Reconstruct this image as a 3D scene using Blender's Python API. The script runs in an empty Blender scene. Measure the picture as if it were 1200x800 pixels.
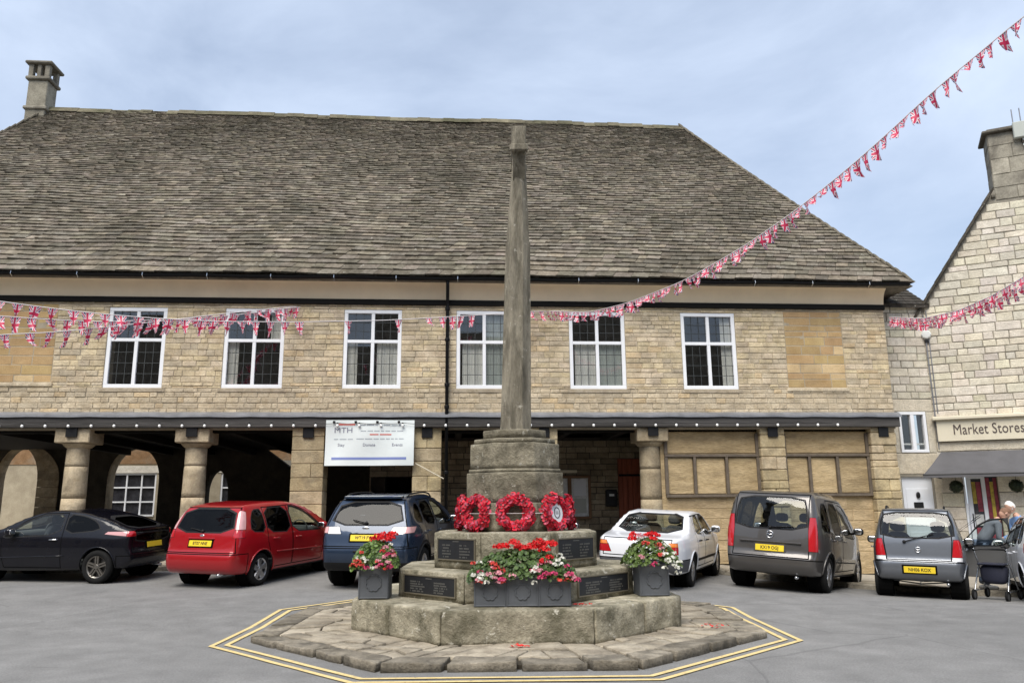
import bpy, bmesh, math, random
import numpy as np
from mathutils import Vector, Matrix, noise

random.seed(7)
SC = bpy.context.scene
COL = SC.collection
rad = math.radians

# ------------------------------------------------------------------ camera
CAM_H = 1.6
PITCH, YAW, ROLL = rad(11.8), rad(4.4), rad(0.5)
fw = Vector((math.sin(YAW)*math.cos(PITCH), math.cos(YAW)*math.cos(PITCH), math.sin(PITCH)))
r0 = Vector((math.cos(YAW), -math.sin(YAW), 0)); u0 = r0.cross(fw)
rt = r0*math.cos(ROLL) - u0*math.sin(ROLL); up = u0*math.cos(ROLL) + r0*math.sin(ROLL)
cam = bpy.data.cameras.new('camera'); cam.sensor_width = 36; cam.lens = 27.6
cam.sensor_fit = 'HORIZONTAL'; cam.clip_start = 0.05; cam.clip_end = 3000
camo = bpy.data.objects.new('camera', cam); COL.objects.link(camo)
camo.matrix_world = Matrix(((rt.x, up.x, -fw.x, 0), (rt.y, up.y, -fw.y, 0), (rt.z, up.z, -fw.z, CAM_H), (0, 0, 0, 1)))
SC.camera = camo

# ------------------------------------------------------------------ light
SUN_EL, SUN_AZ = 56.0, 206.0          # azimuth measured from +Y clockwise: behind the camera, to the left
SUN_STRENGTH, SUN_ANGLE = 3.4, 42.0
SKY_STRENGTH = 0.11
sd = Vector((math.sin(rad(SUN_AZ))*math.cos(rad(SUN_EL)), math.cos(rad(SUN_AZ))*math.cos(rad(SUN_EL)), math.sin(rad(SUN_EL))))
sun = bpy.data.lights.new('sun', 'SUN'); sun.energy = SUN_STRENGTH; sun.angle = rad(SUN_ANGLE); sun.color = (1.0, 0.945, 0.86)
suno = bpy.data.objects.new('sun', sun); COL.objects.link(suno)
suno.rotation_euler = (-sd).to_track_quat('-Z', 'Y').to_euler(); suno.location = sd*60

wd = bpy.data.worlds.new('World'); SC.world = wd; wd.use_nodes = True
wt = wd.node_tree; wt.nodes.clear()
def wn(t, **k):
    n = wt.nodes.new(t)
    for a, b in k.items(): setattr(n, a, b)
    return n
sky = wn('ShaderNodeTexSky', sky_type='NISHITA', sun_disc=False)
sky.sun_elevation = rad(SUN_EL); sky.sun_rotation = rad(SUN_AZ); sky.air_density = 1.0; sky.dust_density = 1.5; sky.ozone_density = 1.0
tc = wn('ShaderNodeTexCoord'); mp = wn('ShaderNodeMapping'); mp.inputs['Scale'].default_value = (1.0, 1.0, 2.0)
nz = wn('ShaderNodeTexNoise'); nz.inputs['Scale'].default_value = 2.0; nz.inputs['Detail'].default_value = 7; nz.inputs['Roughness'].default_value = 0.55
nz.inputs['Distortion'].default_value = 0.5
rmp = wn('ShaderNodeValToRGB'); rmp.color_ramp.elements[0].position = 0.36; rmp.color_ramp.elements[1].position = 0.70
rmp.color_ramp.elements[0].color = (0.45, 0.45, 0.45, 1); rmp.color_ramp.elements[1].color = (0.95, 0.95, 0.95, 1)
mix = wn('ShaderNodeMix', data_type='RGBA')
bg = wn('ShaderNodeBackground'); bg.inputs['Strength'].default_value = SKY_STRENGTH
wo = wn('ShaderNodeOutputWorld')
wt.links.new(tc.outputs['Generated'], mp.inputs['Vector']); wt.links.new(mp.outputs[0], nz.inputs['Vector'])
wt.links.new(nz.outputs['Fac'], rmp.inputs['Fac']); wt.links.new(rmp.outputs['Color'], mix.inputs['Factor'])
wt.links.new(sky.outputs['Color'], mix.inputs['A']); mix.inputs['B'].default_value = (5.3, 6.15, 7.6, 1)
wt.links.new(mix.outputs['Result'], bg.inputs['Color']); wt.links.new(bg.outputs[0], wo.inputs['Surface'])

vs = SC.view_settings; vs.view_transform = 'Standard'; vs.look = 'None'; vs.gamma = 1.0; vs.use_curve_mapping = False
vs.exposure = 0.45
SC.cycles.use_denoising = True
SC.cycles.max_bounces = 8; SC.cycles.transparent_max_bounces = 16
SC.cycles.sample_clamp_indirect = 6.0

# ------------------------------------------------------------------ helpers
def gh(x, y):
    "height of the road: rises gently to the upper left, falls to the right"
    a = 0.038*max(0, min(y, 19.3)-11.5)*min(1, max(0, (9-x)/7))
    b = -0.05*min(max(0, x-5), 6)*min(1, max(0, (y-11.5)/5))
    return a+b

def tagged(o, label=None, cat=None, group=None, kind=None):
    if label: o['label'] = label
    if cat: o['category'] = cat
    if group: o['group'] = group
    if kind: o['kind'] = kind
    return o

def thing(name, label, cat, loc=(0, 0, 0), rotz=0.0, group=None):
    o = bpy.data.objects.new(name, None); COL.objects.link(o)
    o.location = loc; o.rotation_euler = (0, 0, rotz); o.empty_display_size = 0.2
    return tagged(o, label, cat, group)

def root_of(o):
    while o.parent: o = o.parent
    return o

class MB:
    "collects vertices and faces; build() links them as one mesh object"
    def __init__(s): s.v = []; s.f = []; s.m = []; s.t = []; s.uv = None
    def add(s, vs, fs, m=0, t=(1, 1, 1)):
        o = len(s.v); s.v.extend([tuple(p) for p in vs])
        for f in fs:
            s.f.append(tuple(i+o for i in f)); s.m.append(m); s.t.append(t)
        return s
    def box(s, x0, x1, y0, y1, z0, z1, m=0, t=(1, 1, 1), b=0.0, rot=None, at=None):
        if b <= 0:
            vs = [(x0,y0,z0),(x1,y0,z0),(x1,y1,z0),(x0,y1,z0),(x0,y0,z1),(x1,y0,z1),(x1,y1,z1),(x0,y1,z1)]
            fs = [(0,3,2,1),(4,5,6,7),(0,1,5,4),(1,2,6,5),(2,3,7,6),(3,0,4,7)]
        else:
            b = min(b, (x1-x0)*.45, (y1-y0)*.45, (z1-z0)*.45)
            vs = []; idx = {}
            for ix, (X, sx) in enumerate(((x0, 1), (x1, -1))):
                for iy, (Y, sy) in enumerate(((y0, 1), (y1, -1))):
                    for iz, (Z, sz) in enumerate(((z0, 1), (z1, -1))):
                        for ax in range(3):
                            p = [X+sx*b, Y+sy*b, Z+sz*b]; p[ax] = (X, Y, Z)[ax]
                            idx[ix, iy, iz, ax] = len(vs); vs.append(tuple(p))
            I = lambda a, b_, c, ax: idx[a, b_, c, ax]
            fs = []
            fs += [(I(0,0,0,0), I(0,0,1,0), I(0,1,1,0), I(0,1,0,0)), (I(1,0,0,0), I(1,1,0,0), I(1,1,1,0), I(1,0,1,0))]
            fs += [(I(0,0,0,1), I(1,0,0,1), I(1,0,1,1), I(0,0,1,1)), (I(0,1,0,1), I(0,1,1,1), I(1,1,1,1), I(1,1,0,1))]
            fs += [(I(0,0,0,2), I(0,1,0,2), I(1,1,0,2), I(1,0,0,2)), (I(0,0,1,2), I(1,0,1,2), I(1,1,1,2), I(0,1,1,2))]
            for a in (0, 1):
                for c in (0, 1):
                    q = (I(a,c,0,0), I(a,c,1,0), I(a,c,1,1), I(a,c,0,1)); fs.append(q if a != c else q[::-1])
                    q = (I(a,0,c,0), I(a,0,c,2), I(a,1,c,2), I(a,1,c,0)); fs.append(q if a == c else q[::-1])
                    q = (I(0,a,c,1), I(1,a,c,1), I(1,a,c,2), I(0,a,c,2)); fs.append(q if a != c else q[::-1])
            for a in (0, 1):
                for b_ in (0, 1):
                    for c in (0, 1):
                        q = (I(a,b_,c,0), I(a,b_,c,1), I(a,b_,c,2)); fs.append(q if (a+b_+c) % 2 == 0 else q[::-1])
        if rot is not None or at is not None:
            A = Vector(at or (0, 0, 0)); vs = [(rot @ Vector(p) if rot is not None else Vector(p))+A for p in vs]
        return s.add(vs, fs, m, t)
    def prism(s, poly, z0, z1, m=0, t=(1, 1, 1), ch=0.0):
        "poly: CCW list of (x,y)"
        n = len(poly)
        if ch <= 0:
            vs = [(x, y, z0) for x, y in poly]+[(x, y, z1) for x, y in poly]
            fs = [tuple(range(n))[::-1], tuple(range(n, 2*n))]+[(i, (i+1) % n, n+(i+1) % n, n+i) for i in range(n)]
        else:
            ins = offset_poly(poly, ch)
            vs = [(x, y, z0) for x, y in poly]+[(x, y, z1-ch) for x, y in poly]+[(x, y, z1) for x, y in ins]
            fs = [tuple(range(n))[::-1], tuple(range(2*n, 3*n))]
            for k in (0, n): fs += [(k+i, k+(i+1) % n, k+n+(i+1) % n, k+n+i) for i in range(n)]
        return s.add(vs, fs, m, t)
    def tube(s, pts, r, n=8, m=0, t=(1, 1, 1), cap=True, rr=None):
        pts = [Vector(p) for p in pts]; vs = []; fs = []; up_ = None
        for i, p in enumerate(pts):
            d = (pts[min(i+1, len(pts)-1)]-pts[max(i-1, 0)])
            if d.length < 1e-9: d = Vector((0, 0, 1))
            d.normalize()
            if up_ is None:
                up_ = Vector((0, 0, 1)) if abs(d.z) < .9 else Vector((1, 0, 0))
            a = d.cross(up_)
            if a.length < 1e-6: a = d.cross(Vector((0, 1, 0)))
            a.normalize(); b = a.cross(d).normalized(); up_ = b
            R = rr[i] if rr else r
            for k in range(n):
                an = 2*math.pi*k/n; vs.append(p+a*math.cos(an)*R+b*math.sin(an)*R)
        for i in range(len(pts)-1):
            for k in range(n):
                k2 = (k+1) % n; fs.append((i*n+k, i*n+k2, (i+1)*n+k2, (i+1)*n+k))
        if cap:
            fs.append(tuple(range(n))[::-1]); fs.append(tuple((len(pts)-1)*n+k for k in range(n)))
        return s.add(vs, [f[::-1] for f in fs], m, t)
    def lathe(s, prof, n=24, m=0, t=(1, 1, 1), axis='z', at=(0, 0, 0), arc=1.0, cap=False):
        "prof: list of (radius, height)"
        vs = []; fs = []; A = Vector(at); closed = arc >= .999
        N = n if closed else n+1
        for r, h in prof:
            for k in range(N):
                an = 2*math.pi*arc*k/n; c, d = r*math.cos(an), r*math.sin(an)
                p = (c, d, h) if axis == 'z' else ((c, h, d) if axis == 'y' else (h, c, d))
                vs.append(A+Vector(p))
        for i in range(len(prof)-1):
            for k in range(n if closed else n):
                k2 = (k+1) % N if closed else k+1
                q = (i*N+k, i*N+k2, (i+1)*N+k2, (i+1)*N+k)
                fs.append(q if axis != 'y' else q[::-1])
        if cap:
            for i, fl in ((0, 1), (len(prof)-1, 0)):
                q = tuple(i*N+k for k in range(N)); fs.append(q[::-1] if (fl ^ (axis == 'y')) else q)
        return s.add(vs, fs, m, t)
    def blob(s, c, size, e=2.5, nu=14, nv=10, m=0, t=(1, 1, 1), rot=None):
        "superellipsoid"
        vs = []; fs = []; C = Vector(c)
        pw = lambda a: math.copysign(abs(a)**(2/e), a)
        for j in range(nv+1):
            ph = -math.pi/2+math.pi*j/nv
            for i in range(nu):
                th = 2*math.pi*i/nu
                p = Vector((size[0]*pw(math.cos(ph))*pw(math.cos(th)), size[1]*pw(math.cos(ph))*pw(math.sin(th)), size[2]*pw(math.sin(ph))))
                vs.append((rot @ p if rot is not None else p)+C)
        for j in range(nv):
            for i in range(nu):
                i2 = (i+1) % nu; fs.append((j*nu+i, j*nu+i2, (j+1)*nu+i2, (j+1)*nu+i))
        return s.add(vs, fs, m, t)
    def build(s, name, mats, parent=None, smooth=False, world=True, label=None, kind=None, tint=True):
        me = bpy.data.meshes.new(name)
        vs = s.v
        if parent is not None and world:
            r = root_of(parent); c, sn = math.cos(-r.rotation_euler.z), math.sin(-r.rotation_euler.z); L = r.location
            vs = [((p[0]-L.x)*c-(p[1]-L.y)*sn, (p[0]-L.x)*sn+(p[1]-L.y)*c, p[2]-L.z) for p in vs]
        me.from_pydata(vs, [], s.f)
        if not isinstance(mats, (list, tuple)): mats = [mats]
        for mt in mats: me.materials.append(mt)
        if len(mats) > 1: me.polygons.foreach_set('material_index', s.m)
        if tint:
            at = me.attributes.new('tint', 'FLOAT_COLOR', 'FACE')
            at.data.foreach_set('color', np.array([(*t, 1) for t in s.t], dtype=np.float32).ravel())
        if s.uv is not None:
            uvl = me.uv_layers.new(name='uv'); uvl.data.foreach_set('uv', np.array(s.uv, dtype=np.float32).ravel())
        if smooth: me.polygons.foreach_set('use_smooth', [True]*len(me.polygons))
        me.update()
        o = bpy.data.objects.new(name, me); COL.objects.link(o)
        if parent is not None: o.parent = parent
        return tagged(o, label, None, None, kind)

def smooth_by_angle(o, deg=35):
    me = o.data
    bm = bmesh.new(); bm.from_mesh(me)
    for f in bm.faces: f.smooth = True
    for e in bm.edges:
        if len(e.link_faces) == 2: e.smooth = e.calc_face_angle(0) < rad(deg)
    bm.to_mesh(me); bm.free()
    return o

def poly_area(p): return .5*sum(p[i][0]*p[(i+1) % len(p)][1]-p[(i+1) % len(p)][0]*p[i][1] for i in range(len(p)))
def offset_poly(poly, d):
    "move the edges of a polygon inwards by d (outwards when negative)"
    n = len(poly); s = 1 if poly_area(poly) > 0 else -1; out = []
    for i in range(n):
        a, b, c = Vector(poly[i-1]), Vector(poly[i]), Vector(poly[(i+1) % n])
        e1 = (b-a).normalized(); e2 = (c-b).normalized()
        n1 = Vector((-e1.y, e1.x))*s; n2 = Vector((-e2.y, e2.x))*s
        m = n1+n2; q = m.dot(m)
        m = n1 if q < 1e-6 else m*(2/q)
        if m.length > 3: m = m.normalized()*3
        out.append(tuple(b+m*d))
    return out
def chaikin(pts, n=1, w=.25):
    for _ in range(n):
        o = []
        for i in range(len(pts)):
            a, b = pts[i], pts[(i+1) % len(pts)]
            o.append((a[0]*(1-w)+b[0]*w, a[1]*(1-w)+b[1]*w)); o.append((a[0]*w+b[0]*(1-w), a[1]*w+b[1]*(1-w)))
        pts = o
    return pts

class Frame:
    "a wall plane: origin, U along, V up, N outwards"
    def __init__(s, O, U, N, V=(0, 0, 1)):
        s.O, s.U, s.V, s.N = Vector(O), Vector(U).normalized(), Vector(V).normalized(), Vector(N).normalized()
    def p(s, u, v, d=0.0): return s.O+s.U*u+s.V*v+s.N*d
    def box(s, mb, u0, u1, v0, v1, d0, d1, m=0, t=(1, 1, 1), b=0.0):
        tmp = MB().box(u0, u1, d0, d1, v0, v1, m, t, b)
        # local axes are (U, N, V); U x N may be left handed, then flip the faces
        flip = s.U.cross(s.N).dot(s.V) < 0
        vs = [s.p(a, c, b_) for a, b_, c in tmp.v]
        mb.add(vs, [f[::-1] for f in tmp.f] if flip else tmp.f, m, t)
        return mb

# text and filled outlines are turned into meshes here, before the scene is large
TEXT = {}
def text_mesh(key, body, size, extrude=0.0, align='CENTER', spacing=1.0, bold=0.0):
    cu = bpy.data.curves.new('t', 'FONT'); cu.body = body; cu.size = size; cu.extrude = extrude
    cu.align_x = align; cu.align_y = 'CENTER'; cu.space_character = spacing; cu.resolution_u = 3; cu.offset = bold
    o = bpy.data.objects.new('t', cu); COL.objects.link(o)
    dg = bpy.context.evaluated_depsgraph_get(); me = bpy.data.meshes.new_from_object(o.evaluated_get(dg))
    TEXT[key] = ([tuple(v.co) for v in me.vertices], [tuple(p.vertices) for p in me.polygons])
    bpy.data.objects.remove(o); bpy.data.meshes.remove(me); bpy.data.curves.remove(cu)
def outline_mesh(loops, depth):
    "loops: outer outline and holes in 2D; returns verts (u,v,d) and faces, extruded +-depth/2"
    cu = bpy.data.curves.new('o', 'CURVE'); cu.dimensions = '2D'; cu.fill_mode = 'BOTH'; cu.extrude = depth/2
    for lp in loops:
        sp = cu.splines.new('POLY'); sp.points.add(len(lp)-1); sp.use_cyclic_u = True
        for q, (a, b) in zip(sp.points, lp): q.co = (a, b, 0, 1)
    o = bpy.data.objects.new('o', cu); COL.objects.link(o)
    dg = bpy.context.evaluated_depsgraph_get(); me = bpy.data.meshes.new_from_object(o.evaluated_get(dg))
    r = ([tuple(v.co) for v in me.vertices], [tuple(p.vertices) for p in me.polygons])
    bpy.data.objects.remove(o); bpy.data.meshes.remove(me); bpy.data.curves.remove(cu)
    return r
for k, b, s_, e_ in (('plate_red', 'BT07 NNE', .085, .001), ('plate_blue', 'WT19 FYV', .085, .001), ('plate_van', 'KX19 OGJ', .085, .001),
                     ('plate_grey', 'NH06 KOX', .085, .001)):
    text_mesh(k, b, s_, e_, bold=.0015)
text_mesh('market', 'Market Stores', .40, .004, 'LEFT', 1.02)
text_mesh('banner_logo', 'MTH', .30, .0008, 'LEFT')
for k, b in (('stay', 'Stay'), ('donate', 'Donate'), ('events', 'Events')): text_mesh(k, b, .10, .0008)
# ------------------------------------------------------------------ materials
def nodes(name):
    m = bpy.data.materials.new(name); m.use_nodes = True; t = m.node_tree; t.nodes.clear()
    return m, t
def nd(t, typ, ins=None, **props):
    n = t.nodes.new(typ)
    for k, v in props.items(): setattr(n, k, v)
    for k, v in (ins or {}).items():
        s = n.inputs[k]
        if isinstance(v, bpy.types.NodeSocket): t.links.new(v, s)
        else: s.default_value = v
    return n
def c4(c): return (c[0], c[1], c[2], 1.0)
def ramp(t, fac, stops):
    r = nd(t, 'ShaderNodeValToRGB', {'Fac': fac}); e = r.color_ramp.elements
    while len(e) < len(stops): e.new(.5)
    for el, (p, c) in zip(e, stops):
        el.position = p; el.color = c4(c) if not isinstance(c, (int, float)) else (c, c, c, 1)
    return r.outputs['Color']
def mixc(t, fac, a, b, mode='MIX'):
    n = nd(t, 'ShaderNodeMix', data_type='RGBA', blend_type=mode)
    for k, v in (('Factor', fac), ('A', a), ('B', b)):
        s = [q for q in n.inputs if q.name == k and q.enabled][0] if k != 'Factor' else n.inputs[0]
        if isinstance(v, bpy.types.NodeSocket): t.links.new(v, s)
        else: s.default_value = v if k == 'Factor' else c4(v)
    return [q for q in n.outputs if q.enabled][0]
def math_(t, op, a, b=0.0, c=0.0):
    n = nd(t, 'ShaderNodeMath', operation=op)
    for i, v in enumerate((a, b, c)):
        if isinstance(v, bpy.types.NodeSocket): t.links.new(v, n.inputs[i])
        else: n.inputs[i].default_value = v
    return n.outputs[0]
def noise_(t, scale, detail=4, rough=.55, vec=None, dist=0.0, stretch=None):
    if vec is None: vec = nd(t, 'ShaderNodeNewGeometry').outputs['Position']
    if stretch: vec = nd(t, 'ShaderNodeMapping', {'Vector': vec, 'Scale': stretch}).outputs[0]
    return nd(t, 'ShaderNodeTexNoise', {'Vector': vec, 'Scale': scale, 'Detail': detail, 'Roughness': rough, 'Distortion': dist}).outputs['Fac']
def out(t, sh): nd(t, 'ShaderNodeOutputMaterial', {'Surface': sh})
def bump(t, h, strength=.4, dist=.02): return nd(t, 'ShaderNodeBump', {'Height': h, 'Strength': strength, 'Distance': dist}).outputs[0]

def plain(name, col, rough=.6, metal=0.0, coat=0.0, var=0.0, vscale=3.0, bumpy=0.0, bscale=40, spec=.5, tint=False, emis=None, stretch=None):
    m, t = nodes(name); c = None
    if var > 0:
        n = noise_(t, vscale, 6, .6, stretch=stretch)
        c = ramp(t, n, [(.3, [q*(1-var) for q in col]), (.7, [min(1, q*(1+var)) for q in col])])
    if tint:
        a = nd(t, 'ShaderNodeAttribute', attribute_name='tint').outputs['Color']
        c = mixc(t, 1.0, c if c is not None else col, a, 'MULTIPLY')
    b = nd(t, 'ShaderNodeBsdfPrincipled', {'Roughness': rough, 'Metallic': metal, 'Coat Weight': coat, 'Coat Roughness': .04, 'Specular IOR Level': spec})
    if c is not None: t.links.new(c, b.inputs['Base Color'])
    else: b.inputs['Base Color'].default_value = c4(col)
    if emis: b.inputs['Emission Color'].default_value = c4(emis[0]); b.inputs['Emission Strength'].default_value = emis[1]
    if bumpy > 0: t.links.new(bump(t, noise_(t, bscale, 5, .6, stretch=stretch), bumpy), b.inputs['Normal'])
    out(t, b.outputs[0]); return m

def stone(name, lo, hi, stain=(.12, .10, .08), stain_amt=.5, scale=5, fine=45, bmp=.5, lichen=None, lichen_thr=.62, tint=True, rough=.92, bdist=.02, stain_scale=1.1, stretch=None, sr=(.45, .72)):
    m, t = nodes(name)
    n1 = noise_(t, scale, 6, .62, stretch=stretch); n2 = noise_(t, fine, 5, .7, stretch=stretch); n3 = noise_(t, stain_scale, 6, .65, dist=.4, stretch=stretch)
    c = ramp(t, n1, [(.30, lo), (.70, hi)])
    if tint:
        a = nd(t, 'ShaderNodeAttribute', attribute_name='tint').outputs['Color']; c = mixc(t, 1.0, c, a, 'MULTIPLY')
    sm = ramp(t, n3, [(sr[0], 0.0), (sr[1], stain_amt)])
    c = mixc(t, sm, c, stain)
    c = mixc(t, .55, c, ramp(t, n2, [(.25, .45), (.6, 1.0), (.8, 1.25)]), 'MULTIPLY')
    if lichen:
        n4 = noise_(t, fine*.33, 6, .7, dist=.3)
        c = mixc(t, ramp(t, n4, [(lichen_thr, 0.0), (lichen_thr+.06, .8)]), c, lichen)
    b = nd(t, 'ShaderNodeBsdfPrincipled', {'Base Color': c, 'Roughness': rough, 'Specular IOR Level': .2})
    h = math_(t, 'ADD', math_(t, 'MULTIPLY', n1, .6), n2)
    t.links.new(bump(t, h, bmp, bdist), b.inputs['Normal'])
    out(t, b.outputs[0]); return m

def paint(name, col, metal=.0, rough=.3, dirt=.25, coat=.8):
    m, t = nodes(name)
    g = nd(t, 'ShaderNodeTexCoord').outputs['Object']
    n = noise_(t, 3.0, 6, .65, vec=g)
    z = nd(t, 'ShaderNodeSeparateXYZ', {'Vector': g}).outputs['Z']
    low = math_(t, 'MULTIPLY', nd(t, 'ShaderNodeMapRange', {'Value': z, 'From Min': .95, 'From Max': .2, 'To Min': 0.0, 'To Max': 1.0}).outputs[0], dirt)
    fac = math_(t, 'MULTIPLY', low, n)
    c = mixc(t, fac, col, (.22, .20, .17))
    b = nd(t, 'ShaderNodeBsdfPrincipled', {'Base Color': c, 'Metallic': metal, 'Coat Weight': coat, 'Coat Roughness': .02, 'Coat IOR': 1.5, 'Specular IOR Level': .25})
    t.links.new(math_(t, 'ADD', math_(t, 'MULTIPLY', n, .12), rough-.05), b.inputs['Roughness'])
    out(t, b.outputs[0]); return m

def glass(name, tintc=(.45, .5, .5), refl=1.0, rough=.01):
    "thin pane: tinted see-through plus a mirror layer"
    m, t = nodes(name)
    fc = nd(t, 'ShaderNodeLayerWeight', {'Blend': .5}).outputs['Facing']
    fr = math_(t, 'ADD', math_(t, 'MULTIPLY', math_(t, 'POWER', fc, 5.0), .95), .05)
    fac = math_(t, 'MINIMUM', math_(t, 'MULTIPLY', fr, refl), 1.0)
    tr = nd(t, 'ShaderNodeBsdfTransparent', {'Color': c4(tintc)}).outputs[0]
    gl = nd(t, 'ShaderNodeBsdfGlossy', {'Color': (1, 1, 1, 1), 'Roughness': rough}).outputs[0]
    out(t, nd(t, 'ShaderNodeMixShader', {'Fac': fac, 1: tr, 2: gl}).outputs[0]); return m

def leafy(name, lo, hi, trans=.35, rough=.5):
    m, t = nodes(name)
    a = nd(t, 'ShaderNodeAttribute', attribute_name='tint').outputs['Color']
    c = mixc(t, 1.0, ramp(t, noise_(t, 12, 3), [(.3, lo), (.7, hi)]), a, 'MULTIPLY')
    b = nd(t, 'ShaderNodeBsdfPrincipled', {'Base Color': c, 'Roughness': rough}).outputs[0]
    tl = nd(t, 'ShaderNodeBsdfTranslucent', {'Color': c}).outputs[0]
    out(t, nd(t, 'ShaderNodeMixShader', {'Fac': trans, 1: b, 2: tl}).outputs[0]); return m

def union_flag():
    m, t = nodes('flag_cloth')
    uv = nd(t, 'ShaderNodeUVMap').outputs[0]; sp = nd(t, 'ShaderNodeSeparateXYZ', {'Vector': uv}); u, v = sp.outputs[0], sp.outputs[1]
    d1 = math_(t, 'ABSOLUTE', math_(t, 'SUBTRACT', u, v)); d2 = math_(t, 'ABSOLUTE', math_(t, 'SUBTRACT', math_(t, 'ADD', u, v), 1.0))
    dg = math_(t, 'MINIMUM', d1, d2)
    cr = math_(t, 'MINIMUM', math_(t, 'ABSOLUTE', math_(t, 'SUBTRACT', u, .5)), math_(t, 'ABSOLUTE', math_(t, 'SUBTRACT', v, .5)))
    lt = lambda a, b: math_(t, 'LESS_THAN', a, b)
    W, R, B = (.86, .78, .80), (.66, .045, .12), (.045, .05, .17)
    c = mixc(t, lt(dg, .15), B, W); c = mixc(t, lt(dg, .055), c, R); c = mixc(t, lt(cr, .17), c, W); c = mixc(t, lt(cr, .10), c, R)
    b = nd(t, 'ShaderNodeBsdfPrincipled', {'Base Color': c, 'Roughness': .45}).outputs[0]
    tl = nd(t, 'ShaderNodeBsdfTranslucent', {'Color': c}).outputs[0]
    out(t, nd(t, 'ShaderNodeMixShader', {'Fac': .4, 1: b, 2: tl}).outputs[0]); return m

def asphalt():
    m, t = nodes('asphalt')
    n1 = noise_(t, .35, 6, .6); n2 = noise_(t, 160, 3, .7); n3 = noise_(t, 2.2, 5, .6)
    c = ramp(t, n1, [(.3, (.185, .183, .178)), (.7, (.235, .231, .224))])
    c = mixc(t, .8, c, ramp(t, n3, [(.3, .78), (.7, 1.15)]), 'MULTIPLY')
    c = mixc(t, .7, c, ramp(t, noise_(t, 42, 4, .75), [(.32, .62), (.68, 1.25)]), 'MULTIPLY')
    c = mixc(t, .85, c, ramp(t, n2, [(.3, .6), (.65, 1.2)]), 'MULTIPLY')
    # fine cracks
    vo = nd(t, 'ShaderNodeTexVoronoi', {'Vector': mixc(t, .12, nd(t, 'ShaderNodeNewGeometry').outputs['Position'], nd(t, 'ShaderNodeTexNoise', {'Scale': 1.5, 'Detail': 4, 'Vector': nd(t, 'ShaderNodeNewGeometry').outputs['Position']}).outputs['Color'], 'ADD'), 'Scale': .28}, feature='DISTANCE_TO_EDGE').outputs['Distance']
    ck = math_(t, 'MULTIPLY', math_(t, 'LESS_THAN', vo, .0035), math_(t, 'GREATER_THAN', noise_(t, .5, 2), .52))
    c = mixc(t, math_(t, 'MULTIPLY', ck, .28), c, (.06, .06, .06))
    b = nd(t, 'ShaderNodeBsdfPrincipled', {'Base Color': c, 'Roughness': .85, 'Specular IOR Level': .3})
    t.links.new(bump(t, n2, .35, .006), b.inputs['Normal'])
    out(t, b.outputs[0]); return m

def yellow_line():
    m, t = nodes('worn_yellow_paint')
    n = noise_(t, 14, 6, .7); n2 = noise_(t, 90, 3, .7)
    c = ramp(t, n, [(.30, (.20, .18, .14)), (.42, (.62, .47, .20)), (.75, (.72, .58, .30))])
    c = mixc(t, .4, c, ramp(t, n2, [(.3, .6), (.6, 1.1)]), 'MULTIPLY')
    b = nd(t, 'ShaderNodeBsdfPrincipled', {'Base Color': c, 'Roughness': .8}); out(t, b.outputs[0]); return m

def plate_mat(): return plain('number_plate_yellow', (.80, .58, .03), .35, var=.05)

M = {}
M['asphalt'] = asphalt(); M['yellow_line'] = yellow_line()
M['wall_stone'] = stone('wall_stone', (.50, .405, .27), (.75, .645, .475), (.31, .26, .195), .65, 5.0, 26, 1.0, tint=True, stain_scale=2.2)
M['mortar'] = stone('mortar', (.36, .305, .22), (.50, .435, .33), (.20, .17, .13), .5, 6, 50, .6, tint=False)
M['patch_stone'] = stone('patch_stone', (.40, .27, .125), (.54, .40, .21), (.30, .21, .12), .5, 2.0, 40, .6, tint=True)
M['slate'] = stone('roof_slate', (.135, .117, .09), (.285, .252, .205), (.06, .055, .038), .7, 6, 22, 1.0, lichen=(.44, .42, .36), lichen_thr=.62, tint=True, stain_scale=.75, bdist=.03)
M['ridge'] = stone('ridge_stone', (.105, .092, .065), (.20, .178, .13), (.055, .06, .025), .85, 4, 26, .9, tint=True, stain_scale=.9)
M['chimney'] = stone('chimney_stone', (.22, .20, .16), (.38, .35, .28), (.07, .06, .05), .7, 4, 32, .6, lichen=(.35, .28, .10), lichen_thr=.68, tint=True)
M['gable_stone'] = stone('gable_stone', (.60, .555, .47), (.80, .755, .66), (.46, .43, .365), .45, 6, 30, .9, tint=True)
M['gable_mortar'] = stone('gable_mortar', (.24, .215, .17), (.36, .33, .27), (.15, .135, .11), .5, 6, 60, .4, tint=False)
M['pillar_stone'] = stone('pillar_stone', (.42, .33, .215), (.66, .55, .385), (.17, .14, .10), .8, 3.2, 24, 1.0, tint=True, stain_scale=2.0)
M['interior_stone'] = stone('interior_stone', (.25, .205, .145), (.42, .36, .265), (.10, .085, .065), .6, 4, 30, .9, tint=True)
M['arcade_stone'] = stone('shade_dark_stone', (.06, .05, .037), (.11, .092, .067), (.03, .026, .02), .6, 3, 36, .6, tint=False)  # stone colour darkened to stand for the arcade's deep shade
M['memorial'] = stone('memorial_stone', (.17, .15, .11), (.40, .36, .28), (.065, .058, .042), .85, 3.6, 24, 1.0, lichen=(.50, .48, .41), lichen_thr=.615, tint=True, stain_scale=3.0, bdist=.03, sr=(.44, .68))
M['memorial_top'] = stone('memorial_step_stone', (.24, .215, .155), (.54, .49, .385), (.085, .08, .05), .8, 4.0, 22, 1.0, lichen=(.62, .59, .50), lichen_thr=.60, tint=True, stain_scale=3.0, bdist=.03, sr=(.42, .66))
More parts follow.
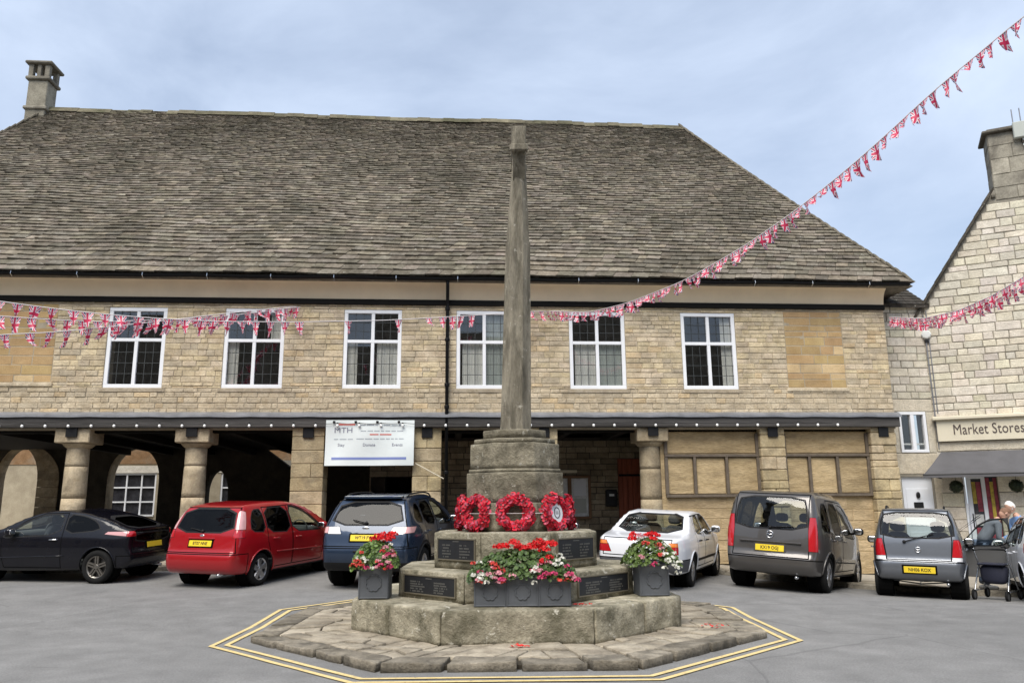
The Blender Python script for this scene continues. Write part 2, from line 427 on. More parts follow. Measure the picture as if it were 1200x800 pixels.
M['shaft'] = stone('memorial_shaft_stone', (.19, .168, .125), (.40, .36, .28), (.065, .058, .042), .85, 2.8, 24, 1.0, lichen=(.50, .47, .40), lichen_thr=.61, tint=True, stain_scale=2.4, stretch=(3, 3, .5), bdist=.025, sr=(.44, .70))
M['paving'] = stone('paving_slab', (.27, .235, .185), (.50, .45, .365), (.14, .12, .095), .7, 3.5, 32, .9, tint=True, bdist=.02, stain_scale=2.6)
M['kerb'] = stone('kerb_stone', (.20, .178, .14), (.42, .38, .31), (.07, .065, .055), .8, 4.2, 28, 1.0, lichen=(.5, .47, .4), lichen_thr=.66, tint=True, bdist=.03, stain_scale=3.5)
M['soil'] = stone('joint_soil', (.035, .03, .022), (.07, .06, .045), (.05, .05, .03), .5, 8, 60, .6, tint=False)
M['pavement'] = stone('pavement_flags', (.30, .27, .22), (.42, .38, .315), (.20, .18, .14), .5, 1.6, 50, .4, tint=True)
M['coving'] = plain('peach_render', (.90, .73, .50), .8, var=.08, vscale=1.2, bumpy=.08, bscale=30)
M['black_timber'] = plain('black_timber', (.008, .0075, .007), .7, spec=.12, var=.3, vscale=4, bumpy=.25, bscale=25, stretch=(.15, 1, 1))
M['old_timber'] = plain('weathered_timber', (.07, .066, .063), .85, spec=.12, var=.45, vscale=5, bumpy=.5, bscale=20, stretch=(.1, 1.5, 1.5))
M['lead'] = plain('lead_flashing', (.20, .205, .22), .5, metal=.3, var=.25, vscale=3, bumpy=.15, bscale=12)
M['gutter'] = plain('black_gutter', (.006, .006, .0065), .4, var=.2, spec=.2)
M['white_frame'] = plain('white_window_frame', (.80, .81, .83), .35, var=.03)
M['white_door'] = plain('white_door_paint', (.74, .77, .82), .4, var=.03)
M['infill'] = stone('tan_render', (.36, .265, .14), (.58, .445, .26), (.24, .18, .105), .7, 2.5, 20, .8, tint=True, stretch=(.55, .55, 2.4), stain_scale=1.6)
M['infill_frame'] = plain('brown_timber_frame', (.12, .095, .07), .8, var=.3, vscale=6, bumpy=.3)
M['ceiling'] = plain('dark_boarding', (.018, .015, .012), .9, var=.3, vscale=3)  # near-black colour holds the shade under the upper floor
M['dark_floor'] = plain('arcade_floor', (.075, .065, .055), .9, var=.25, vscale=2, bumpy=.2)  # darker than the pavement: arcade shade put into the colour
M['plaster_dark'] = plain('old_plaster', (.05, .042, .033), .95, var=.3, vscale=2, bumpy=.3)  # colour lowered to carry the shade inside the arcade
M['red_door'] = plain('red_brown_door', (.38, .10, .05), .6, var=.3, vscale=5, bumpy=.2, stretch=(2, 2, .2))
M['oak'] = plain('oak_frame', (.17, .085, .035), .6, var=.2, vscale=8, stretch=(1, 1, .2))
M['paper'] = plain('pinned_paper', (.62, .63, .62), .8, var=.25, vscale=9)
M['iron'] = plain('black_iron', (.012, .012, .013), .45, metal=.4)
M['steel'] = plain('steel_tube', (.55, .56, .57), .25, metal=1.0)
M['window_glass'] = glass('window_glass', (.85, .86, .86), 1.2)
M['lead_came'] = plain('lead_came', (.035, .04, .04), .6)
M['curtain'] = plain('pale_curtain', (.84, .82, .76), .9, var=.15, vscale=10, stretch=(3, 1, .1))
M['room'] = plain('room_wall', (.10, .085, .07), .95, var=.1)
M['blind'] = plain('roller_blind', (.50, .53, .49), .9, var=.1)
M['banner'] = plain('banner_vinyl', (.74, .79, .78), .45, var=.03, bumpy=.05, bscale=4)
M['banner_grey'] = plain('banner_ink_grey', (.40, .44, .47), .6)
M['banner_dark'] = plain('banner_ink_dark', (.20, .20, .27), .6)
M['banner_red'] = plain('banner_ink_red', (.62, .16, .13), .6)
M['banner_blue'] = plain('banner_ink_blue', (.20, .25, .52), .6)
M['bulb'] = plain('lamp_bulb_glass', (.86, .86, .84), .25)
M['rope'] = plain('white_cord', (.66, .62, .62), .8)
M['flag'] = union_flag()
M['sign_cream'] = plain('cream_fascia', (.66, .60, .46), .5, var=.04)
M['sign_text'] = plain('brown_lettering', (.075, .055, .05), .5)
M['awning'] = plain('grey_awning_cloth', (.092, .09, .095), .8, var=.18, vscale=2, bumpy=.1, bscale=50)
M['poster_y'] = plain('yellow_poster', (.55, .42, .06), .5, var=.5, vscale=5)
M['poster_r'] = plain('red_poster', (.30, .045, .07), .5, var=.5, vscale=6)
M['poster_d'] = plain('dark_shop_glass', (.03, .03, .035), .15, var=.5, vscale=5)
M['topiary'] = leafy('box_leaves', (.012, .022, .008), (.03, .05, .016), .2)
M['leaf'] = leafy('geranium_leaves', (.035, .075, .018), (.12, .19, .05), .3)
M['petal'] = leafy('flower_petals', (.95, .95, .95), (1.0, 1.0, 1.0), .3, .6)
M['poppy'] = leafy('poppy_petals', (.36, .004, .018), (.60, .014, .045), .15, .6)
M['planter'] = plain('lead_grey_planter', (.10, .108, .12), .5, metal=.1, var=.14, vscale=5, bumpy=.08, bscale=40)
M['compost'] = plain('compost', (.03, .022, .015), .95, bumpy=.5)
M['bronze'] = plain('dark_bronze', (.022, .023, .026), .45, metal=.3, var=.15, vscale=12)
M['bronze_rim'] = plain('bronze_rim', (.16, .14, .10), .45, metal=.4)
M['bronze_text'] = plain('raised_letter_bronze', (.12, .118, .11), .45, metal=.35)
M['wreath_card'] = plain('white_card', (.70, .72, .75), .6)
M['print_dark'] = plain('printed_ink', (.04, .04, .045), .6)
M['plastic_white'] = plain('white_plastic', (.68, .69, .66), .4)
M['plastic_grey'] = plain('grey_plastic', (.40, .42, .38), .45)
# cars
M['p_red'] = paint('red_paint', (.33, .003, .008), .15, .3, .10)
M['p_blue'] = paint('dark_blue_paint', (.016, .031, .062), .35, .28, .10)
M['p_white'] = paint('white_paint', (.74, .755, .79), .0, .35, .15)
M['p_van'] = paint('graphite_paint', (.095, .088, .083), .5, .3, .15)
M['p_grey'] = paint('blue_grey_paint', (.165, .178, .20), .6, .3, .15)
M['p_black'] = paint('black_paint', (.0025, .0026, .006), .0, .25, .03, .4)
M['p_darkcar'] = paint('charcoal_paint', (.012, .012, .014), .2, .3)
M['car_plastic'] = plain('black_car_plastic', (.014, .014, .015), .6, var=.15, spec=.2)
M['car_grey_plastic'] = plain('grey_car_plastic', (.07, .072, .078), .6, var=.1)
M['gap'] = plain('panel_gap', (.004, .004, .004), .8, spec=.05)
M['tyre'] = plain('tyre_rubber', (.013, .013, .013), .85, spec=.15, var=.2, vscale=8)
M['alloy'] = plain('alloy_wheel', (.50, .50, .51), .3, metal=.9)
M['alloy_dark'] = plain('bronze_grey_alloy', (.20, .185, .165), .35, metal=.8)
M['chrome'] = plain('chrome', (.75, .75, .76), .12, metal=1.0)
M['car_glass'] = glass('car_glass', (.72, .78, .76), .95)
M['car_glass_dark'] = glass('privacy_glass', (.05, .054, .06), .38)
M['red_lens'] = plain('red_lens', (.42, .006, .012), .12, coat=1.0)
M['pale_lens'] = plain('pale_pink_lens', (.62, .33, .33), .12, coat=1.0)
M['clear_lens'] = plain('clear_lens', (.72, .72, .74), .1, coat=1.0)
M['orange_lens'] = plain('orange_lens', (.75, .20, .02), .12, coat=1.0)
M['plate'] = plate_mat()
M['plate_ink'] = plain('plate_ink', (.012, .012, .01), .5)
M['cabin'] = plain('cabin_lining', (.085, .085, .085), .9)
M['seat'] = plain('seat_cloth', (.06, .06, .065), .9)
M['disc'] = plain('brake_disc', (.12, .115, .11), .45, metal=.8)
# people
M['skin'] = plain('skin', (.52, .30, .21), .55, var=.08, vscale=20)
M['hair_white'] = plain('white_hair', (.72, .70, .66), .8, var=.15, vscale=60)
M['hair_brown'] = plain('short_brown_hair', (.19, .10, .06), .8, var=.2, vscale=60)
M['shirt_grey'] = plain('grey_shirt', (.15, .16, .185), .9, var=.12, vscale=8, bumpy=.15, bscale=25)
M['shirt_blue'] = plain('blue_shirt', (.17, .30, .56), .9, var=.1, vscale=8, bumpy=.15, bscale=25)
M['jeans'] = plain('jeans', (.12, .16, .24), .9, var=.15, vscale=10)
M['trousers'] = plain('dark_trousers', (.03, .03, .035), .9)
M['shoe'] = plain('shoe', (.45, .45, .45), .7)
M['nylon'] = plain('navy_nylon', (.012, .014, .03), .7, var=.2)
# ------------------------------------------------------------------ ground
def axis(a, b, fine_a, fine_b, step):
    r = [a*1.0]
    for k in (a*.5, a*.25, a*.12):
        if k < fine_a: r.append(k)
    v = fine_a
    while v <= fine_b+1e-6: r.append(v); v += step
    for k in (b*.12, b*.25, b*.5, b):
        if k > fine_b: r.append(k)
    return r
mb = MB(); xs = axis(-600, 600, -24, 24, 1.0); ys = axis(-600, 900, -10, 40, 1.0)
vs_ = [(x, y, gh(x, y)) for y in ys for x in xs]; nx = len(xs)
mb.add(vs_, [(j*nx+i, j*nx+i+1, (j+1)*nx+i+1, (j+1)*nx+i) for j in range(len(ys)-1) for i in range(nx-1)])
tagged(mb.build('road', M['asphalt'], smooth=True), 'worn grey asphalt of the square', kind='structure')

# pavement in front of the buildings, with kerb stones
KU = Vector((.869, -.495, 0)); KN = Vector((-.495, -.869, 0))
kerb = [Vector((-26, 18.4, 0)), Vector((5.0, 18.4, 0)), Vector((5.0, 18.4, 0))+KU*16]
PAVE = .11
def kerb_y(x): return 18.4 if x < 5 else 18.4-(x-5)*.495/.869
pave = MB()
px_ = [-26+.8*i for i in range(64)]; rows = 14
vs_ = []
for x in px_:
    y0 = kerb_y(x)+.14
    for j in range(rows):
        y = y0+(40-y0)*(j/(rows-1))**2.2
        vs_.append((x, y, gh(x, min(y, 19.4))+PAVE))
pave.add(vs_, [(i*rows+j, (i+1)*rows+j, (i+1)*rows+j+1, i*rows+j+1) for i in range(len(px_)-1) for j in range(rows-1)])
pv = tagged(pave.build('pavement', M['pavement'], smooth=True), 'pale stone pavement in front of the market house', kind='structure')
rk = random.Random(3)
def kerb_run(a, b):
    L = (b-a).length; d = (b-a).normalized(); n = Vector((d.y, -d.x, 0)); s = 0
    while s < L-.2:
        l = min(rk.uniform(.75, 1.1), L-s); c = a+d*(s+l/2); s += l
        if not -11.5 < c.x < 13: continue
        z = gh(c.x, c.y-.1)
        ang = math.atan2(d.y, d.x); R = Matrix.Rotation(ang, 3, 'Z') @ Matrix.Rotation(-math.atan2(gh(c.x+d.x, c.y+d.y)-gh(c.x, c.y), 1), 3, 'Y')
        g = rk.uniform(.8, 1.1)
        MB().box(-l/2+.006, l/2-.006, 0, .16, -.2, PAVE+rk.uniform(-.004, .006), t=(g, g, g), b=.02, rot=R, at=(c.x, c.y, z)).build('kerb_stone', M['kerb'], pv)
kerb_run(kerb[0], kerb[1]); kerb_run(kerb[1], kerb[2])
# flag joints: individual slabs on the strip that shows between the cars
for i in range(34):
    x = -11.2+i*.72
    for j in range(2):
        y0 = kerb_y(x+.35)+.17+j*.75; y1 = y0+.73
        if y1 > 19.9 and x < 11: continue
        g = rk.uniform(.82, 1.12); z = gh(x+.35, y0)+PAVE
        sl = gh(x+.7, y0)-gh(x, y0)
        MB().box(-.352, .352, -.36, .36, -.03, .006+rk.uniform(0, .003), t=(g, g*.99, g*.96), b=.006, rot=Matrix.Rotation(-math.atan2(sl, .7), 3, 'Y') @ Matrix.Rotation(math.atan2(gh(x, y1)-gh(x, y0), .73), 3, 'X'), at=(x+.36, (y0+y1)/2, gh(x+.36, (y0+y1)/2)+PAVE)).build('paving_slab', M['paving'], pv)

# ------------------------------------------------------------------ stone walls and slated roofs
def lay_stones(u0, u1, v0, v1, holes=(), course=(.13, .19), width=(.26, .62), rnd=None, clip=None):
    "coursed stones round rectangular holes: list of (u0,u1,v0,v1)"
    rnd = rnd or random; br = sorted({v0, v1} | {h[2] for h in holes if v0 < h[2] < v1} | {h[3] for h in holes if v0 < h[3] < v1})
    res = []
    for a, b in zip(br, br[1:]):
        n = max(1, round((b-a)/((course[0]+course[1])/2))); w = [rnd.uniform(*course) for _ in range(n)]; k = (b-a)/sum(w); v = a
        for h in w:
            h *= k; iv = [(u0, u1)]
            if clip:
                c = clip(v, v+h)
                iv = [(max(u0, c[0]), min(u1, c[1]))] if c and c[1] > c[0] else []
            for H in holes:
                if H[2] < v+h-1e-4 and H[3] > v+1e-4:
                    nv = []
                    for s, e in iv:
                        if H[0] > s: nv.append((s, min(e, H[0])))
                        if H[1] < e: nv.append((max(s, H[1]), e))
                    iv = [q for q in nv if q[1]-q[0] > .03]
            for s, e in iv:
                u = s
                while u < e-1e-6:
                    ww = rnd.uniform(*width)*(.75 if rnd.random() < .25 else 1)
                    if e-(u+ww) < width[0]*.7: ww = e-u
                    res.append((u, u+ww, v, v+h)); u += ww
            v += h
    return res
def stone_piece(mb, fr, q, rnd, joint=.012, proud=(.003, .016), bev=.012, t=(1, 1, 1), m=0, back=-.03):
    u0, u1, v0, v1 = q; j = joint/2; pr = rnd.uniform(*proud); J = lambda: rnd.uniform(-.35, .35)*joint
    b = min(bev, (u1-u0)*.2, (v1-v0)*.2)
    c0 = [(u0+j+J(), v0+j+J()), (u1-j+J(), v0+j+J()), (u1-j+J(), v1-j+J()), (u0+j+J(), v1-j+J())]
    c1 = [(u0+j+b, v0+j+b), (u1-j-b, v0+j+b), (u1-j-b, v1-j-b), (u0+j+b, v1-j-b)]
    tl = [rnd.uniform(-.004, .004) for _ in range(4)]
    P = [fr.p(a, c, back) for a, c in c0]+[fr.p(a, c, pr-b*.7) for a, c in c0]+[fr.p(a, c, pr+tl[i]) for i, (a, c) in enumerate(c1)]
    fs = [(8, 9, 10, 11)]
    for k in (0, 4): fs += [(k+i, k+(i+1) % 4, k+4+(i+1) % 4, k+4+i) for i in range(4)]
    if fr.U.cross(fr.V).dot(fr.N) < 0: fs = [f[::-1] for f in fs]
    mb.add(P, fs, m, t)
def stone_facing(fr, pieces, mat, parent, rnd, tint, limit=300, name='stone', **kw):
    pieces = sorted(pieces, key=lambda q: -(q[1]-q[0])*(q[3]-q[2])); rest = MB()
    for i, q in enumerate(pieces):
        t = tint(q, rnd)
        if i < limit:
            one = MB(); stone_piece(one, fr, q, rnd, t=t, **kw); one.build(name, mat, parent)
        else: stone_piece(rest, fr, q, rnd, t=t, **kw)
    if rest.v: rest.build('small_stones', mat, parent, kind='stuff')
def wall_slab(fr, loops, thick, name, mat, parent, d=0.0):
    vs, fs = outline_mesh(loops, thick); mb = MB()
    mb.add([fr.p(u, v, d-thick/2+w) for u, v, w in vs], fs)
    return mb.build(name, mat, parent)
def rect(u0, u1, v0, v1): return [(u0, v0), (u1, v0), (u1, v1), (u0, v1)]

def slate_face(e0, e1, r0_, r1_, gauge, width, parent, rnd, singles=0, flare=.06, seen=None, mat=None, thick=.034):
    "slates laid in diminishing courses from the eave e0-e1 up to r0-r1; the first `singles` in view become parts of their own"
    e0, e1, r0_, r1_ = map(Vector, (e0, e1, r0_, r1_)); up_ = ((r0_+r1_)/2-(e0+e1)/2); L = up_.length
    nrm = (e1-e0).cross(up_).normalized()
    if nrm.z < 0: nrm = -nrm
    along = (e1-e0).normalized(); flip = along.cross(up_).dot(nrm) < 0
    def P(s, x, hgt):
        a = e0.lerp(r0_, s); b = e1.lerp(r1_, s); w = (b-a).length
        p = a+(b-a)*(x/w if w > 1e-6 else 0)
        n_ = noise.noise(Vector((p.x*.35, p.y*.35, p.z*.4)))*.07
        return p+nrm*(hgt+n_)-Vector((0, 0, 1))*flare*4*(1-s)*s*1.2+Vector((0, 0, sag(p.x)*s))
    rest = MB(); s = -.004; nsing = 0; i = 0
    while s < 1:
        g = gauge[0]+(gauge[1]-gauge[0])*min(1, max(0, s)**.55); g *= rnd.uniform(.9, 1.1); ds = g/L
        a = e0.lerp(r0_, max(0, s)); b = e1.lerp(r1_, max(0, s)); W = (b-a).length
        wl = width[0]+(width[1]-width[0])*max(0, s)**.55
        x = -rnd.uniform(0, wl*.5)
        while x < W:
            w = wl*rnd.uniform(.6, 1.45); x0, x1 = max(0, x+.004), min(W, x+w-.004); x += w
            if x1-x0 < .05: continue
            tt = thick*rnd.uniform(.7, 1.3); j = lambda: rnd.uniform(-.05, .05)*ds
            s0 = s+rnd.uniform(-.06, .06)*ds; s1 = min(1.0, s+ds*1.9); sk0, sk1 = j(), j()
            q = max(0.0, s1)
            wa = (e1.lerp(r1_, q)-e0.lerp(r0_, q)).length; k = wa/W if W > 1e-6 else 1
            # keep slates inside the hip lines
            lift = rnd.uniform(0, .026) if rnd.random() < .3 else rnd.uniform(0, .010)
            A = [P(s0+sk0, x0, tt+.035+lift), P(s0+sk1, x1, tt+.035+lift*.3), P(s1, min(x1, wa), .012), P(s1, min(x0, wa), .012)]
            B = [P(s0+sk0, x0, .028), P(s0+sk1, x1, .028)]
            V_ = A+B; F_ = [(0, 1, 2, 3), (4, 5, 1, 0), (4, 0, 3), (5, 2, 1)]
            if flip: F_ = [f[::-1] for f in F_]
            v_ = rnd.uniform(.66, 1.25) if rnd.random() < .96 else rnd.uniform(1.2, 1.6); t = (v_*rnd.uniform(.97, 1.05), v_, v_*rnd.uniform(.92, 1.03))
            c = A[0]
            if nsing < singles and (seen is None or seen(c)):
                MB().add(V_, F_, 0, t).build('slate', mat, parent); nsing += 1
            else: rest.add(V_, F_, 0, t)
        s += ds; i += 1
    rest.build('upper_slates', mat, parent, kind='stuff')
    return rest

def sag(x): return .055*noise.noise(Vector((x*.22, 3.1, 0)))+.025*noise.noise(Vector((x*.8, 7.7, 0)))
# ------------------------------------------------------------------ the market house
YF = 19.5
house = thing('market_house', 'long two-storey stone market house on pillars with a big stone-slate roof', 'building', (0, YF, .3))
FR = Frame((0, YF, 0), (1, 0, 0), (0, -1, 0))
XL, XR = -16.6, 11.42
WZ0, WZ1 = 3.86, 6.62
WIN = [(-8.45, -7.06), (-5.65, -4.19), (-2.73, -1.29), (.09, 1.50), (2.97, 4.42), (5.90, 7.34)]
WV = (4.47, 6.48)
BLANK = [(-12.6, -9.66, 4.60, 6.56), (8.66, 10.22, 4.52, 6.54)]
holes = [(a, b, *WV) for a, b in WIN]
rw = random.Random(21)
loops = [rect(XL, XR, WZ0-.4, WZ1+.3)]+[rect(a, b, *WV) for a, b in WIN]
fwall = wall_slab(FR, loops, .5, 'front_wall', M['mortar'], house, d=-.004)
def facade_tint(q, r):
    v = r.uniform(.86, 1.10); o = r.random()
    if o < .07: return (v*1.0, v*.92, v*.80)
    if o < .22: return (v*.90, v*.90, v*.90)
    if q[2] < 4.42: return (v*.94, v*.93, v*.92)
    return (v*1.02, v, v*r.uniform(.88, 1.02))
pcs = lay_stones(-11.6, XR, WZ0, WZ1, holes+BLANK, (.09, .16), (.16, .50), rw)
pcs = [q for q in pcs if q[1] > -11.4]
stone_facing(FR, pcs, M['wall_stone'], fwall, rw, facade_tint, 300, joint=.011, proud=(.002, .018), bev=.012)
# quoins at the right end and the two blocked openings, set back a little
FRB = Frame((0, YF+.0, 0), (1, 0, 0), (0, -1, 0))
for bx in BLANK:
    for q in lay_stones(max(bx[0], -11.4), bx[1], bx[2], bx[3], (), (.16, .26), (.35, .75), rw):
        one = MB(); v = rw.uniform(.85, 1.15); pale = rw.random() < .12
        stone_piece(one, FRB, q, rw, proud=(-.002, .003), t=(v*1.25, v*1.3, v*1.45) if pale else (v, v*rw.uniform(.92, 1.02), v*.95), joint=.008)
        one.build('patch_stone', M['patch_stone'], fwall)
    sl = MB(); FR.box(sl, bx[0]-.05, bx[1]+.05, bx[2]-.10, bx[2]-.005, -.05, .035, b=.012); sl.build('sill', M['wall_stone'], fwall)
for (a, b) in WIN:
    sl = MB(); FR.box(sl, a-.08, b+.08, WV[0]-.10, WV[0]-.004, -.05, .022, t=(.7, .7, .72), b=.01); sl.build('sill', M['wall_stone'], fwall)
# side and back walls of the upper floor (closed box)
mb = MB(); mb.box(XL, XL+.5, YF+.5, 28.9, 3.4, 7.0); mb.box(XR-.5, XR, YF+.5, 28.9, 0, 7.0); mb.box(XL, XR, 28.4, 28.9, 3.85, 7.0)
mb.build('side_wall', M['wall_stone'], house)
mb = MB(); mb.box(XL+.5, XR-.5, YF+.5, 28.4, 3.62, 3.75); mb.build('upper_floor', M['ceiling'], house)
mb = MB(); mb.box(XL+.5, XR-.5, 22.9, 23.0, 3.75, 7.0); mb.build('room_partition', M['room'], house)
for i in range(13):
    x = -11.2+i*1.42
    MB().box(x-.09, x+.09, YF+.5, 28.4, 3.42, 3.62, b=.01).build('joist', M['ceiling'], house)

mb = MB(); fl = []
for i in range(29):
    x = XL+(XR-XL)*i/28; fl += [(x, YF+.35, gh(x, 19.4)+PAVE+.012), (x, 28.6, gh(x, 19.4)+PAVE+.012)]
mb.add(fl, [(2*i, 2*i+2, 2*i+3, 2*i+1) for i in range(28)]); mb.build('arcade_floor', M['dark_floor'], house)  # dark sheet added over the pavement to keep the arcade dim

# windows
def window(a, b, v0, v1, fr, parent, seed, style, depth=-.06):
    r = random.Random(seed); tz = v0+(v1-v0)*.595
    w = MB(); f = .095
    fr.box(w, a, b, v1-f, v1, depth-.04, depth+.05, b=.008); fr.box(w, a, b, v0, v0+f, depth-.04, depth+.05, b=.008)
    fr.box(w, a, a+f, v0+f, v1-f, depth-.04, depth+.048, b=.008); fr.box(w, b-f, b, v0+f, v1-f, depth-.04, depth+.048, b=.008)
    wo_ = w.build('window', M['white_frame'], parent)
    mid = (a+b)/2; g = .042
    w = MB(); fr.box(w, mid-g, mid+g, v0+f, tz-.04, depth-.035, depth+.04, b=.006); fr.box(w, mid-g, mid+g, tz+.04, v1-f, depth-.035, depth+.04, b=.006)
    fr.box(w, a+f, b-f, tz-.04, tz+.04, depth-.035, depth+.042, b=.006); w.build('glazing_bar', M['white_frame'], wo_)
    k = 0
    for (p, q) in ((a+f, mid-g), (mid+g, b-f)):
        for (s, e) in ((v0+f, tz-.04), (tz+.04, v1-f)):
            pn = MB(); tlt = r.uniform(-.02, .02)
            c = [fr.p(p, s, depth+tlt), fr.p(q, s, depth), fr.p(q, e, depth-tlt), fr.p(p, e, depth)]
            bk = [x-fr.N*.006 for x in c]
            pn.add(c+bk, [(0, 1, 2, 3), (7, 6, 5, 4), (0, 4, 5, 1), (1, 5, 6, 2), (2, 6, 7, 3), (3, 7, 4, 0)]); pn.build('pane', M['window_glass'], wo_)
            cm = MB(); n = 3; rows_ = 4 if e-s > .7 else 3
            for i in range(1, n): fr.box(cm, p+(q-p)*i/n-.007, p+(q-p)*i/n+.007, s, e, depth+.003, depth+.011)
            for i in range(1, rows_): fr.box(cm, p, q, s+(e-s)*i/rows_-.007, s+(e-s)*i/rows_+.007, depth+.004, depth+.012)
            cm.build('lead_bars', M['lead_came'], wo_)
            st = style[k]; k += 1
            if st in 'LRBW':
                c0, c1 = {'L': (p, p+(q-p)*.42), 'R': (p+(q-p)*.55, q), 'B': (p, q), 'W': (p+(q-p)*.1, q)}[st]
                cu = MB(); vv = []; nn = 24
                for i in range(nn+1):
                    u = c0+(c1-c0)*i/nn; d = depth-.09+.02*math.sin(i*1.9)
                    vv += [fr.p(u, s-.05, d), fr.p(u, e+.05, d)]
                cu.add(vv, [(2*i, 2*i+2, 2*i+3, 2*i+1) for i in range(nn)])
                cu.build('curtain', M['curtain'] if st != 'B' else M['blind'], wo_, smooth=True)
    return wo_
STY = ['....', 'L..R', 'L.W.', 'W.BB', 'W.B.', '..RR']  # cloth in the fourth window stands in for bright reflections
for i, (a, b) in enumerate(WIN): window(a, b, *WV, FR, house, i, STY[i])

# black plate, coving, gutter
mb = MB(); mb.box(XL, XR+.02, YF-.07, YF+.1, 6.60, 6.74, b=.01); mb.build('wall_plate', M['black_timber'], house)
mb = MB(); n = 10; cov = []
for i in range(n+1):
    an = math.pi/2*i/n; cov.append((YF-.02-.34*(1-math.cos(an)), 6.73+.46*math.sin(an)))
xs_ = [XL, -12, -8, -4, 0, 4, 8, XR+.02]
vv = [(x, y, z) for x in xs_ for (y, z) in cov]
mb.add(vv, [(i*(n+1)+j, i*(n+1)+j+1, (i+1)*(n+1)+j+1, (i+1)*(n+1)+j) for i in range(len(xs_)-1) for j in range(n)])
mb.build('coving', M['coving'], house, smooth=True)
EY, EZ = 19.06, 7.27
mb = MB(); mb.box(XL-.6, XR+.5, EY+.03, YF+.4, 7.155, 7.215); mb.build('eaves_board', M['black_timber'], house)
mb = MB(); prof = [(.075*math.cos(a), .075*math.sin(a)) for a in [math.pi+math.pi*i/8 for i in range(9)]]
xs_ = [XL-.6+i*1.2 for i in range(25)]; xs_ = [x for x in xs_ if x < XR+.45]+[XR+.5]
vv = [(x, EY-.03+p, 7.205+q+.012*math.sin(x*1.7)) for x in xs_ for (p, q) in prof]
mb.add(vv, [(i*9+j, i*9+j+1, (i+1)*9+j+1, (i+1)*9+j) for i in range(len(xs_)-1) for j in range(8)])
gut = mb.build('gutter', M['gutter'], house, smooth=True)
for x in [-10.6+1.53*i for i in range(15)]:
    MB().tube([(x, EY-.10, 7.225), (x, EY-.11, 7.155), (x, EY-.02, 7.105), (x, EY+.05, 7.165)], .009, 5, t=(1, 1, 1)).build('bracket', M['steel'], gut)
# downpipe
dp = MB(); X = -.14
dp.tube([(X, EY, 7.14), (X, EY+.05, 7.02), (X, YF-.12, 6.72), (X, YF-.10, 6.55), (X, YF-.10, .42)], .045, 10)
dpo = dp.build('downpipe', M['gutter'], house, smooth=True)
for z in (6.5, 5.7, 4.55, 4.0, 2.4, 1.2):
    MB().lathe([(.056, -.04), (.062, -.03), (.062, .03), (.056, .04)], 12, at=(X, YF-.10, z), cap=True).build('collar', M['gutter'], dpo)

# jetty beam with lead flashing
mb = MB(); FR.box(mb, XL, XR+.06, 3.50, 3.76, .0, .13, b=.012); mb.build('jetty_beam', M['old_timber'], house)
mb = MB(); FR.box(mb, XL, XR-.1, 3.40, 3.52, -.42, -.22, b=.01); mb.build('lower_beam', M['black_timber'], house)
mb = MB(); vv = []; nn = 60
for i in range(nn+1):
    u = XL+(XR+.1-XL)*i/nn; w = .008*math.sin(i*2.3)
    vv += [FR.p(u, 3.885, .012), FR.p(u, 3.80+w, .17), FR.p(u, 3.745+w, .175)]
mb.add(vv, [(3*i+j, 3*i+3+j, 3*i+4+j, 3*i+1+j) for i in range(nn) for j in range(2)]); mb.build('lead_flashing', M['lead'], house, smooth=False)

# roof
roof = MB(); RY, RZ = 24.2, 14.15; RXL, RXR = -13.0, 7.72; EXL, EXR = -17.3, 12.06; BY = 29.34
mb = MB(); d = .12
mb.add([(EXL, EY, EZ-d), (EXR, EY, EZ-d), (EXR, BY, EZ-d), (EXL, BY, EZ-d), (RXL, RY, RZ-d*2), (RXR, RY, RZ-d*2)],
       [(0, 1, 5, 4), (1, 2, 5), (2, 3, 4, 5), (3, 0, 4), (0, 3, 2, 1)])
roof = mb.build('roof', M['slate'], house)
rr_ = random.Random(5)
slate_face((EXL, EY, EZ), (EXR, EY, EZ), (RXL, RY, RZ), (RXR, RY, RZ), (.225, .076), (.40, .145), roof, rr_, singles=290, seen=lambda c: c.x > -11.3, mat=M['slate'])
slate_face((EXR, EY, EZ), (EXR, BY, EZ), (RXR, RY, RZ), (RXR+.01, RY+.02, RZ), (.27, .14), (.45, .25), roof, rr_, mat=M['slate'])
slate_face((EXL, BY, EZ), (EXL, EY, EZ), (RXL-.01, RY, RZ), (RXL, RY+.02, RZ), (.27, .14), (.45, .25), roof, rr_, mat=M['slate'])
slate_face((EXR, BY, EZ), (EXL, BY, EZ), (RXR, RY, RZ), (RXL, RY, RZ), (.4, .3), (.6, .4), roof, rr_, mat=M['slate'])
x = RXL
while x < RXR:
    w = rr_.uniform(.35, .55); v = rr_.uniform(.8, 1.2); zz = RZ+.06+rr_.uniform(-.022, .022)+sag(x+.2)
    rd = MB(); a, b = x, min(RXR, x+w)
    rd.add([(a, RY-.17, zz-.16), (b, RY-.17, zz-.16), (b, RY, zz+.05), (a, RY, zz+.05), (a, RY+.17, zz-.16), (b, RY+.17, zz-.16), (a, RY, zz-.1), (b, RY, zz-.1)],
           [(0, 1, 2, 3), (3, 2, 5, 4), (0, 3, 4, 6), (1, 7, 5, 2), (0, 6, 7, 1), (6, 4, 5, 7)], 0, (v, v, v*.92))
    rd.build('ridge_stone', M['ridge'], roof); x += w
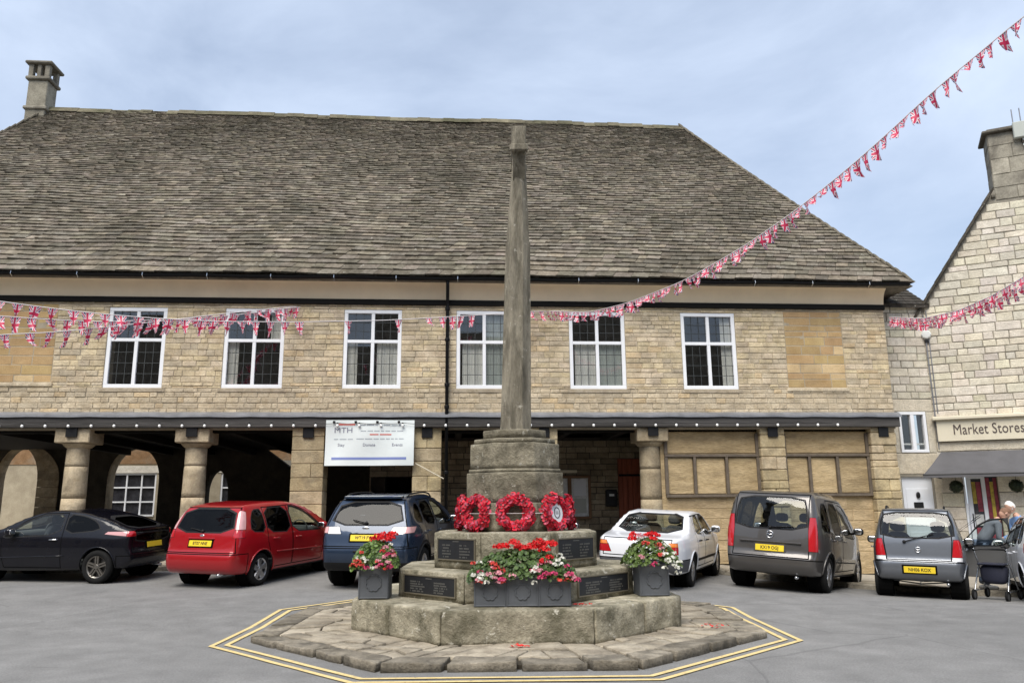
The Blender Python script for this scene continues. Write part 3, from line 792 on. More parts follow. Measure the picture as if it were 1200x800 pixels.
for (A, B) in (((EXR, EY, EZ), (RXR, RY, RZ)), ((EXL, EY, EZ), (RXL, RY, RZ))):
    A, B = Vector(A), Vector(B); L = (B-A).length; s = .05; dirn = (B-A).normalized()
    while s < L-.2:
        l = rr_.uniform(.2, .3); c = A+dirn*(s+l/2); v = rr_.uniform(.75, 1.2)
        cc = A.lerp(B, (s+l/2)/L); f_ = (s+l/2)/L; c = cc-Vector((0, 0, 1))*.06*4*(1-f_)*f_*1.2+Vector((0, 0, .055))
        R = dirn.to_track_quat('X', 'Z').to_matrix()
        MB().box(-l*.62, l*.62, -.10, .10, -.03, .022, t=(v, v, v*.95), b=.01, rot=R @ Matrix.Rotation(rad(-7), 3, 'Y'), at=c).build('hip_stone', M['slate'], roof); s += l

# chimney on the left of the ridge: stack, vents and cap slab
CX = -13.26; CY = 24.2
ch = MB(); ch.box(CX-.30, CX+.30, CY-.30, CY+.30, 13.0, 15.02, b=.02, t=(1, 1, .98)); cho = ch.build('chimney', M['chimney'], house)
MB().box(CX-.36, CX+.36, CY-.36, CY+.36, 14.0, 14.12, b=.03).build('base_course', M['chimney'], cho)
MB().box(CX-.38, CX+.38, CY-.38, CY+.38, 15.02, 15.14, b=.03, t=(.8, .8, .8)).build('string_course', M['chimney'], cho)
for sx in (-1, 1):
    for sy in (-1, 1):
        MB().box(CX+sx*.25-.075, CX+sx*.25+.075, CY+sy*.25-.075, CY+sy*.25+.075, 15.14, 15.56, b=.012, t=(.95, .95, .95)).build('vent_post', M['chimney'], cho)
MB().box(CX-.06, CX+.06, CY-.32, CY-.20, 15.14, 15.56, b=.012).build('vent_post', M['chimney'], cho)
MB().box(CX-.42, CX+.42, CY-.42, CY+.42, 15.56, 15.66, b=.03, t=(.75, .75, .75)).build('cap_slab', M['chimney'], cho)

# pillars and columns
def gnd(x, y=19.6): return gh(x, 19.3)+PAVE
rp = random.Random(9)
def round_column(xc, r, t=(1, 1, 1)):
    z0 = gnd(xc); p = thing_part = None
    drums = [z0+.42, z0+1.45, z0+2.2 if r > .25 else z0+2.0, 3.06]
    b = MB().box(xc-.40, xc+.40, YF-.02, YF+.78, z0-.05, z0+.42, b=.05, t=t); col = b.build('column', M['pillar_stone'], house)
    for a, c in zip(drums, drums[1:]):
        if c <= a: continue
        n = 28; prof = []
        for i in range(7):
            f = i/6; z = a+.004+(c-a-.008)*f; R = r*(1.08-.13*((z-z0)/(3.0-z0)))
            prof.append((R-(.004 if i in (0, 6) else 0), z))
        v = rp.uniform(.88, 1.1); d = MB().lathe(prof, n, at=(xc, YF+.38, 0), t=tuple(v*q for q in t), cap=True)
        d.v = [(p_[0]+.012*noise.noise(Vector(p_)*2.5), p_[1]+.012*noise.noise(Vector(p_)*2.1+Vector((7, 0, 0))), p_[2]) for p_ in d.v]
        d.build('drum', M['pillar_stone'], col, smooth=True)
    MB().lathe([(r*.95, 3.04), (r*1.08, 3.06), (r*1.25, 3.10), (r*1.36, 3.14)], 28, at=(xc, YF+.38, 0), t=t, cap=True).build('necking', M['pillar_stone'], col, smooth=False)
    MB().box(xc-.40, xc+.40, YF-.03, YF+.79, 3.15, 3.495, b=.02, t=t).build('capital', M['pillar_stone'], col)
    MB().box(xc-.13, xc+.13, YF-.09, YF-.04, 3.28, 3.495, b=.006).build('iron_bracket', M['iron'], col)
for xc in (-9.02, -6.24): round_column(xc, .265)
round_column(5.03, .275, (.72, .72, .70))
def square_pillar(x0, x1, depth=.6, rubble=False, y0=YF+.0, tone=1.0, ztop=3.495):
    z = gnd((x0+x1)/2)-.05; core = MB().box(x0+.03, x1-.03, y0+.03, y0+depth, z, ztop)
    p = core.build('pillar', M['mortar'], house)
    while z < ztop-.02:
        h = rp.uniform(.30, .48) if not rubble else rp.uniform(.16, .36); h = min(h, ztop-z)
        if ztop-z-h < .1: h = ztop-z
        cuts = [x0, x1] if rp.random() < (.7 if not rubble else .4) else [x0, x0+(x1-x0)*rp.uniform(.35, .65), x1]
        for a, b in zip(cuts, cuts[1:]):
            v = rp.uniform(.78, 1.15)*tone; w = rp.uniform(.8, 1.0); j = rp.uniform(-.012, .02) if rubble else rp.uniform(-.004, .006)
            MB().box(a+.005-j*.3, b-.005+j*.3, y0-j, y0+depth+j*.2, z+.005, z+h-.005, b=.02 if rubble else .012, t=(v, v*(.9+.1*w), v*w)).build('stone', M['pillar_stone'], p)
        z += h
    MB().box((x0+x1)/2-.13, (x0+x1)/2+.13, y0-.05, y0-.012, 3.25, 3.49, b=.006).build('iron_bracket', M['iron'], p)
square_pillar(-3.88, -3.10, .7); square_pillar(-.97, -.26, .7); square_pillar(1.95, 2.62, .7)
square_pillar(7.80, 8.46, .5, True); square_pillar(10.72, 11.40, .6, True, tone=1.02)

# right hand bays, walled up, with a brown frame of panels
for (a, b, muls) in ((5.36, 7.80, (6.12, 6.95)), (8.46, 10.72, (9.12, 9.86))):
    Y0 = YF+.22
    mb = MB().box(a-.1, b+.1, Y0, Y0+.3, gnd(a)-.1, 3.44); inf = mb.build('infill_wall', M['infill'], house)
    za, zb = 1.80, 2.80
    ed = [a]+list(muls)+[b]
    for k in range(len(ed)-1):
        v = rp.uniform(.85, 1.15)
        MB().box(ed[k]+.05, ed[k+1]-.05, Y0-.03, Y0+.02, za+.05, zb-.05, b=.012, t=(v, v, v)).build('panel', M['infill'], inf)
    MB().box(a, b, Y0-.02, Y0+.01, zb+.06, 3.40, b=.01, t=(1.02, 1.0, .98)).build('panel', M['infill'], inf)
    for z in (za, zb): MB().box(a, b, Y0-.09, Y0-.005, z-.035, z+.035, b=.008).build('rail', M['infill_frame'], inf)
    for u in muls: MB().box(u-.035, u+.035, Y0-.085, Y0-.005, za+.037, zb-.037, b=.008).build('mullion', M['infill_frame'], inf)
    for u in (a+.03, b-.03): MB().box(u-.04, u+.04, Y0-.08, Y0-.005, zb+.037, 3.36, b=.008).build('mullion', M['infill_frame'], inf)
    for u in (a+.03, b-.03): MB().box(u-.04, u+.04, Y0-.08, Y0-.005, za+.037, zb-.037, b=.008).build('mullion', M['infill_frame'], inf)
    r3 = random.Random(4)
    for q in lay_stones(a, b, gnd(a)-.05, za-.04, (), (.22, .34), (.5, 1.0), r3):
        one = MB(); v = r3.uniform(.9, 1.12); stone_piece(one, Frame((0, Y0, 0), (1, 0, 0), (0, -1, 0)), q, r3, t=(v*1.05, v*1.05, v*1.1), proud=(.002, .010)); one.build('stone', M['infill'], inf)

# back of the arcade: inner wall with the red door, and the far wall with arches
FI = Frame((0, 22.5, 0), (1, 0, 0), (0, -1, 0)); r4 = random.Random(12)
DOOR = (4.74, 5.62, .45, 2.90); SLIT = (-2.25, -.9, 1.92, 2.42)
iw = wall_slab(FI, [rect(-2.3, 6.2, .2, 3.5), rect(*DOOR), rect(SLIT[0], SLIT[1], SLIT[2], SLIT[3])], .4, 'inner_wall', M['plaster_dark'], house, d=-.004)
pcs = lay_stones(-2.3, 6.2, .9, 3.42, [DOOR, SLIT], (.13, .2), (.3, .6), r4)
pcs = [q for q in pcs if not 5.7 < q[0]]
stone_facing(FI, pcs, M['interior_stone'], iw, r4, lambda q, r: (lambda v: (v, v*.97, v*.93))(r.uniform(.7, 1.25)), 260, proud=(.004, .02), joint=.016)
dr = MB().box(DOOR[0], DOOR[1], 22.62, 22.67, DOOR[2], DOOR[3]).build('door', M['red_door'], house)
for k in range(6):
    w = (DOOR[1]-DOOR[0])/6; MB().box(DOOR[0]+k*w+.005, DOOR[0]+(k+1)*w-.005, 22.585, 22.62, DOOR[2], DOOR[3]-.01, b=.006).build('plank', M['red_door'], dr)
MB().box(DOOR[0]+.04, DOOR[0]+.8, 22.57, 22.585, 2.40, 2.46).build('strap_hinge', M['iron'], dr)
MB().box(DOOR[0]+.04, DOOR[0]+.8, 22.57, 22.585, .9, .96).build('strap_hinge', M['iron'], dr)
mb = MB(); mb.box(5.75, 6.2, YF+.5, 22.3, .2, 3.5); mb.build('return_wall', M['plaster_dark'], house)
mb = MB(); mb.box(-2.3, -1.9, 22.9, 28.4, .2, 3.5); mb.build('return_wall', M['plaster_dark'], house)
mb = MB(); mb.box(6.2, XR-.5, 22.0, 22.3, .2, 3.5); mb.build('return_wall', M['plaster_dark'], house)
def arch(u0, u1, v0, vs, vt, n=14, pointed=False):
    pts = [(u0, v0), (u1, v0), (u1, vs)]; c = (u0+u1)/2; r = (u1-u0)/2
    for i in range(1, n): a = math.pi*i/n; pts.append((c+r*math.cos(a), vs+(vt-vs)*math.sin(a)))
    return pts+[(u0, vs)]
FBK = Frame((0, 28.4, 0), (1, 0, 0), (0, -1, 0))
lps = [rect(XL, -1.9, .2, 3.9), arch(-15.55, -14.0, .6, 2.6, 3.75), arch(-11.85, -10.1, .6, 2.6, 3.72), arch(-8.55, -7.75, .6, 2.1, 2.9),
       [(-6.55, 3.62), (-5.35, 2.75), (-5.35, 3.62)]]
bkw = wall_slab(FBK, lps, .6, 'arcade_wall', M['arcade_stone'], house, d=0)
cA, rA = -14.775, .775           # ring added right of the left-hand arch, pale to stand for a lit reveal
for i in range(9):
    a0, a1 = math.pi*.52*i/9, math.pi*.52*(i+1)/9; q = []
    for a, r__ in ((a0, rA+.01), (a1, rA+.01), (a1, rA+.72), (a0, rA+.72)): q.append((cA+r__*math.cos(a), 2.6+(1.15 if r__ < rA+.1 else 1.25)/rA*.775*math.sin(a)*(r__/rA if r__ < rA+.1 else 1.0)))
    v = rp.uniform(.8, 1.05); g = MB(); g.add([FBK.p(u, w, .30+.03) for u, w in q]+[FBK.p(u, w, .29) for u, w in q], [(0, 1, 2, 3), (0, 4, 5, 1), (1, 5, 6, 2), (2, 6, 7, 3), (3, 7, 4, 0)], 0, (v, v*.95, v*.9)); g.build('arch_stone', M['pillar_stone'], bkw)
zz = .6
while zz < 2.6:
    hh = min(rp.uniform(.3, .5), 2.6-zz); v = rp.uniform(.8, 1.05); g = MB(); FBK.box(g, -13.99, -13.28, zz+.004, zz+hh-.004, .29, .33, t=(v, v*.95, v*.9), b=.01); g.build('arch_stone', M['pillar_stone'], bkw); zz += hh
for k, lp in enumerate(lps[1:3]):      # lighter lining added so the arch reveals read as lit from behind
    g = MB(); ins = offset_poly(lp, .012); n = len(ins)
    for i in range(1, n):
        a, b = ins[i], ins[(i+1) % n]
        if i == n-1: b = ins[0]
        v = rp.uniform(.85, 1.1); q = [FBK.p(a[0], a[1], .0), FBK.p(b[0], b[1], .0), FBK.p(b[0], b[1], -.6), FBK.p(a[0], a[1], -.6)]
        MB().add(q, [(0, 1, 2, 3)], 0, (v, v, v)).build('arch_stone', M['pillar_stone'], bkw)
MB().tube([(-11.05, 24.0, .4), (-11.05, 24.0, 3.6)], .17, 12).build('inner_post', M['black_timber'], house)
MB().box(-7.0, -5.5, 26.0, 26.12, 1.0, 1.04).build('handrail', M['steel'], house)

mb = MB(); mb.box(-1.9, XR, 28.4, 28.8, 0, 3.84); mb.build('rear_wall', M['wall_stone'], house)
# the house seen through the arches
M['rear_stone'] = stone('rear_house_stone', (.34, .29, .21), (.48, .42, .31), (.25, .21, .15), .5, 3, 30, .6, tint=False)
rh = thing('rear_house', 'pale stone house with white sash windows seen through the dark arches', 'house', (-11, 34, .3))
FH = Frame((0, 34, 0), (1, 0, 0), (0, -1, 0))
HW = [(-14.6, -12.2, 1.3, 3.05), (-9.6, -7.6, 1.2, 3.05), (-20.3, -18.4, 1.3, 3.05)]
wall_slab(FH, [rect(-24, -3, .2, 6.6)]+[rect(*q) for q in HW], .4, 'wall', M['rear_stone'], rh, d=0)
mb = MB(); mb.box(-24, -3, 33.97, 33.999, 3.42, 4.6, t=(.42, .30, .22)); mb.build('brick_band', M['wall_stone'], rh)
mb = MB(); mb.add([(-24.3, 33.5, 6.5), (-2.7, 33.5, 6.5), (-2.7, 37.5, 10.5), (-24.3, 37.5, 10.5)], [(0, 1, 2, 3)]); mb.build('roof', M['slate'], rh)
for q in HW:
    w = MB(); a, b, c, d = q
    FH.box(w, a, b, d-.07, d, -.12, -.03); FH.box(w, a, b, c, c+.07, -.12, .05); FH.box(w, a, a+.07, c+.07, d-.07, -.12, -.03); FH.box(w, b-.07, b, c+.07, d-.07, -.12, -.03)
    wf = w.build('window', M['white_frame'], rh)
    for i in range(1, 4): u = a+(b-a)*i/4; w = MB(); FH.box(w, u-.028, u+.028, c+.07, d-.07, -.11, -.05); w.build('glazing_bar', M['white_frame'], wf)
    for i in range(1, 3): v = c+(d-c)*i/3; w = MB(); FH.box(w, a+.07, b-.07, v-.028, v+.028, -.112, -.052); w.build('glazing_bar', M['white_frame'], wf)
    w = MB(); FH.box(w, a, b, c, d, -.14, -.12); w.build('pane', M['poster_d'], wf)
    FH_ = MB(); FH.box(FH_, a-.15, b+.15, d+.005, d+.3, -.02, .03); FH_.build('lintel', M['gable_stone'], rh)
lean = thing('lean_to', 'low lean-to with dark pitched roof and stone gable behind the arches', 'shed', (-6.0, 31.5, .3))
mb = MB(); mb.box(-8.0, -3.5, 31.4, 33.0, .3, 3.4); mb.build('wall', M['gable_stone'], lean)
mb = MB(); mb.add([(-8.3, 31.2, 3.3), (-3.3, 31.2, 1.6), (-3.3, 33.1, 1.6), (-8.3, 33.1, 3.3), (-8.3, 31.2, 3.22), (-3.3, 31.2, 1.52)], [(0, 1, 2, 3), (4, 5, 1, 0)]); mb.build('roof', M['slate'], lean)
# ------------------------------------------------------------------ link house between market house and shop
link = thing('link_house', 'narrow pale stone house with white window and door squeezed beside the shop', 'house', (12.1, 20.0, -.1))
FL = Frame((0, 20.0, 0), (1, 0, 0), (0, -1, 0)); r5 = random.Random(31)
LW = (11.80, 12.56, 2.88, 3.95); LD = (11.72, 12.58, -.25, 2.26)
lw_ = wall_slab(FL, [rect(11.44, 12.90, -.4, 6.9), rect(*LW), rect(*LD)], .4, 'wall', M['gable_mortar'], link, d=-.004)
gt = lambda q, r: (lambda v: (v, v*r.uniform(.95, 1.0), v*r.uniform(.86, .97)))(r.uniform(.82, 1.10))
pcs = lay_stones(11.44, 12.80, 4.30, 6.85, (), (.17, .24), (.26, .55), r5)
stone_facing(FL, pcs, M['gable_stone'], lw_, r5, gt, 300, joint=.022, proud=(.006, .016))
for q, t in (((11.44, 12.80, 3.96, 4.29), (.95, .9, .82)), ((11.44, 12.80, 2.32, 2.86), (.92, .86, .76)), ((11.44, 11.78, 2.87, 3.95), (.95, .92, .86)), ((12.58, 12.80, 2.87, 3.95), (.9, .87, .8)),
             ((11.44, 11.70, .9, 2.31), (.95, .92, .86)), ((12.6, 12.80, .9, 2.31), (.95, .9, .82))):
    one = MB(); stone_piece(one, FL, q, r5, t=t, proud=(.006, .012)); one.build('dressed_stone', M['gable_stone'], lw_)
w = MB(); f = .075; a, b, c, d = LW
FL.box(w, a, b, d-f, d, -.09, .03, b=.006); FL.box(w, a, b, c, c+f, -.09, .03, b=.006); FL.box(w, a, a+f, c+f, d-f, -.09, .028, b=.006); FL.box(w, b-f, b, c+f, d-f, -.09, .028, b=.006)
FL.box(w, (a+b)/2-.05, (a+b)/2+.05, c+f, d-f, -.088, .027, b=.006)
wo_ = w.build('window', M['white_frame'], link)
for (p, q) in ((a+f, (a+b)/2-.05), ((a+b)/2+.05, b-f)):
    pn = MB(); FL.box(pn, p, q, c+f, d-f, -.045, -.038); pn.build('pane', M['window_glass'], wo_)
    pn = MB(); FL.box(pn, p, q, c+f+.13, c+f+.17, -.08, -.05); pn.build('inner_sill', M['curtain'], wo_)
mb = MB(); FL.box(mb, a-.1, b+.1, c-.2, d+.2, -.9, -.8); mb.build('room_wall', M['room'], link)
a, b, c, d = LD
w = MB(); FL.box(w, a, b, c, d, -.13, -.08); dro = w.build('door', M['white_door'], link)
for (p, q, s, e) in ((a+.12, b-.12, .15, .85), (a+.12, b-.12, 1.0, 1.95)):
    w = MB(); FL.box(w, p, q, s, e, -.085, -.068, b=.008); w.build('door_panel', M['white_door'], dro)
w = MB(); FL.box(w, 12.02, 12.28, 1.45, 1.60, -.07, -.045, b=.01); w.build('letter_plate', M['iron'], dro)
w = MB().blob(FL.p(12.15, 1.78, -.04), (.055, .03, .085), 2.2); w.build('knocker', M['iron'], dro, smooth=True)
# its slate roof and white verge
mb = MB(); A = [(11.42, 19.85, 6.86), (12.95, 19.85, 6.86), (13.3, 21.6, 7.86), (12.55, 21.6, 7.86)]
mb.add(A+[(p[0], p[1], p[2]-.08) for p in A], [(0, 1, 2, 3), (7, 6, 5, 4), (0, 4, 5, 1), (1, 5, 6, 2), (2, 6, 7, 3), (3, 7, 4, 0)], 0, (.28, .28, .30)); lr = mb.build('roof', M['slate'], link)
for i in range(7):
    for j in range(5):
        s0, s1 = i/7, (i+1)/7; u0_, u1_ = j/5, (j+1)/5
        L = lambda u, s, h: Vector(A[0]).lerp(Vector(A[1]), u).lerp(Vector(A[3]).lerp(Vector(A[2]), u), s)+Vector((0, -.5, .87))*h
        v = r5.uniform(.20, .36); MB().add([L(u0_+.005, s0, .03), L(u1_-.005, s0, .03), L(u1_-.005, s1, .012), L(u0_+.005, s1, .012), L(u0_+.005, s0, .002), L(u1_-.005, s0, .002)],
            [(0, 1, 2, 3), (4, 5, 1, 0), (4, 0, 3), (5, 2, 1)], 0, (v, v, v*1.06)).build('slate', M['slate'], lr)
MB().tube([Vector(A[0])+Vector((-.02, -.02, .04)), Vector(A[3])+Vector((-.02, 0, .05))], .035, 6).build('verge', M['white_frame'], link)

# ------------------------------------------------------------------ the shop
SO = Vector((12.76, 20.0, 0)); FS = Frame(SO, KU, KN)
shop = thing('shop_house', 'pale coursed stone gable house with chimney and shopfront on the right', 'building', (SO.x+1.5, SO.y-.8, -.2))
SL = 1.497; ap = 2.9
gz = lambda s: 6.7+SL*min(s, 2*ap-s)
SD = (.52, 1.29, -.35, 2.24)
gw = wall_slab(FS, [[(0, -.5), (2*ap, -.5), (2*ap, 6.7), (ap, 6.7+SL*ap), (0, 6.7)], rect(*SD)], .45, 'gable_wall', M['gable_mortar'], shop, d=-.006)
def gclip(v0, v1):
    lo = max(0, (v1-6.7)/SL); return (lo+.02, min(4.4, 2*ap-lo-.02))
pcs = lay_stones(0, 4.4, 3.80, 10.0, [], (.15, .25), (.22, .62), r5, gclip)
pcs += lay_stones(0, 4.4, .55, 2.9, [SD], (.26, .36), (.4, .8), r5)
pcs = [q for q in pcs if not (q[3] > 9.55 and q[0] > 1.9)]
stone_facing(FS, pcs, M['gable_stone'], gw, r5, gt, 300, joint=.020, proud=(.006, .02), bev=.014)
# lintel band above the awning
lb = MB(); FS.box(lb, .03, 4.4, 2.90, 3.14, -.05, .03, t=(.9, .86, .78), b=.01); lb.build('lintel', M['gable_stone'], shop)
# roof behind the gable and its dark verge
D = -KN
def rp_(s, z, d): p = FS.p(s, z, -d); return tuple(p)
for sgn in (0, 1):
    S = (lambda s: s) if sgn == 0 else (lambda s: 2*ap-s)
    A = [rp_(S(-.25), 6.42, .03), rp_(S(ap), 6.80+SL*ap, .03), rp_(S(ap), 6.80+SL*ap, 9), rp_(S(-.25), 6.42, 9)]
    off = Vector((0, 0, -.13)); mb = MB()
    mb.add(A+[tuple(Vector(p)+off) for p in A], [(0, 1, 2, 3), (7, 6, 5, 4), (0, 4, 5, 1), (1, 5, 6, 2), (2, 6, 7, 3), (3, 7, 4, 0)], 0, (.30, .30, .31))
    mb.build('roof', M['slate'], shop)
    vg = MB()
    for i in range(14):
        s0, s1 = -.25+(ap+.25)*i/14, -.25+(ap+.25)*(i+1)/14; z0, z1 = 6.42+(6.80+SL*ap-6.42)*i/14, 6.42+(6.80+SL*ap-6.42)*(i+1)/14
        if s1 > 2.12 and sgn == 0: continue
        B = [rp_(S(s0), z0+.035, -.11), rp_(S(s1), z1+.015, -.11), rp_(S(s1), z1+.015, .25), rp_(S(s0), z0+.035, .25)]
        B += [tuple(Vector(p)+Vector((0, 0, -.12))) for p in B]
        v = r5.uniform(.25, .5); MB().add(B, [(0, 1, 2, 3), (7, 6, 5, 4), (0, 4, 5, 1), (1, 5, 6, 2), (2, 6, 7, 3), (3, 7, 4, 0)], 0, (v, v, v)).build('verge_slate', M['slate'], shop)
# chimney stack
cs = MB(); FS.box(cs, 2.15, 3.70, 9.3, 11.46, -.80, -.01); cst = cs.build('chimney', M['gable_mortar'], shop)
for q in lay_stones(2.13, 3.72, 9.55, 11.46, (), (.30, .42), (.42, .85), r5):
    one = MB(); v = r5.uniform(.8, 1.1); stone_piece(one, FS, q, r5, proud=(.012, .024), t=(v*1.25, v*1.25, v*1.25)); one.build('stone', M['chimney'], cst)
FS2 = Frame(FS.p(2.13, 0, 0), -KN, -KU)
for q in lay_stones(0.0, .8, 9.55, 11.46, (), (.30, .42), (.4, .8), r5):
    one = MB(); v = r5.uniform(.7, 1.0); stone_piece(one, FS2, q, r5, proud=(.012, .02), t=(v, v, v)); one.build('stone', M['chimney'], cst)
cp = MB(); FS.box(cp, 2.0, 3.85, 11.46, 11.54, -.95, .14, t=(.6, .6, .6), b=.02); FS.box(cp, 2.12, 3.75, 11.542, 11.60, -.85, .05, t=(.5, .5, .5), b=.02); cp.build('cap_slab', M['chimney'], cst)
mb = MB(); FS.box(mb, 2.02, 2.12, 9.62, 9.72, -.3, .06, t=(.4, .4, .4), b=.02); mb.build('weathering', M['chimney'], cst)
# doorway: white frame, glass and posters
dw = MB(); FS.box(dw, .52, .56, -.3, 2.24, -.2, .02); FS.box(dw, .60, .70, -.3, 2.18, -.16, -.05, b=.006); FS.box(dw, .93, 1.02, -.3, 2.18, -.16, -.05, b=.006); FS.box(dw, .60, 1.02, 2.181, 2.24, -.16, -.05); FS.box(dw, .70, .93, -.3, .45, -.155, -.06)
dwo = dw.build('shop_door', M['white_door'], shop)
w = MB(); FS.box(w, .70, .93, .45, 2.18, -.13, -.12); w.build('pane', M['poster_d'], dwo)
for (p, q, s, e, m) in ((.715, .80, 1.55, 2.1, 'poster_y'), (.81, .92, 1.35, 2.1, 'poster_r'), (.72, .91, 1.0, 1.28, 'paper'), (.72, .83, .62, .95, 'poster_r'), (.835, .92, .6, .93, 'paper')):
    w = MB(); FS.box(w, p, q, s, e, -.119, -.114); w.build('poster', M[m], dwo)
w = MB().tube([FS.p(.665, .95, -.03), FS.p(.665, 1.2, -.01), FS.p(.665, 1.3, -.03)], .014, 8); w.build('handle', M['iron'], dwo)
w = MB(); FS.box(w, 1.02, 1.29, -.3, 2.24, -.17, -.15); sw = w.build('shop_window', M['poster_d'], shop)
for (p, q, s, e, m) in ((1.03, 1.12, .4, 2.2, 'poster_r'), (1.125, 1.20, .9, 2.1, 'poster_y'), (1.205, 1.28, .5, 2.2, 'poster_r')):
    w = MB(); FS.box(w, p, q, s, e, -.149, -.144); w.build('poster', M[m], sw)

# fascia sign
sgn_ = thing('shop_sign', 'cream shop fascia board reading Market Stores in dark brown letters', 'sign', tuple(FS.p(2.0, 3.1, .1)))
mb = MB(); FS.box(mb, .07, 4.3, 3.15, 3.70, .03, .12, b=.008); mb.build('board', M['sign_cream'], sgn_)
mb = MB(); FS.box(mb, -.02, 4.4, 3.702, 3.80, .0, .22, b=.02); mb.build('cornice', M['sign_cream'], sgn_)
tv, tf = TEXT['market']; mb = MB(); mb.add([FS.p(.43+x*.68, 3.435+y*.95, .126+z) for x, y, z in tv], tf); mb.build('lettering', M['sign_text'], sgn_)
# awning
aw = thing('shop_awning', 'dark grey cloth awning over the shop door under the cream fascia', 'awning', tuple(FS.p(1.5, 2.3, .4)))
mb = MB(); vv = []; nn = 20; s0_, s1_ = .10, 2.55
for i in range(nn+1):
    s = s0_+(s1_-s0_)*i/nn
    for j in range(7):
        f = j/6; sag = -.02*math.sin(math.pi*f)-.008*math.sin(i*1.3)*math.sin(math.pi*f)
        vv.append(FS.p(s-.50*f*(1-i/nn), 2.88-.60*f+sag, .04+.80*f))
mb.add(vv, [(i*7+j, (i+1)*7+j, (i+1)*7+j+1, i*7+j+1) for i in range(nn) for j in range(6)]); mb.build('canopy', M['awning'], aw, smooth=True)
mb = MB(); mb.add([FS.p(-.40, 2.28, .84), FS.p(2.52, 2.28, .84), FS.p(2.52, 2.20, .845), FS.p(-.40, 2.20, .845)], [(0, 1, 2, 3)]); mb.build('valance', M['awning'], aw)
mb = MB().tube([FS.p(-.41, 2.28, .83), FS.p(2.53, 2.28, .83)], .02, 8); mb.build('front_bar', M['iron'], aw)
for s, s2 in ((-.39, .05), (2.5, 2.5)): MB().tube([FS.p(s, 2.28, .83), FS.p(s2, 2.2, .03)], .014, 6).build('arm', M['iron'], aw)
# hanging box balls
def leaf_ball(name, c, r, n, mat, parent, seed, size):
    r_ = random.Random(seed); mb = MB()
    for i in range(n):
        d = Vector((r_.gauss(0, 1), r_.gauss(0, 1), r_.gauss(0, 1))).normalized(); p = Vector(c)+d*r*r_.uniform(.72, 1.08)
        a = d.orthogonal().normalized(); a = (Matrix.Rotation(r_.uniform(0, 6.3), 3, d) @ a); b = d.cross(a); a = (a+d*r_.uniform(-.6, .6)).normalized()
        s = size*r_.uniform(.6, 1.3); v = r_.uniform(.5, 1.4)
        mb.add([p-a*s, p+b*s*.5, p+a*s, p-b*s*.5], [(0, 1, 2, 3)], 0, (v, v, v))
    return mb.build(name, mat, parent, kind='stuff')
for k, (s, lab) in enumerate(((.34, 'dark clipped box ball hanging under the left end of the awning'), (1.66, 'dark clipped box ball hanging right of the shop door, above the two people'))):
    c = FS.p(s, 1.98, .30); t = thing('topiary_ball', lab, 'topiary', tuple(c), 0, 'box balls under the awning')
    leaf_ball('foliage', c, .155, 700, M['topiary'], t, k, .035)
    MB().blob(c, (.13, .13, .13), 2).build('core', M['compost'], t, smooth=True)
    MB().tube([c+Vector((0, 0, .14)), c+Vector((0, 0, .30))], .006, 5).build('chain', M['iron'], t)
# alarm box and the aerial box
al = thing('alarm_box', 'round white alarm box high in the corner by the shop gable', 'alarm box', tuple(FS.p(.10, 6.05, .05)))
c = FS.p(.08, 6.05, .0); q = KN
R = KN.to_track_quat('Z', 'Y').to_matrix()
mb = MB(); prof = [(0.0, .095), (.10, .09), (.125, .07), (.135, .0)]
tmp = MB().lathe(prof, 8); mb.add([R @ Vector(p)+c for p in tmp.v], tmp.f); mb.build('cover', M['plastic_white'], al)
mb = MB(); FS.box(mb, .03, .13, 5.82, 5.90, .0, .05, b=.01); mb.build('strobe', M['iron'], al)
ae = thing('aerial_unit', 'cream aerial box with two thin rods fixed to the right-hand chimney top', 'aerial', tuple(FS.p(2.95, 11.2, .1)))
mb = MB(); FS.box(mb, 2.72, 3.02, 11.16, 11.62, .05, .19, b=.02); mb.build('box', M['plastic_grey'], ae)
for s in (2.75, 2.93): MB().tube([FS.p(s, 11.6, .12), FS.p(s, 12.02, .12)], .014, 6).build('rod', M['lead'], ae)
MB().tube([FS.p(2.93, 11.16, .1), FS.p(2.93, 10.95, .08)], .018, 6).build('cable_gland', M['plastic_white'], ae)
cb = MB().tube([FS.p(.14, 6.7, .02), FS.p(.14, 3.9, .02)], .014, 6).tube([FS.p(.06, 6.6, .02), FS.p(.07, 2.95, .02)], .02, 6)
tagged(cb.build('cable', M['lead']), 'thin grey cable running down the corner of the gable', 'cable')
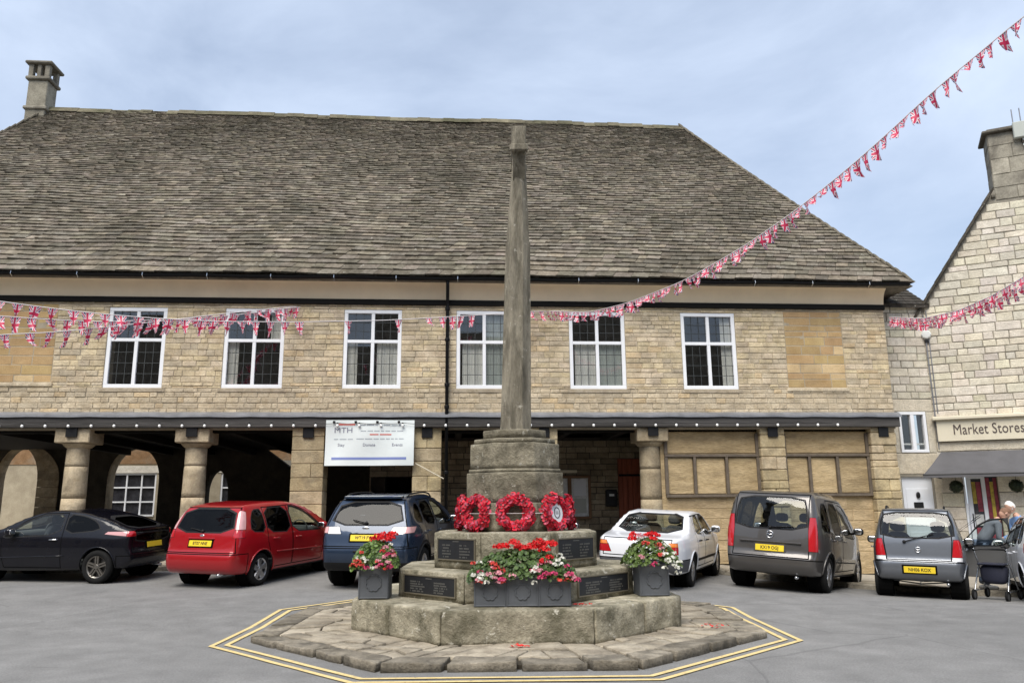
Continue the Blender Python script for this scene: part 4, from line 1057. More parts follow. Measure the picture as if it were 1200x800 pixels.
# ------------------------------------------------------------------ traffic island and war memorial
MC = Vector((.90, 11.4, 0)); MT = rad(-4.0)
def octo(a, rot=0.0, c=MC):
    R = a/math.cos(math.pi/8)
    return [(c.x+R*math.cos(MT+rot-math.pi/2-math.pi/8+k*math.pi/4), c.y+R*math.sin(MT+rot-math.pi/2-math.pi/8+k*math.pi/4)) for k in range(8)]
def lerp2(a, b, t): return (a[0]+(b[0]-a[0])*t, a[1]+(b[1]-a[1])*t)
r6 = random.Random(17)
def block(poly, z0, z1, name, mat, parent, tint=(1, 1, 1), rough=.012, cuts=3, bev=.02, seg=2, flat_bottom=True):
    "a worn block of stone: bevelled prism with an uneven surface"
    bm = bmesh.new()
    lo = [bm.verts.new((x, y, z0)) for x, y in poly]; hi = [bm.verts.new((x, y, z1)) for x, y in poly]; n = len(poly)
    bm.faces.new(lo[::-1]); bm.faces.new(hi)
    for i in range(n): bm.faces.new((lo[i], lo[(i+1) % n], hi[(i+1) % n], hi[i]))
    ed = [e for e in bm.edges if not (e.verts[0].co.z < z0+1e-5 and e.verts[1].co.z < z0+1e-5)]
    if bev: bmesh.ops.bevel(bm, geom=ed, offset=bev, segments=seg, affect='EDGES', profile=.5)
    if cuts:
        L = [e for e in bm.edges if e.calc_length() > .18]
        bmesh.ops.subdivide_edges(bm, edges=L, cuts=cuts, use_grid_fill=True)
    for v in bm.verts:
        p = v.co
        d = Vector((noise.noise(p*3.1), noise.noise(p*3.1+Vector((9, 2, 0))), noise.noise(p*3.1+Vector((0, 5, 7)))))*rough+Vector((noise.noise(p*11), noise.noise(p*11+Vector((4, 4, 1))), noise.noise(p*11+Vector((1, 8, 2)))))*rough*.5
        if flat_bottom and p.z < z0+.01: d.z = 0
        v.co = p+d
    bmesh.ops.recalc_face_normals(bm, faces=bm.faces)
    me = bpy.data.meshes.new(name)
    L = Vector((0, 0, 0))
    if parent is not None: L = root_of(parent).location
    for v in bm.verts: v.co -= Vector(L)
    bm.to_mesh(me); bm.free()
    me.materials.append(mat); at = me.attributes.new('tint', 'FLOAT_COLOR', 'FACE')
    at.data.foreach_set('color', np.array([(*tint, 1)]*len(me.polygons), dtype=np.float32).ravel())
    me.polygons.foreach_set('use_smooth', [True]*len(me.polygons))
    o = bpy.data.objects.new(name, me); COL.objects.link(o); o.parent = parent
    return o

IC = Vector((.80, 11.36, 0))
isl = MB().prism(octo(3.05, 0, IC), -.1, .045)
island = tagged(isl.build('island', M['soil']), 'raised octagonal stone island in the road under the memorial', kind='structure')
# kerb stones round the edge
oo, oi = octo(3.15, 0, IC), octo(2.84, 0, IC)
for k in range(8):
    n = 4 if k in (0, 1, 7) else 3; cuts = [0]+sorted(max(.08, min(.92, (i+r6.uniform(-.25, .25))/n)) for i in range(1, n))+[1]
    A0, A1, B0, B1 = oo[k], oo[(k+1) % 8], oi[k], oi[(k+1) % 8]
    for a, b in zip(cuts, cuts[1:]):
        e = .011
        poly = [lerp2(A0, A1, a+e), lerp2(A0, A1, b-e), lerp2(B0, B1, b-e), lerp2(B0, B1, a+e)]
        v = r6.uniform(.72, 1.1); block(poly, -.02, .084+r6.uniform(-.016, .016), 'kerb_stone', M['kerb'], island, (v, v*.98, v*.95), .018, 4, .012)
# crazed paving inside it: every octagon side is split into irregular slabs
def split(poly, depth, r):
    P = [Vector(p) for p in poly]; area = abs(poly_area(poly))
    if area < .13 or (depth > 1 and r.random() < .22): return [poly]
    best = max(range(len(P)), key=lambda i: (P[i]-P[(i+1) % len(P)]).length); n = len(P)
    o = max((i for i in range(n) if i != best and (i-best) % n not in (1, n-1)) if n > 3 else (i for i in range(n) if i != best), key=lambda i: (P[i]-P[(i+1) % n]).length)
    a = P[best].lerp(P[(best+1) % n], r.uniform(.32, .68)); b = P[o].lerp(P[(o+1) % n], r.uniform(.32, .68))
    seq = []; i = (best+1) % n; q1 = [a]
    while True:
        q1.append(P[i])
        if i == o: break
        i = (i+1) % n
    q1.append(b); i = (o+1) % n; q2 = [b]
    while True:
        q2.append(P[i])
        if i == best: break
        i = (i+1) % n
    q2.append(a)
    return split([tuple(p) for p in q1], depth+1, r)+split([tuple(p) for p in q2], depth+1, r)
si = octo(1.98)
for k in range(8):
    quad = [oi[k], oi[(k+1) % 8], si[(k+1) % 8], si[k]]
    for s in split(quad, 0, r6):
        q = offset_poly(s, .009+r6.random()*.012)
        if abs(poly_area(q)) < .01: continue
        v = r6.uniform(.78, 1.16); block(q, .02, .080+r6.uniform(-.010, .014), 'paving_slab', M['paving'], island, (v, v*.98, v*.94), .012, 3, .006, 1)

# double yellow lines
YC = Vector((.76, 11.25, 0))
def line_loop(a, w, name, lab, parent=None):
    po, pi = octo(a+w/2, 0, YC), octo(a-w/2, 0, YC); mb = MB(); n = 6
    vs = []
    for k in range(8):
        for i in range(n):
            t = i/n
            for P in (po, pi):
                x, y = lerp2(P[k], P[(k+1) % 8], t); j = .008*noise.noise(Vector((x*3, y*3, a)))
                vs.append((x+j, y+j, gh(x, y)+.010))
    N = 8*n; mb.add(vs, [(2*i, 2*((i+1) % N), 2*((i+1) % N)+1, 2*i+1) for i in range(N)])
    return tagged(mb.build(name, M['yellow_line']), lab, kind='structure')
line_loop(3.49, .062, 'yellow_line', 'outer line of the worn double yellow lines round the island')
line_loop(3.33, .062, 'yellow_line', 'inner line of the worn double yellow lines round the island')

mem = thing('war_memorial', 'tall weathered stone war memorial cross on octagonal steps with dark name plaques', 'memorial', (MC.x, MC.y, .1))
STEPS = [(2.12, .06, .45), (1.55, .45, .80), (1.10, .80, 1.26)]
def step(a, z0, z1, inner, mat, splits, tones):
    O, I = octo(a), octo(inner); core = MB().prism(octo(a-.06), z0-.01, z1-.05).build('step', M['memorial'], mem)
    for k in range(8):
        c = splits.get(k, [0, 1])
        for p, q in zip(c, c[1:]):
            e = .003; poly = [lerp2(O[k], O[(k+1) % 8], p+e), lerp2(O[k], O[(k+1) % 8], q-e), lerp2(I[k], I[(k+1) % 8], q-e), lerp2(I[k], I[(k+1) % 8], p+e)]
            v = r6.uniform(.88, 1.1)*tones.get(k, 1.0)
            block(poly, z0, z1+r6.uniform(-.004, .004), 'stone', mat, core, (v, v, v*.97), .010 if a > 2 else .007, 5, .03 if a > 2 else .022, 3)
    return core
st1 = step(*STEPS[0], 1.3, M['memorial_top'], {1: [0, .55, 1], 7: [0, .45, 1], 0: [0, 1]}, {0: .92, 1: 1.15})
st2 = step(*STEPS[1], .9, M['memorial_top'], {}, {0: .8, 7: .95})
st3 = step(*STEPS[2], .45, M['memorial_top'], {}, {0: .85})
# plaques on the diagonal faces
def face_frame(a, k, z=0):
    O = octo(a); A, B = Vector((*O[k], z)), Vector((*O[(k+1) % 8], z)); U = (B-A).normalized(); N = Vector((U.y, -U.x, 0))
    return Frame((A+B)/2, U, N), (B-A).length
def plaque(par, a, k, z0, z1, wf, seed):
    fr, L = face_frame(a, k); w = L*wf/2; r = random.Random(seed); mb = MB()
    fr.box(mb, -w+.018, w-.018, z0+.018, z1-.018, .0, .020, b=.002); pq = mb.build('plaque', M['bronze'], par)
    mb = MB(); fr.box(mb, -w, w, z0, z0+.018, 0, .026, b=.003); fr.box(mb, -w, w, z1-.018, z1, 0, .026, b=.003); fr.box(mb, -w, -w+.018, z0+.018, z1-.018, 0, .026, b=.003); fr.box(mb, w-.018, w, z0+.018, z1-.018, 0, .026, b=.003)
    mb.build('rim', M['bronze_rim'], pq)
    # rows of small raised letters, too worn to read
    mb = MB(); rows_ = 5; H = (z1-z0-.10)/rows_
    fr.box(mb, -.06, .06, z1-.045, z1-.033, .020, .0225)
    for i in range(rows_):
        zc = z1-.07-H*(i+.5)
        for (u0_, u1_) in ((-w*.72, -w*.12), (w*.2, w*.78)):
            u = u0_; e = u0_+(u1_-u0_)*r.uniform(.6, 1)
            while u < e:
                l = r.uniform(.012, .02); 
                if r.random() < .86: fr.box(mb, u, u+l*.75, zc-.009, zc+.009, .020, .0225)
                u += l
    mb.build('letters', M['bronze_text'], pq, kind='stuff')
plaque(st2, 1.55, 7, .50, .745, .80, 1); plaque(st2, 1.55, 1, .50, .745, .80, 2)
plaque(st3, 1.10, 7, .90, 1.185, .82, 3); plaque(st3, 1.10, 1, .90, 1.185, .82, 4)

# octagonal plinth in courses
PL = [(.69, 1.26, 1.64), (.675, 1.64, 2.05), (.645, 2.05, 2.10), (.625, 2.10, 2.45), (.575, 2.45, 2.52), (.45, 2.52, 2.65)]
plinth = MB().prism(octo(.40), 1.2, 2.6).build('plinth', M['memorial'], mem)
for i, (a, z0, z1) in enumerate(PL):
    v = r6.uniform(.78, .98); block(octo(a), z0+.002, z1-.002, 'stone', M['memorial'], plinth, (v, v, v*.96), .007, 4, .014, 2)
# octagonal shaft in three lengths, leaning a touch, and the cross head seen end on
def shaft_piece(z0, z1, a0, a1, name, n=14):
    mb = MB(); vs = []
    for i in range(n+1):
        f = i/n; z = z0+(z1-z0)*f; a = a0+(a1-a0)*f; lx = .02+.10*(z-2.6)/4.8
        O = octo(a, 0, Vector((MC.x+lx, MC.y, 0)))
        # square with chamfered corners rather than a regular octagon
        for k in range(8):
            x, y = O[k]; p = Vector((x, y, z)); d = .006*noise.noise(p*5)
            vs.append((x+d, y+d, z))
    fs = [(i*8+k, i*8+(k+1) % 8, (i+1)*8+(k+1) % 8, (i+1)*8+k) for i in range(n) for k in range(8)]
    fs += [tuple(range(8))[::-1], tuple(n*8+k for k in range(8))]
    mb.add(vs, fs); return mb.build(name, M['shaft'], sh_)
sh_ = mem
sh_ = shaft_piece(2.66, 5.50, .222, .186, 'shaft')
shaft_piece(5.503, 6.03, .172, .150, 'shaft_block'); shaft_piece(6.033, 6.55, .146, .122, 'shaft_block'); shaft_piece(6.553, 7.41, .110, .095, 'shaft_block')
lx = MC.x+.105; R = Matrix.Rotation(MT, 3, 'Z')
hd = MB()
for (hw, y0_, y1_, z0, z1) in ((.112, -.36, .36, 6.93, 7.29), (.140, -.41, -.33, 6.86, 6.97), (.140, .33, .41, 6.86, 6.97)):
    hd.box(-hw, hw, y0_, y1_, z0, z1, b=.018, rot=R, at=(lx, MC.y, 0))
for sg in (-1, 1):
    q = [(-.092, sg*.36, 6.90), (.092, sg*.36, 6.90), (.092, sg*.10, 6.50), (-.092, sg*.10, 6.50), (-.092, sg*.08, 6.9), (.092, sg*.08, 6.9)]
    fs_ = [(0, 3, 2, 1), (0, 4, 3), (1, 2, 5), (3, 4, 5, 2), (0, 1, 5, 4)]
    hd.add([tuple(R @ Vector(p)+Vector((lx, MC.y, 0))) for p in q], fs_ if sg < 0 else [f[::-1] for f in fs_])
hd.build('cross_arms', M['shaft'], mem)

# ------------------------------------------------------------------ planters and flowers
def planter(xy, rot, w, d, z0, h, panels, label):
    t = thing('planter', label, 'planter', (xy[0], xy[1], z0), rot, 'grey planters on the memorial step')
    g = MB(); tt = .022
    g.box(-w/2, w/2, -d/2, -d/2+tt, 0, h, b=.006); g.box(-w/2, w/2, d/2-tt, d/2, 0, h, b=.006)
    g.box(-w/2, -w/2+tt, -d/2+tt, d/2-tt, 0, h, b=.006); g.box(w/2-tt, w/2, -d/2+tt, d/2-tt, 0, h, b=.006); g.box(-w/2+tt, w/2-tt, -d/2+tt, d/2-tt, 0, .03)
    g.build('trough', M['planter'], t, world=False)
    g = MB(); g.box(-w/2+tt, w/2-tt, -d/2+tt, d/2-tt, h*.6, h-.05); g.build('compost', M['compost'], t, world=False)
    pw = w/panels
    for i in range(panels):
        c = -w/2+pw*(i+.5); g = MB(); y = -d/2
        b = .014
        for (a0, a1, b0, b1) in ((-pw/2+.008, pw/2-.008, .008, .008+b), (-pw/2+.008, pw/2-.008, h-.008-b, h-.008), (-pw/2+.008, -pw/2+.008+b, .008+b, h-.008-b), (pw/2-.008-b, pw/2-.008, .008+b, h-.008-b)):
            g.box(c+a0, c+a1, y-.010, y+.004, b0, b1, b=.003)
        # cusped medallion: square and quatrefoil outlines
        rr = min(pw, h)*.27; pts = []
        for k in range(8):
            an = math.pi/8+k*math.pi/4
            for q in (-.16, .16): pts.append((c+rr*(1.0 if k % 1 == 0 else 1)*math.cos(an+q)*(.98), y-.006, h*.5+rr*math.sin(an+q)*.98))
            an2 = math.pi/4+k*math.pi/4; pts.append((c+rr*.84*math.cos(an2), y-.006, h*.5+rr*.84*math.sin(an2)))
        g.tube(pts+[pts[0]], .008, 5, cap=False); g.build('relief_panel', M['planter'], t, world=False)
    return t
def flowers(xy, rot, w, d, z0, hgt, blooms, seed, label, leaf_t=(1, 1, 1), spill=.06, nleaf=900):
    t = thing('flowers', label, 'flowers', (xy[0], xy[1], z0), rot, 'bedding plants in the memorial planters'); r = random.Random(seed)
    def surf(u, v):   # dome over the trough
        k = max(0.0, 1-(abs(u)/(w/2+spill))**2.2)*max(0.0, 1-(abs(v)/(d/2+spill))**2.2); return hgt*k**.6
    lf = MB(); pt = {}
    for i in range(nleaf):
        u, v = r.uniform(-w/2-spill, w/2+spill), r.uniform(-d/2-spill, d/2+spill); top = surf(u, v)
        if top < .02 and r.random() < .5: continue
        z = max(-.05, top*r.uniform(.25, 1.0)+r.uniform(-.04, .02)) if r.random() < .45 else top+r.uniform(-.03, .02)
        nrm = Vector((u/(w/2)*.8, v/(d/2)*.8-.25, .8+r.uniform(-.4, .4)))+Vector((r.gauss(0, .45), r.gauss(0, .45), 0)); nrm.normalize()
        a = nrm.orthogonal().normalized(); a = Matrix.Rotation(r.uniform(0, 6.3), 3, nrm) @ a; b = nrm.cross(a); s = r.uniform(.013, .030); p = Vector((u, v, z))
        vv = r.uniform(.55, 1.35); cup = nrm*s*.35
        ring = [p+a*s*math.cos(q)+b*s*math.sin(q)+cup*(.6 if k % 2 else 1.0) for k, q in enumerate([i_*math.pi/3 for i_ in range(6)])]
        lf.add([p]+ring, [(0, k+1, (k+1) % 6+1) for k in range(6)], 0, tuple(vv*q for q in leaf_t))
    lf.build('leaves', M['leaf'], t, world=False, kind='stuff')
    for (u, v, z, R_, colr, n, name) in blooms:
        mb = pt.setdefault(name, MB())
        if v < -.05:      # bring the bloom out to the surface of the mound
            while surf(u, v) > z-.005 and v > -d/2-spill: v -= .01
        else: z = max(z, surf(u, v)+.01)
        for i in range(n):
            dv = Vector((r.gauss(0, 1), r.gauss(0, 1), abs(r.gauss(0, .8)))).normalized(); p = Vector((u, v, z))+Vector((dv.x*R_, dv.y*R_, dv.z*R_*.7))*r.uniform(.6, 1.05)
            nrm = (dv+Vector((r.gauss(0, .3), r.gauss(0, .3)-.2, r.gauss(0, .3)))).normalized(); a = nrm.orthogonal().normalized(); a = Matrix.Rotation(r.uniform(0, 6.3), 3, nrm) @ a; b = nrm.cross(a)
            s = r.uniform(.013, .021); vv = r.uniform(.75, 1.15); cl = tuple(min(1.0, q*vv) for q in colr)
            ring = [p+(a*math.cos(q)+b*math.sin(q))*s*(1.0 if k % 2 else .72)+nrm*s*.3 for k, q in enumerate([i_*math.pi/5 for i_ in range(10)])]
            mb.add([p]+ring, [(0, k+1, (k+1) % 10+1) for k in range(10)], 0, cl)
    for name, mb in pt.items(): mb.build(name, M['petal'], t, world=False, kind='stuff')
    return t
RED, PINK, PALE, WHITE, CORAL = (.72, .008, .012), (.62, .06, .17), (.72, .33, .38), (.80, .80, .72), (.66, .07, .05)
r7 = random.Random(40)
def sprinkle(n, ur, vr, zf, cols):
    o = []
    for i in range(n):
        u, v = r7.uniform(*ur), r7.uniform(*vr); c, nm = r7.choice(cols); o.append((u, v, zf(u, v), r7.uniform(.022, .04), c, r7.randint(5, 9), nm))
    return o
pr, pk, wh = (RED, 'red_blooms'), (PINK, 'pink_blooms'), (WHITE, 'white_blooms'); pl_, co = (PALE, 'pale_pink_blooms'), (CORAL, 'coral_blooms')
S1, S2 = .45, .80
# front trough: leans against the front face of the second step
fr0, _ = face_frame(1.55, 0); nF = fr0.N; cF = fr0.p(.06, 0, .21); ang0 = math.atan2(fr0.U.y, fr0.U.x)
planter((cF.x, cF.y), ang0, 1.13, .30, S1+.004, .335, 3, 'long grey planter with three raised panels at the front of the memorial')
bl = [(u, v, .325+.03*math.cos(u*3)+r7.uniform(-.03, .05), .08, RED, 54, 'red_blooms') for u, v in ((-.22, .0), (-.10, -.04), (.02, .0), (.10, -.05), (.20, -.02), (.30, .0), (-.02, .08), (.16, .08), (.36, -.03), (-.26, .06), (.26, -.07))]
bl += [(u, v, z, .05, RED, 26, 'red_blooms') for u, v, z in ((.24, -.16, .20), (.32, -.14, .24))]
bl += [(u, v, z, .05, CORAL, 24, 'coral_blooms') for u, v, z in ((-.30, -.15, .13), (-.34, -.12, .17))]
bl += [(u, v, z, .05, PINK, 24, 'pink_blooms') for u, v, z in ((.28, -.20, .06), (.36, -.18, .06), (.52, -.12, .13), (.55, -.1, .05), (-.24, -.21, .0), (.22, -.21, .02), (.62, -.1, -.01))]
bl += [(u, v, z, .045, PALE, 18, 'pale_pink_blooms') for u, v, z in ((-.38, -.17, .06), (-.33, -.19, .02), (.2, -.2, .1), (-.12, -.2, .04))]
bl += [(u, v, z, .04, WHITE, 14, 'white_blooms') for u, v, z in ((-.46, -.14, .06), (-.50, -.14, .0), (.16, -.18, .13), (.13, -.19, .09), (.40, -.1, .20), (.45, -.12, .16), (.38, -.12, .16), (-.42, -.18, -.03), (.47, -.15, .22), (.44, -.1, .26), (-.56, -.1, .05))]
for i in range(26):
    c, nm = r7.choice((wh, pl_, pk, pl_, co)); u = r7.choice((r7.uniform(-.58, -.2), r7.uniform(.1, .62))); bl.append((u, -.12, r7.uniform(-.04, .2), r7.uniform(.028, .045), c, r7.randint(8, 15), nm))
flowers((cF.x, cF.y), ang0, 1.10, .30, S1+.31, .31, bl, 1, 'mounded red, pink and white flowers in the long front planter', nleaf=2100, spill=.09)
# side troughs, standing at the ends of the diagonal faces on the first step
pL = (-.98, 10.72); pR = (2.60, 10.50)
aL, aR = rad(-3), rad(1)
planter(pL, aL, .385, .36, S1+.004, .40, 1, 'square grey planter at the left end of the memorial steps')
planter(pR, aR, .385, .36, S1+.004, .40, 1, 'square grey planter at the right end of the memorial steps')
bl = [(u, v, z, .065, RED, 46, 'red_blooms') for u, v, z in ((.02, .02, .37), (.10, -.02, .39), (.18, .0, .36), (-.04, .02, .33), (.06, -.06, .35), (.15, -.07, .33), (.21, .03, .40))]
bl += [(u, v, z, .05, CORAL, 22, 'coral_blooms') for u, v, z in ((-.20, -.15, .08), (-.15, -.17, .04), (-.24, -.1, .03))]
bl += [(u, v, z, .045, PALE, 20, 'pale_pink_blooms') for u, v, z in ((.14, -.18, .12), (.18, -.17, .06), (.2, -.12, .2), (.14, -.14, .24), (.24, -.1, .14))]
bl += [(u, v, z, .045, PINK, 20, 'pink_blooms') for u, v, z in ((.10, -.19, .03), (.22, -.12, .02), (.18, -.15, .16), (-.08, -.19, .0))]
bl += [(u, v, z, .03, WHITE, 8, 'white_blooms') for u, v, z in ((.2, -.14, .28), (.0, -.2, .0), (.1, -.1, .33))]
for i in range(12):
    c, nm = r7.choice((wh, pl_, pk, co)); bl.append((r7.uniform(-.22, .26), -.12, r7.uniform(-.03, .2), r7.uniform(.025, .04), c, r7.randint(7, 12), nm))
flowers(pL, aL, .40, .38, S1+.39, .32, bl, 2, 'bright green plants with red and pale pink flowers in the left planter', (1.5, 1.45, 1.2), .09, 900)
bl = [(u, v, z, .065, RED, 44, 'red_blooms') for u, v, z in ((-.20, .0, .36), (-.02, -.02, .36), (.05, .0, .37), (.10, .02, .35), (-.24, -.03, .31), (.02, -.08, .31))]
bl += [(u, v, z, .05, CORAL, 22, 'coral_blooms') for u, v, z in ((-.1, -.1, .26), (.06, -.13, .24), (.06, -.16, .12))]
bl += [(u, v, z, .05, PALE, 18, 'pale_pink_blooms') for u, v, z in ((.08, -.13, .20), (-.14, -.1, .36), (-.2, -.13, .1))]
bl += [(u, v, z, .045, WHITE, 13, 'white_blooms') for u, v, z in ((-.11, -.02, .33), (-.15, -.03, .30), (.12, -.16, .13), (.18, -.16, .04), (.24, -.14, .0), (.22, -.14, .09), (.28, -.1, -.04), (.15, -.18, .06), (.30, -.08, .03), (.27, -.1, -.1), (.14, -.1, .25), (.2, -.08, .22), (.1, -.19, -.04), (.26, -.12, .14))]
bl += [(u, v, z, .03, PINK, 9, 'pink_blooms') for u, v, z in ((-.06, -.2, .0), (-.02, -.2, .03))]
flowers(pR, aR, .42, .38, S1+.39, .31, bl, 3, 'red geraniums and trailing white flowers in the right planter', (1.25, 1.15, .9), .12, 1000)

# ------------------------------------------------------------------ poppy wreaths round the plinth
def wreath(k, label, z=1.50, card=False, seed=0, R_=.182, tilt=6):
    fr, L = face_frame(.69, k); r = random.Random(seed); c = fr.p(0, z, .075)
    tl = rad(tilt); V_ = (fr.V*math.cos(tl)-fr.N*math.sin(tl)).normalized(); N_ = (fr.N*math.cos(tl)+fr.V*math.sin(tl)).normalized(); F2 = Frame(c, fr.U, N_, V_)
    t = thing('poppy_wreath', label, 'wreath', tuple(fr.p(0, 1.27, .08)), 0, 'poppy wreaths round the memorial plinth')
    mb = MB(); pts = [F2.p(R_*math.cos(a), R_*math.sin(a), 0) for a in [2*math.pi*i/28 for i in range(29)]]; mb.tube(pts, .045, 8, cap=False); mb.build('ring', M['poppy'], t, smooth=True)
    mb = MB(); bl_ = MB()
    for row, (dr, dn, n) in enumerate(((.035, .03, 22), (-.025, .035, 16), (.0, .055, 18), (.062, .0, 24), (-.055, .0, 14))):
        for i in range(n):
            a = 2*math.pi*(i+r.uniform(-.25, .25)+row*.5)/n; rr = R_+dr+r.uniform(-.012, .012); p = F2.p(rr*math.cos(a), rr*math.sin(a), dn+r.uniform(-.01, .01))
            radl = F2.U*math.cos(a)+F2.V*math.sin(a); nrm = (F2.N*(.4+dn*14)+radl*dr*14+Vector((r.gauss(0, .25), r.gauss(0, .25), r.gauss(0, .25)))).normalized()
            x = nrm.orthogonal().normalized(); x = Matrix.Rotation(r.uniform(0, 6.3), 3, nrm) @ x; y = nrm.cross(x); s = r.uniform(.032, .042)
            for side in (1, -1):           # two crumpled paper petals
                ring = [p+x*s*side*.55+(x*math.cos(q)*s*.72+y*math.sin(q)*s)+nrm*s*(.22+.3*math.cos(q*2+1)*r.uniform(.4, 1)) for q in [2*math.pi*j/9 for j in range(9)]]
                v = r.uniform(.7, 1.2); pale = r.random() < .22
                mb.add([p+x*s*side*.4]+ring, [(0, j+1, (j+1) % 9+1) for j in range(9)], 0, (v*1.15, v*9 if pale else v, v*4.5 if pale else v))
            for (cn, q0, q1) in ((M['print_dark'], .012, .4),):
                e = p+nrm*s*.42; bl_.add([e+(x*math.cos(a_)+y*math.sin(a_))*.0105 for a_ in [math.pi*j/3 for j in range(6)]], [(0, 1, 2, 3, 4, 5)])
    mb.build('poppies', M['poppy'], t, kind='stuff'); bl_.build('poppy_centres', M['print_dark'], t, kind='stuff')
    if card:
        mb = MB(); tmp = [(.115*math.cos(q), .115*math.sin(q)) for q in [2*math.pi*j/24 for j in range(24)]]
        mb.add([F2.p(u, v*1.2, .03) for u, v in tmp]+[F2.p(u, v*1.2, .024) for u, v in tmp], [tuple(range(24)), tuple(range(47, 23, -1))]); cd = mb.build('card', M['wreath_card'], t)
        mb = MB(); pts = [F2.p(.055*math.cos(q), .07*math.sin(q), .032) for q in [2*math.pi*j/16 for j in range(17)]]; mb.tube(pts, .006, 5, cap=False)
        for v in (-.012, .012): F2.box(mb, -.03, .03, v-.004, v+.004, .031, .033)
        mb.build('printed_emblem', M['print_dark'], cd)
    return t
wreath(0, 'red poppy wreath at the centre of the memorial plinth', seed=1)
wreath(7, 'red poppy wreath just left of the centre wreath', seed=2)
wreath(1, 'red poppy wreath with a round white card right of centre', card=True, seed=3)
wreath(6, 'red poppy wreath seen edge on at the far left of the plinth', seed=4)
wreath(2, 'red poppy wreath seen edge on at the far right of the plinth', seed=5)
cr = octo(.765); mb = MB(); mb.tube([(x, y, 1.50) for x, y in cr]+[(*cr[0], 1.50)], .004, 5, cap=False)
tagged(mb.build('wreath_cord', M['rope']), 'thin pale cord tied round the plinth across the poppy wreaths', 'cord')
# fallen petals on the paving
for i, (x, y, z, lab) in enumerate(((.72, 9.05, .095, 'fallen red petals on the paving in front of the step'), (3.25, 10.15, .095, 'fallen red petals on the paving right of the memorial'), (1.52, 9.55, .458, 'fallen red petals beside the front planter'))):
    mb = MB(); r = random.Random(i)
    for k in range(16):
        px, py = x+r.gauss(0, .05 if i != 1 else .11), y+r.gauss(0, .035 if i != 1 else .1); s = r.uniform(.012, .026); a = r.uniform(0, 6.3)
        q = [(px+s*math.cos(a+j*1.57), py+s*math.sin(a+j*1.57), z+r.uniform(.0, .022)) for j in range(4)]; mb.add(q+[(px, py, z+.012)], [(0, 1, 4), (1, 2, 4), (2, 3, 4), (3, 0, 4)], 0, (.75, .03, .025))
    tagged(mb.build('fallen_petals', M['petal']), lab, 'petals', kind='stuff')
# ------------------------------------------------------------------ cars
def soft(pts, n=240, k=9):
    xs = np.array([p[0] for p in pts]); ys = np.array([p[1] for p in pts]); X = np.linspace(xs[0]-.3, xs[-1]+.3, n); Y = np.interp(X, xs, ys)
    ker = np.hanning(2*k+3); ker /= ker.sum(); Yp = np.pad(Y, k+1, mode='edge'); return X, np.convolve(Yp, ker, 'valid')
def poly_sdf(P, poly):
    a = np.array(poly); b = np.roll(a, -1, 0); d = np.full(len(P), 1e9); ins = np.zeros(len(P), bool)
    for (ax, ay), (bx, by) in zip(a, b):
        ex, ey = bx-ax, by-ay; wx, wy = P[:, 0]-ax, P[:, 1]-ay; t = np.clip((wx*ex+wy*ey)/(ex*ex+ey*ey+1e-12), 0, 1)
        d = np.minimum(d, (wx-ex*t)**2+(wy-ey*t)**2)
        c = ((ay <= P[:, 1]) != (by <= P[:, 1])); xi = ax+(P[:, 1]-ay)*ex/(ey if abs(ey) > 1e-12 else 1e-12); ins ^= c & (P[:, 0] < xi)
    return np.where(ins, -1, 1)*np.sqrt(d)
def in_poly(x, y, poly):
    r = False; n = len(poly)
    for i in range(n):
        ax, ay = poly[i]; bx, by = poly[(i+1) % n]
        if (ay <= y) != (by <= y) and x < ax+(y-ay)*(bx-ax)/(by-ay): r = not r
    return r
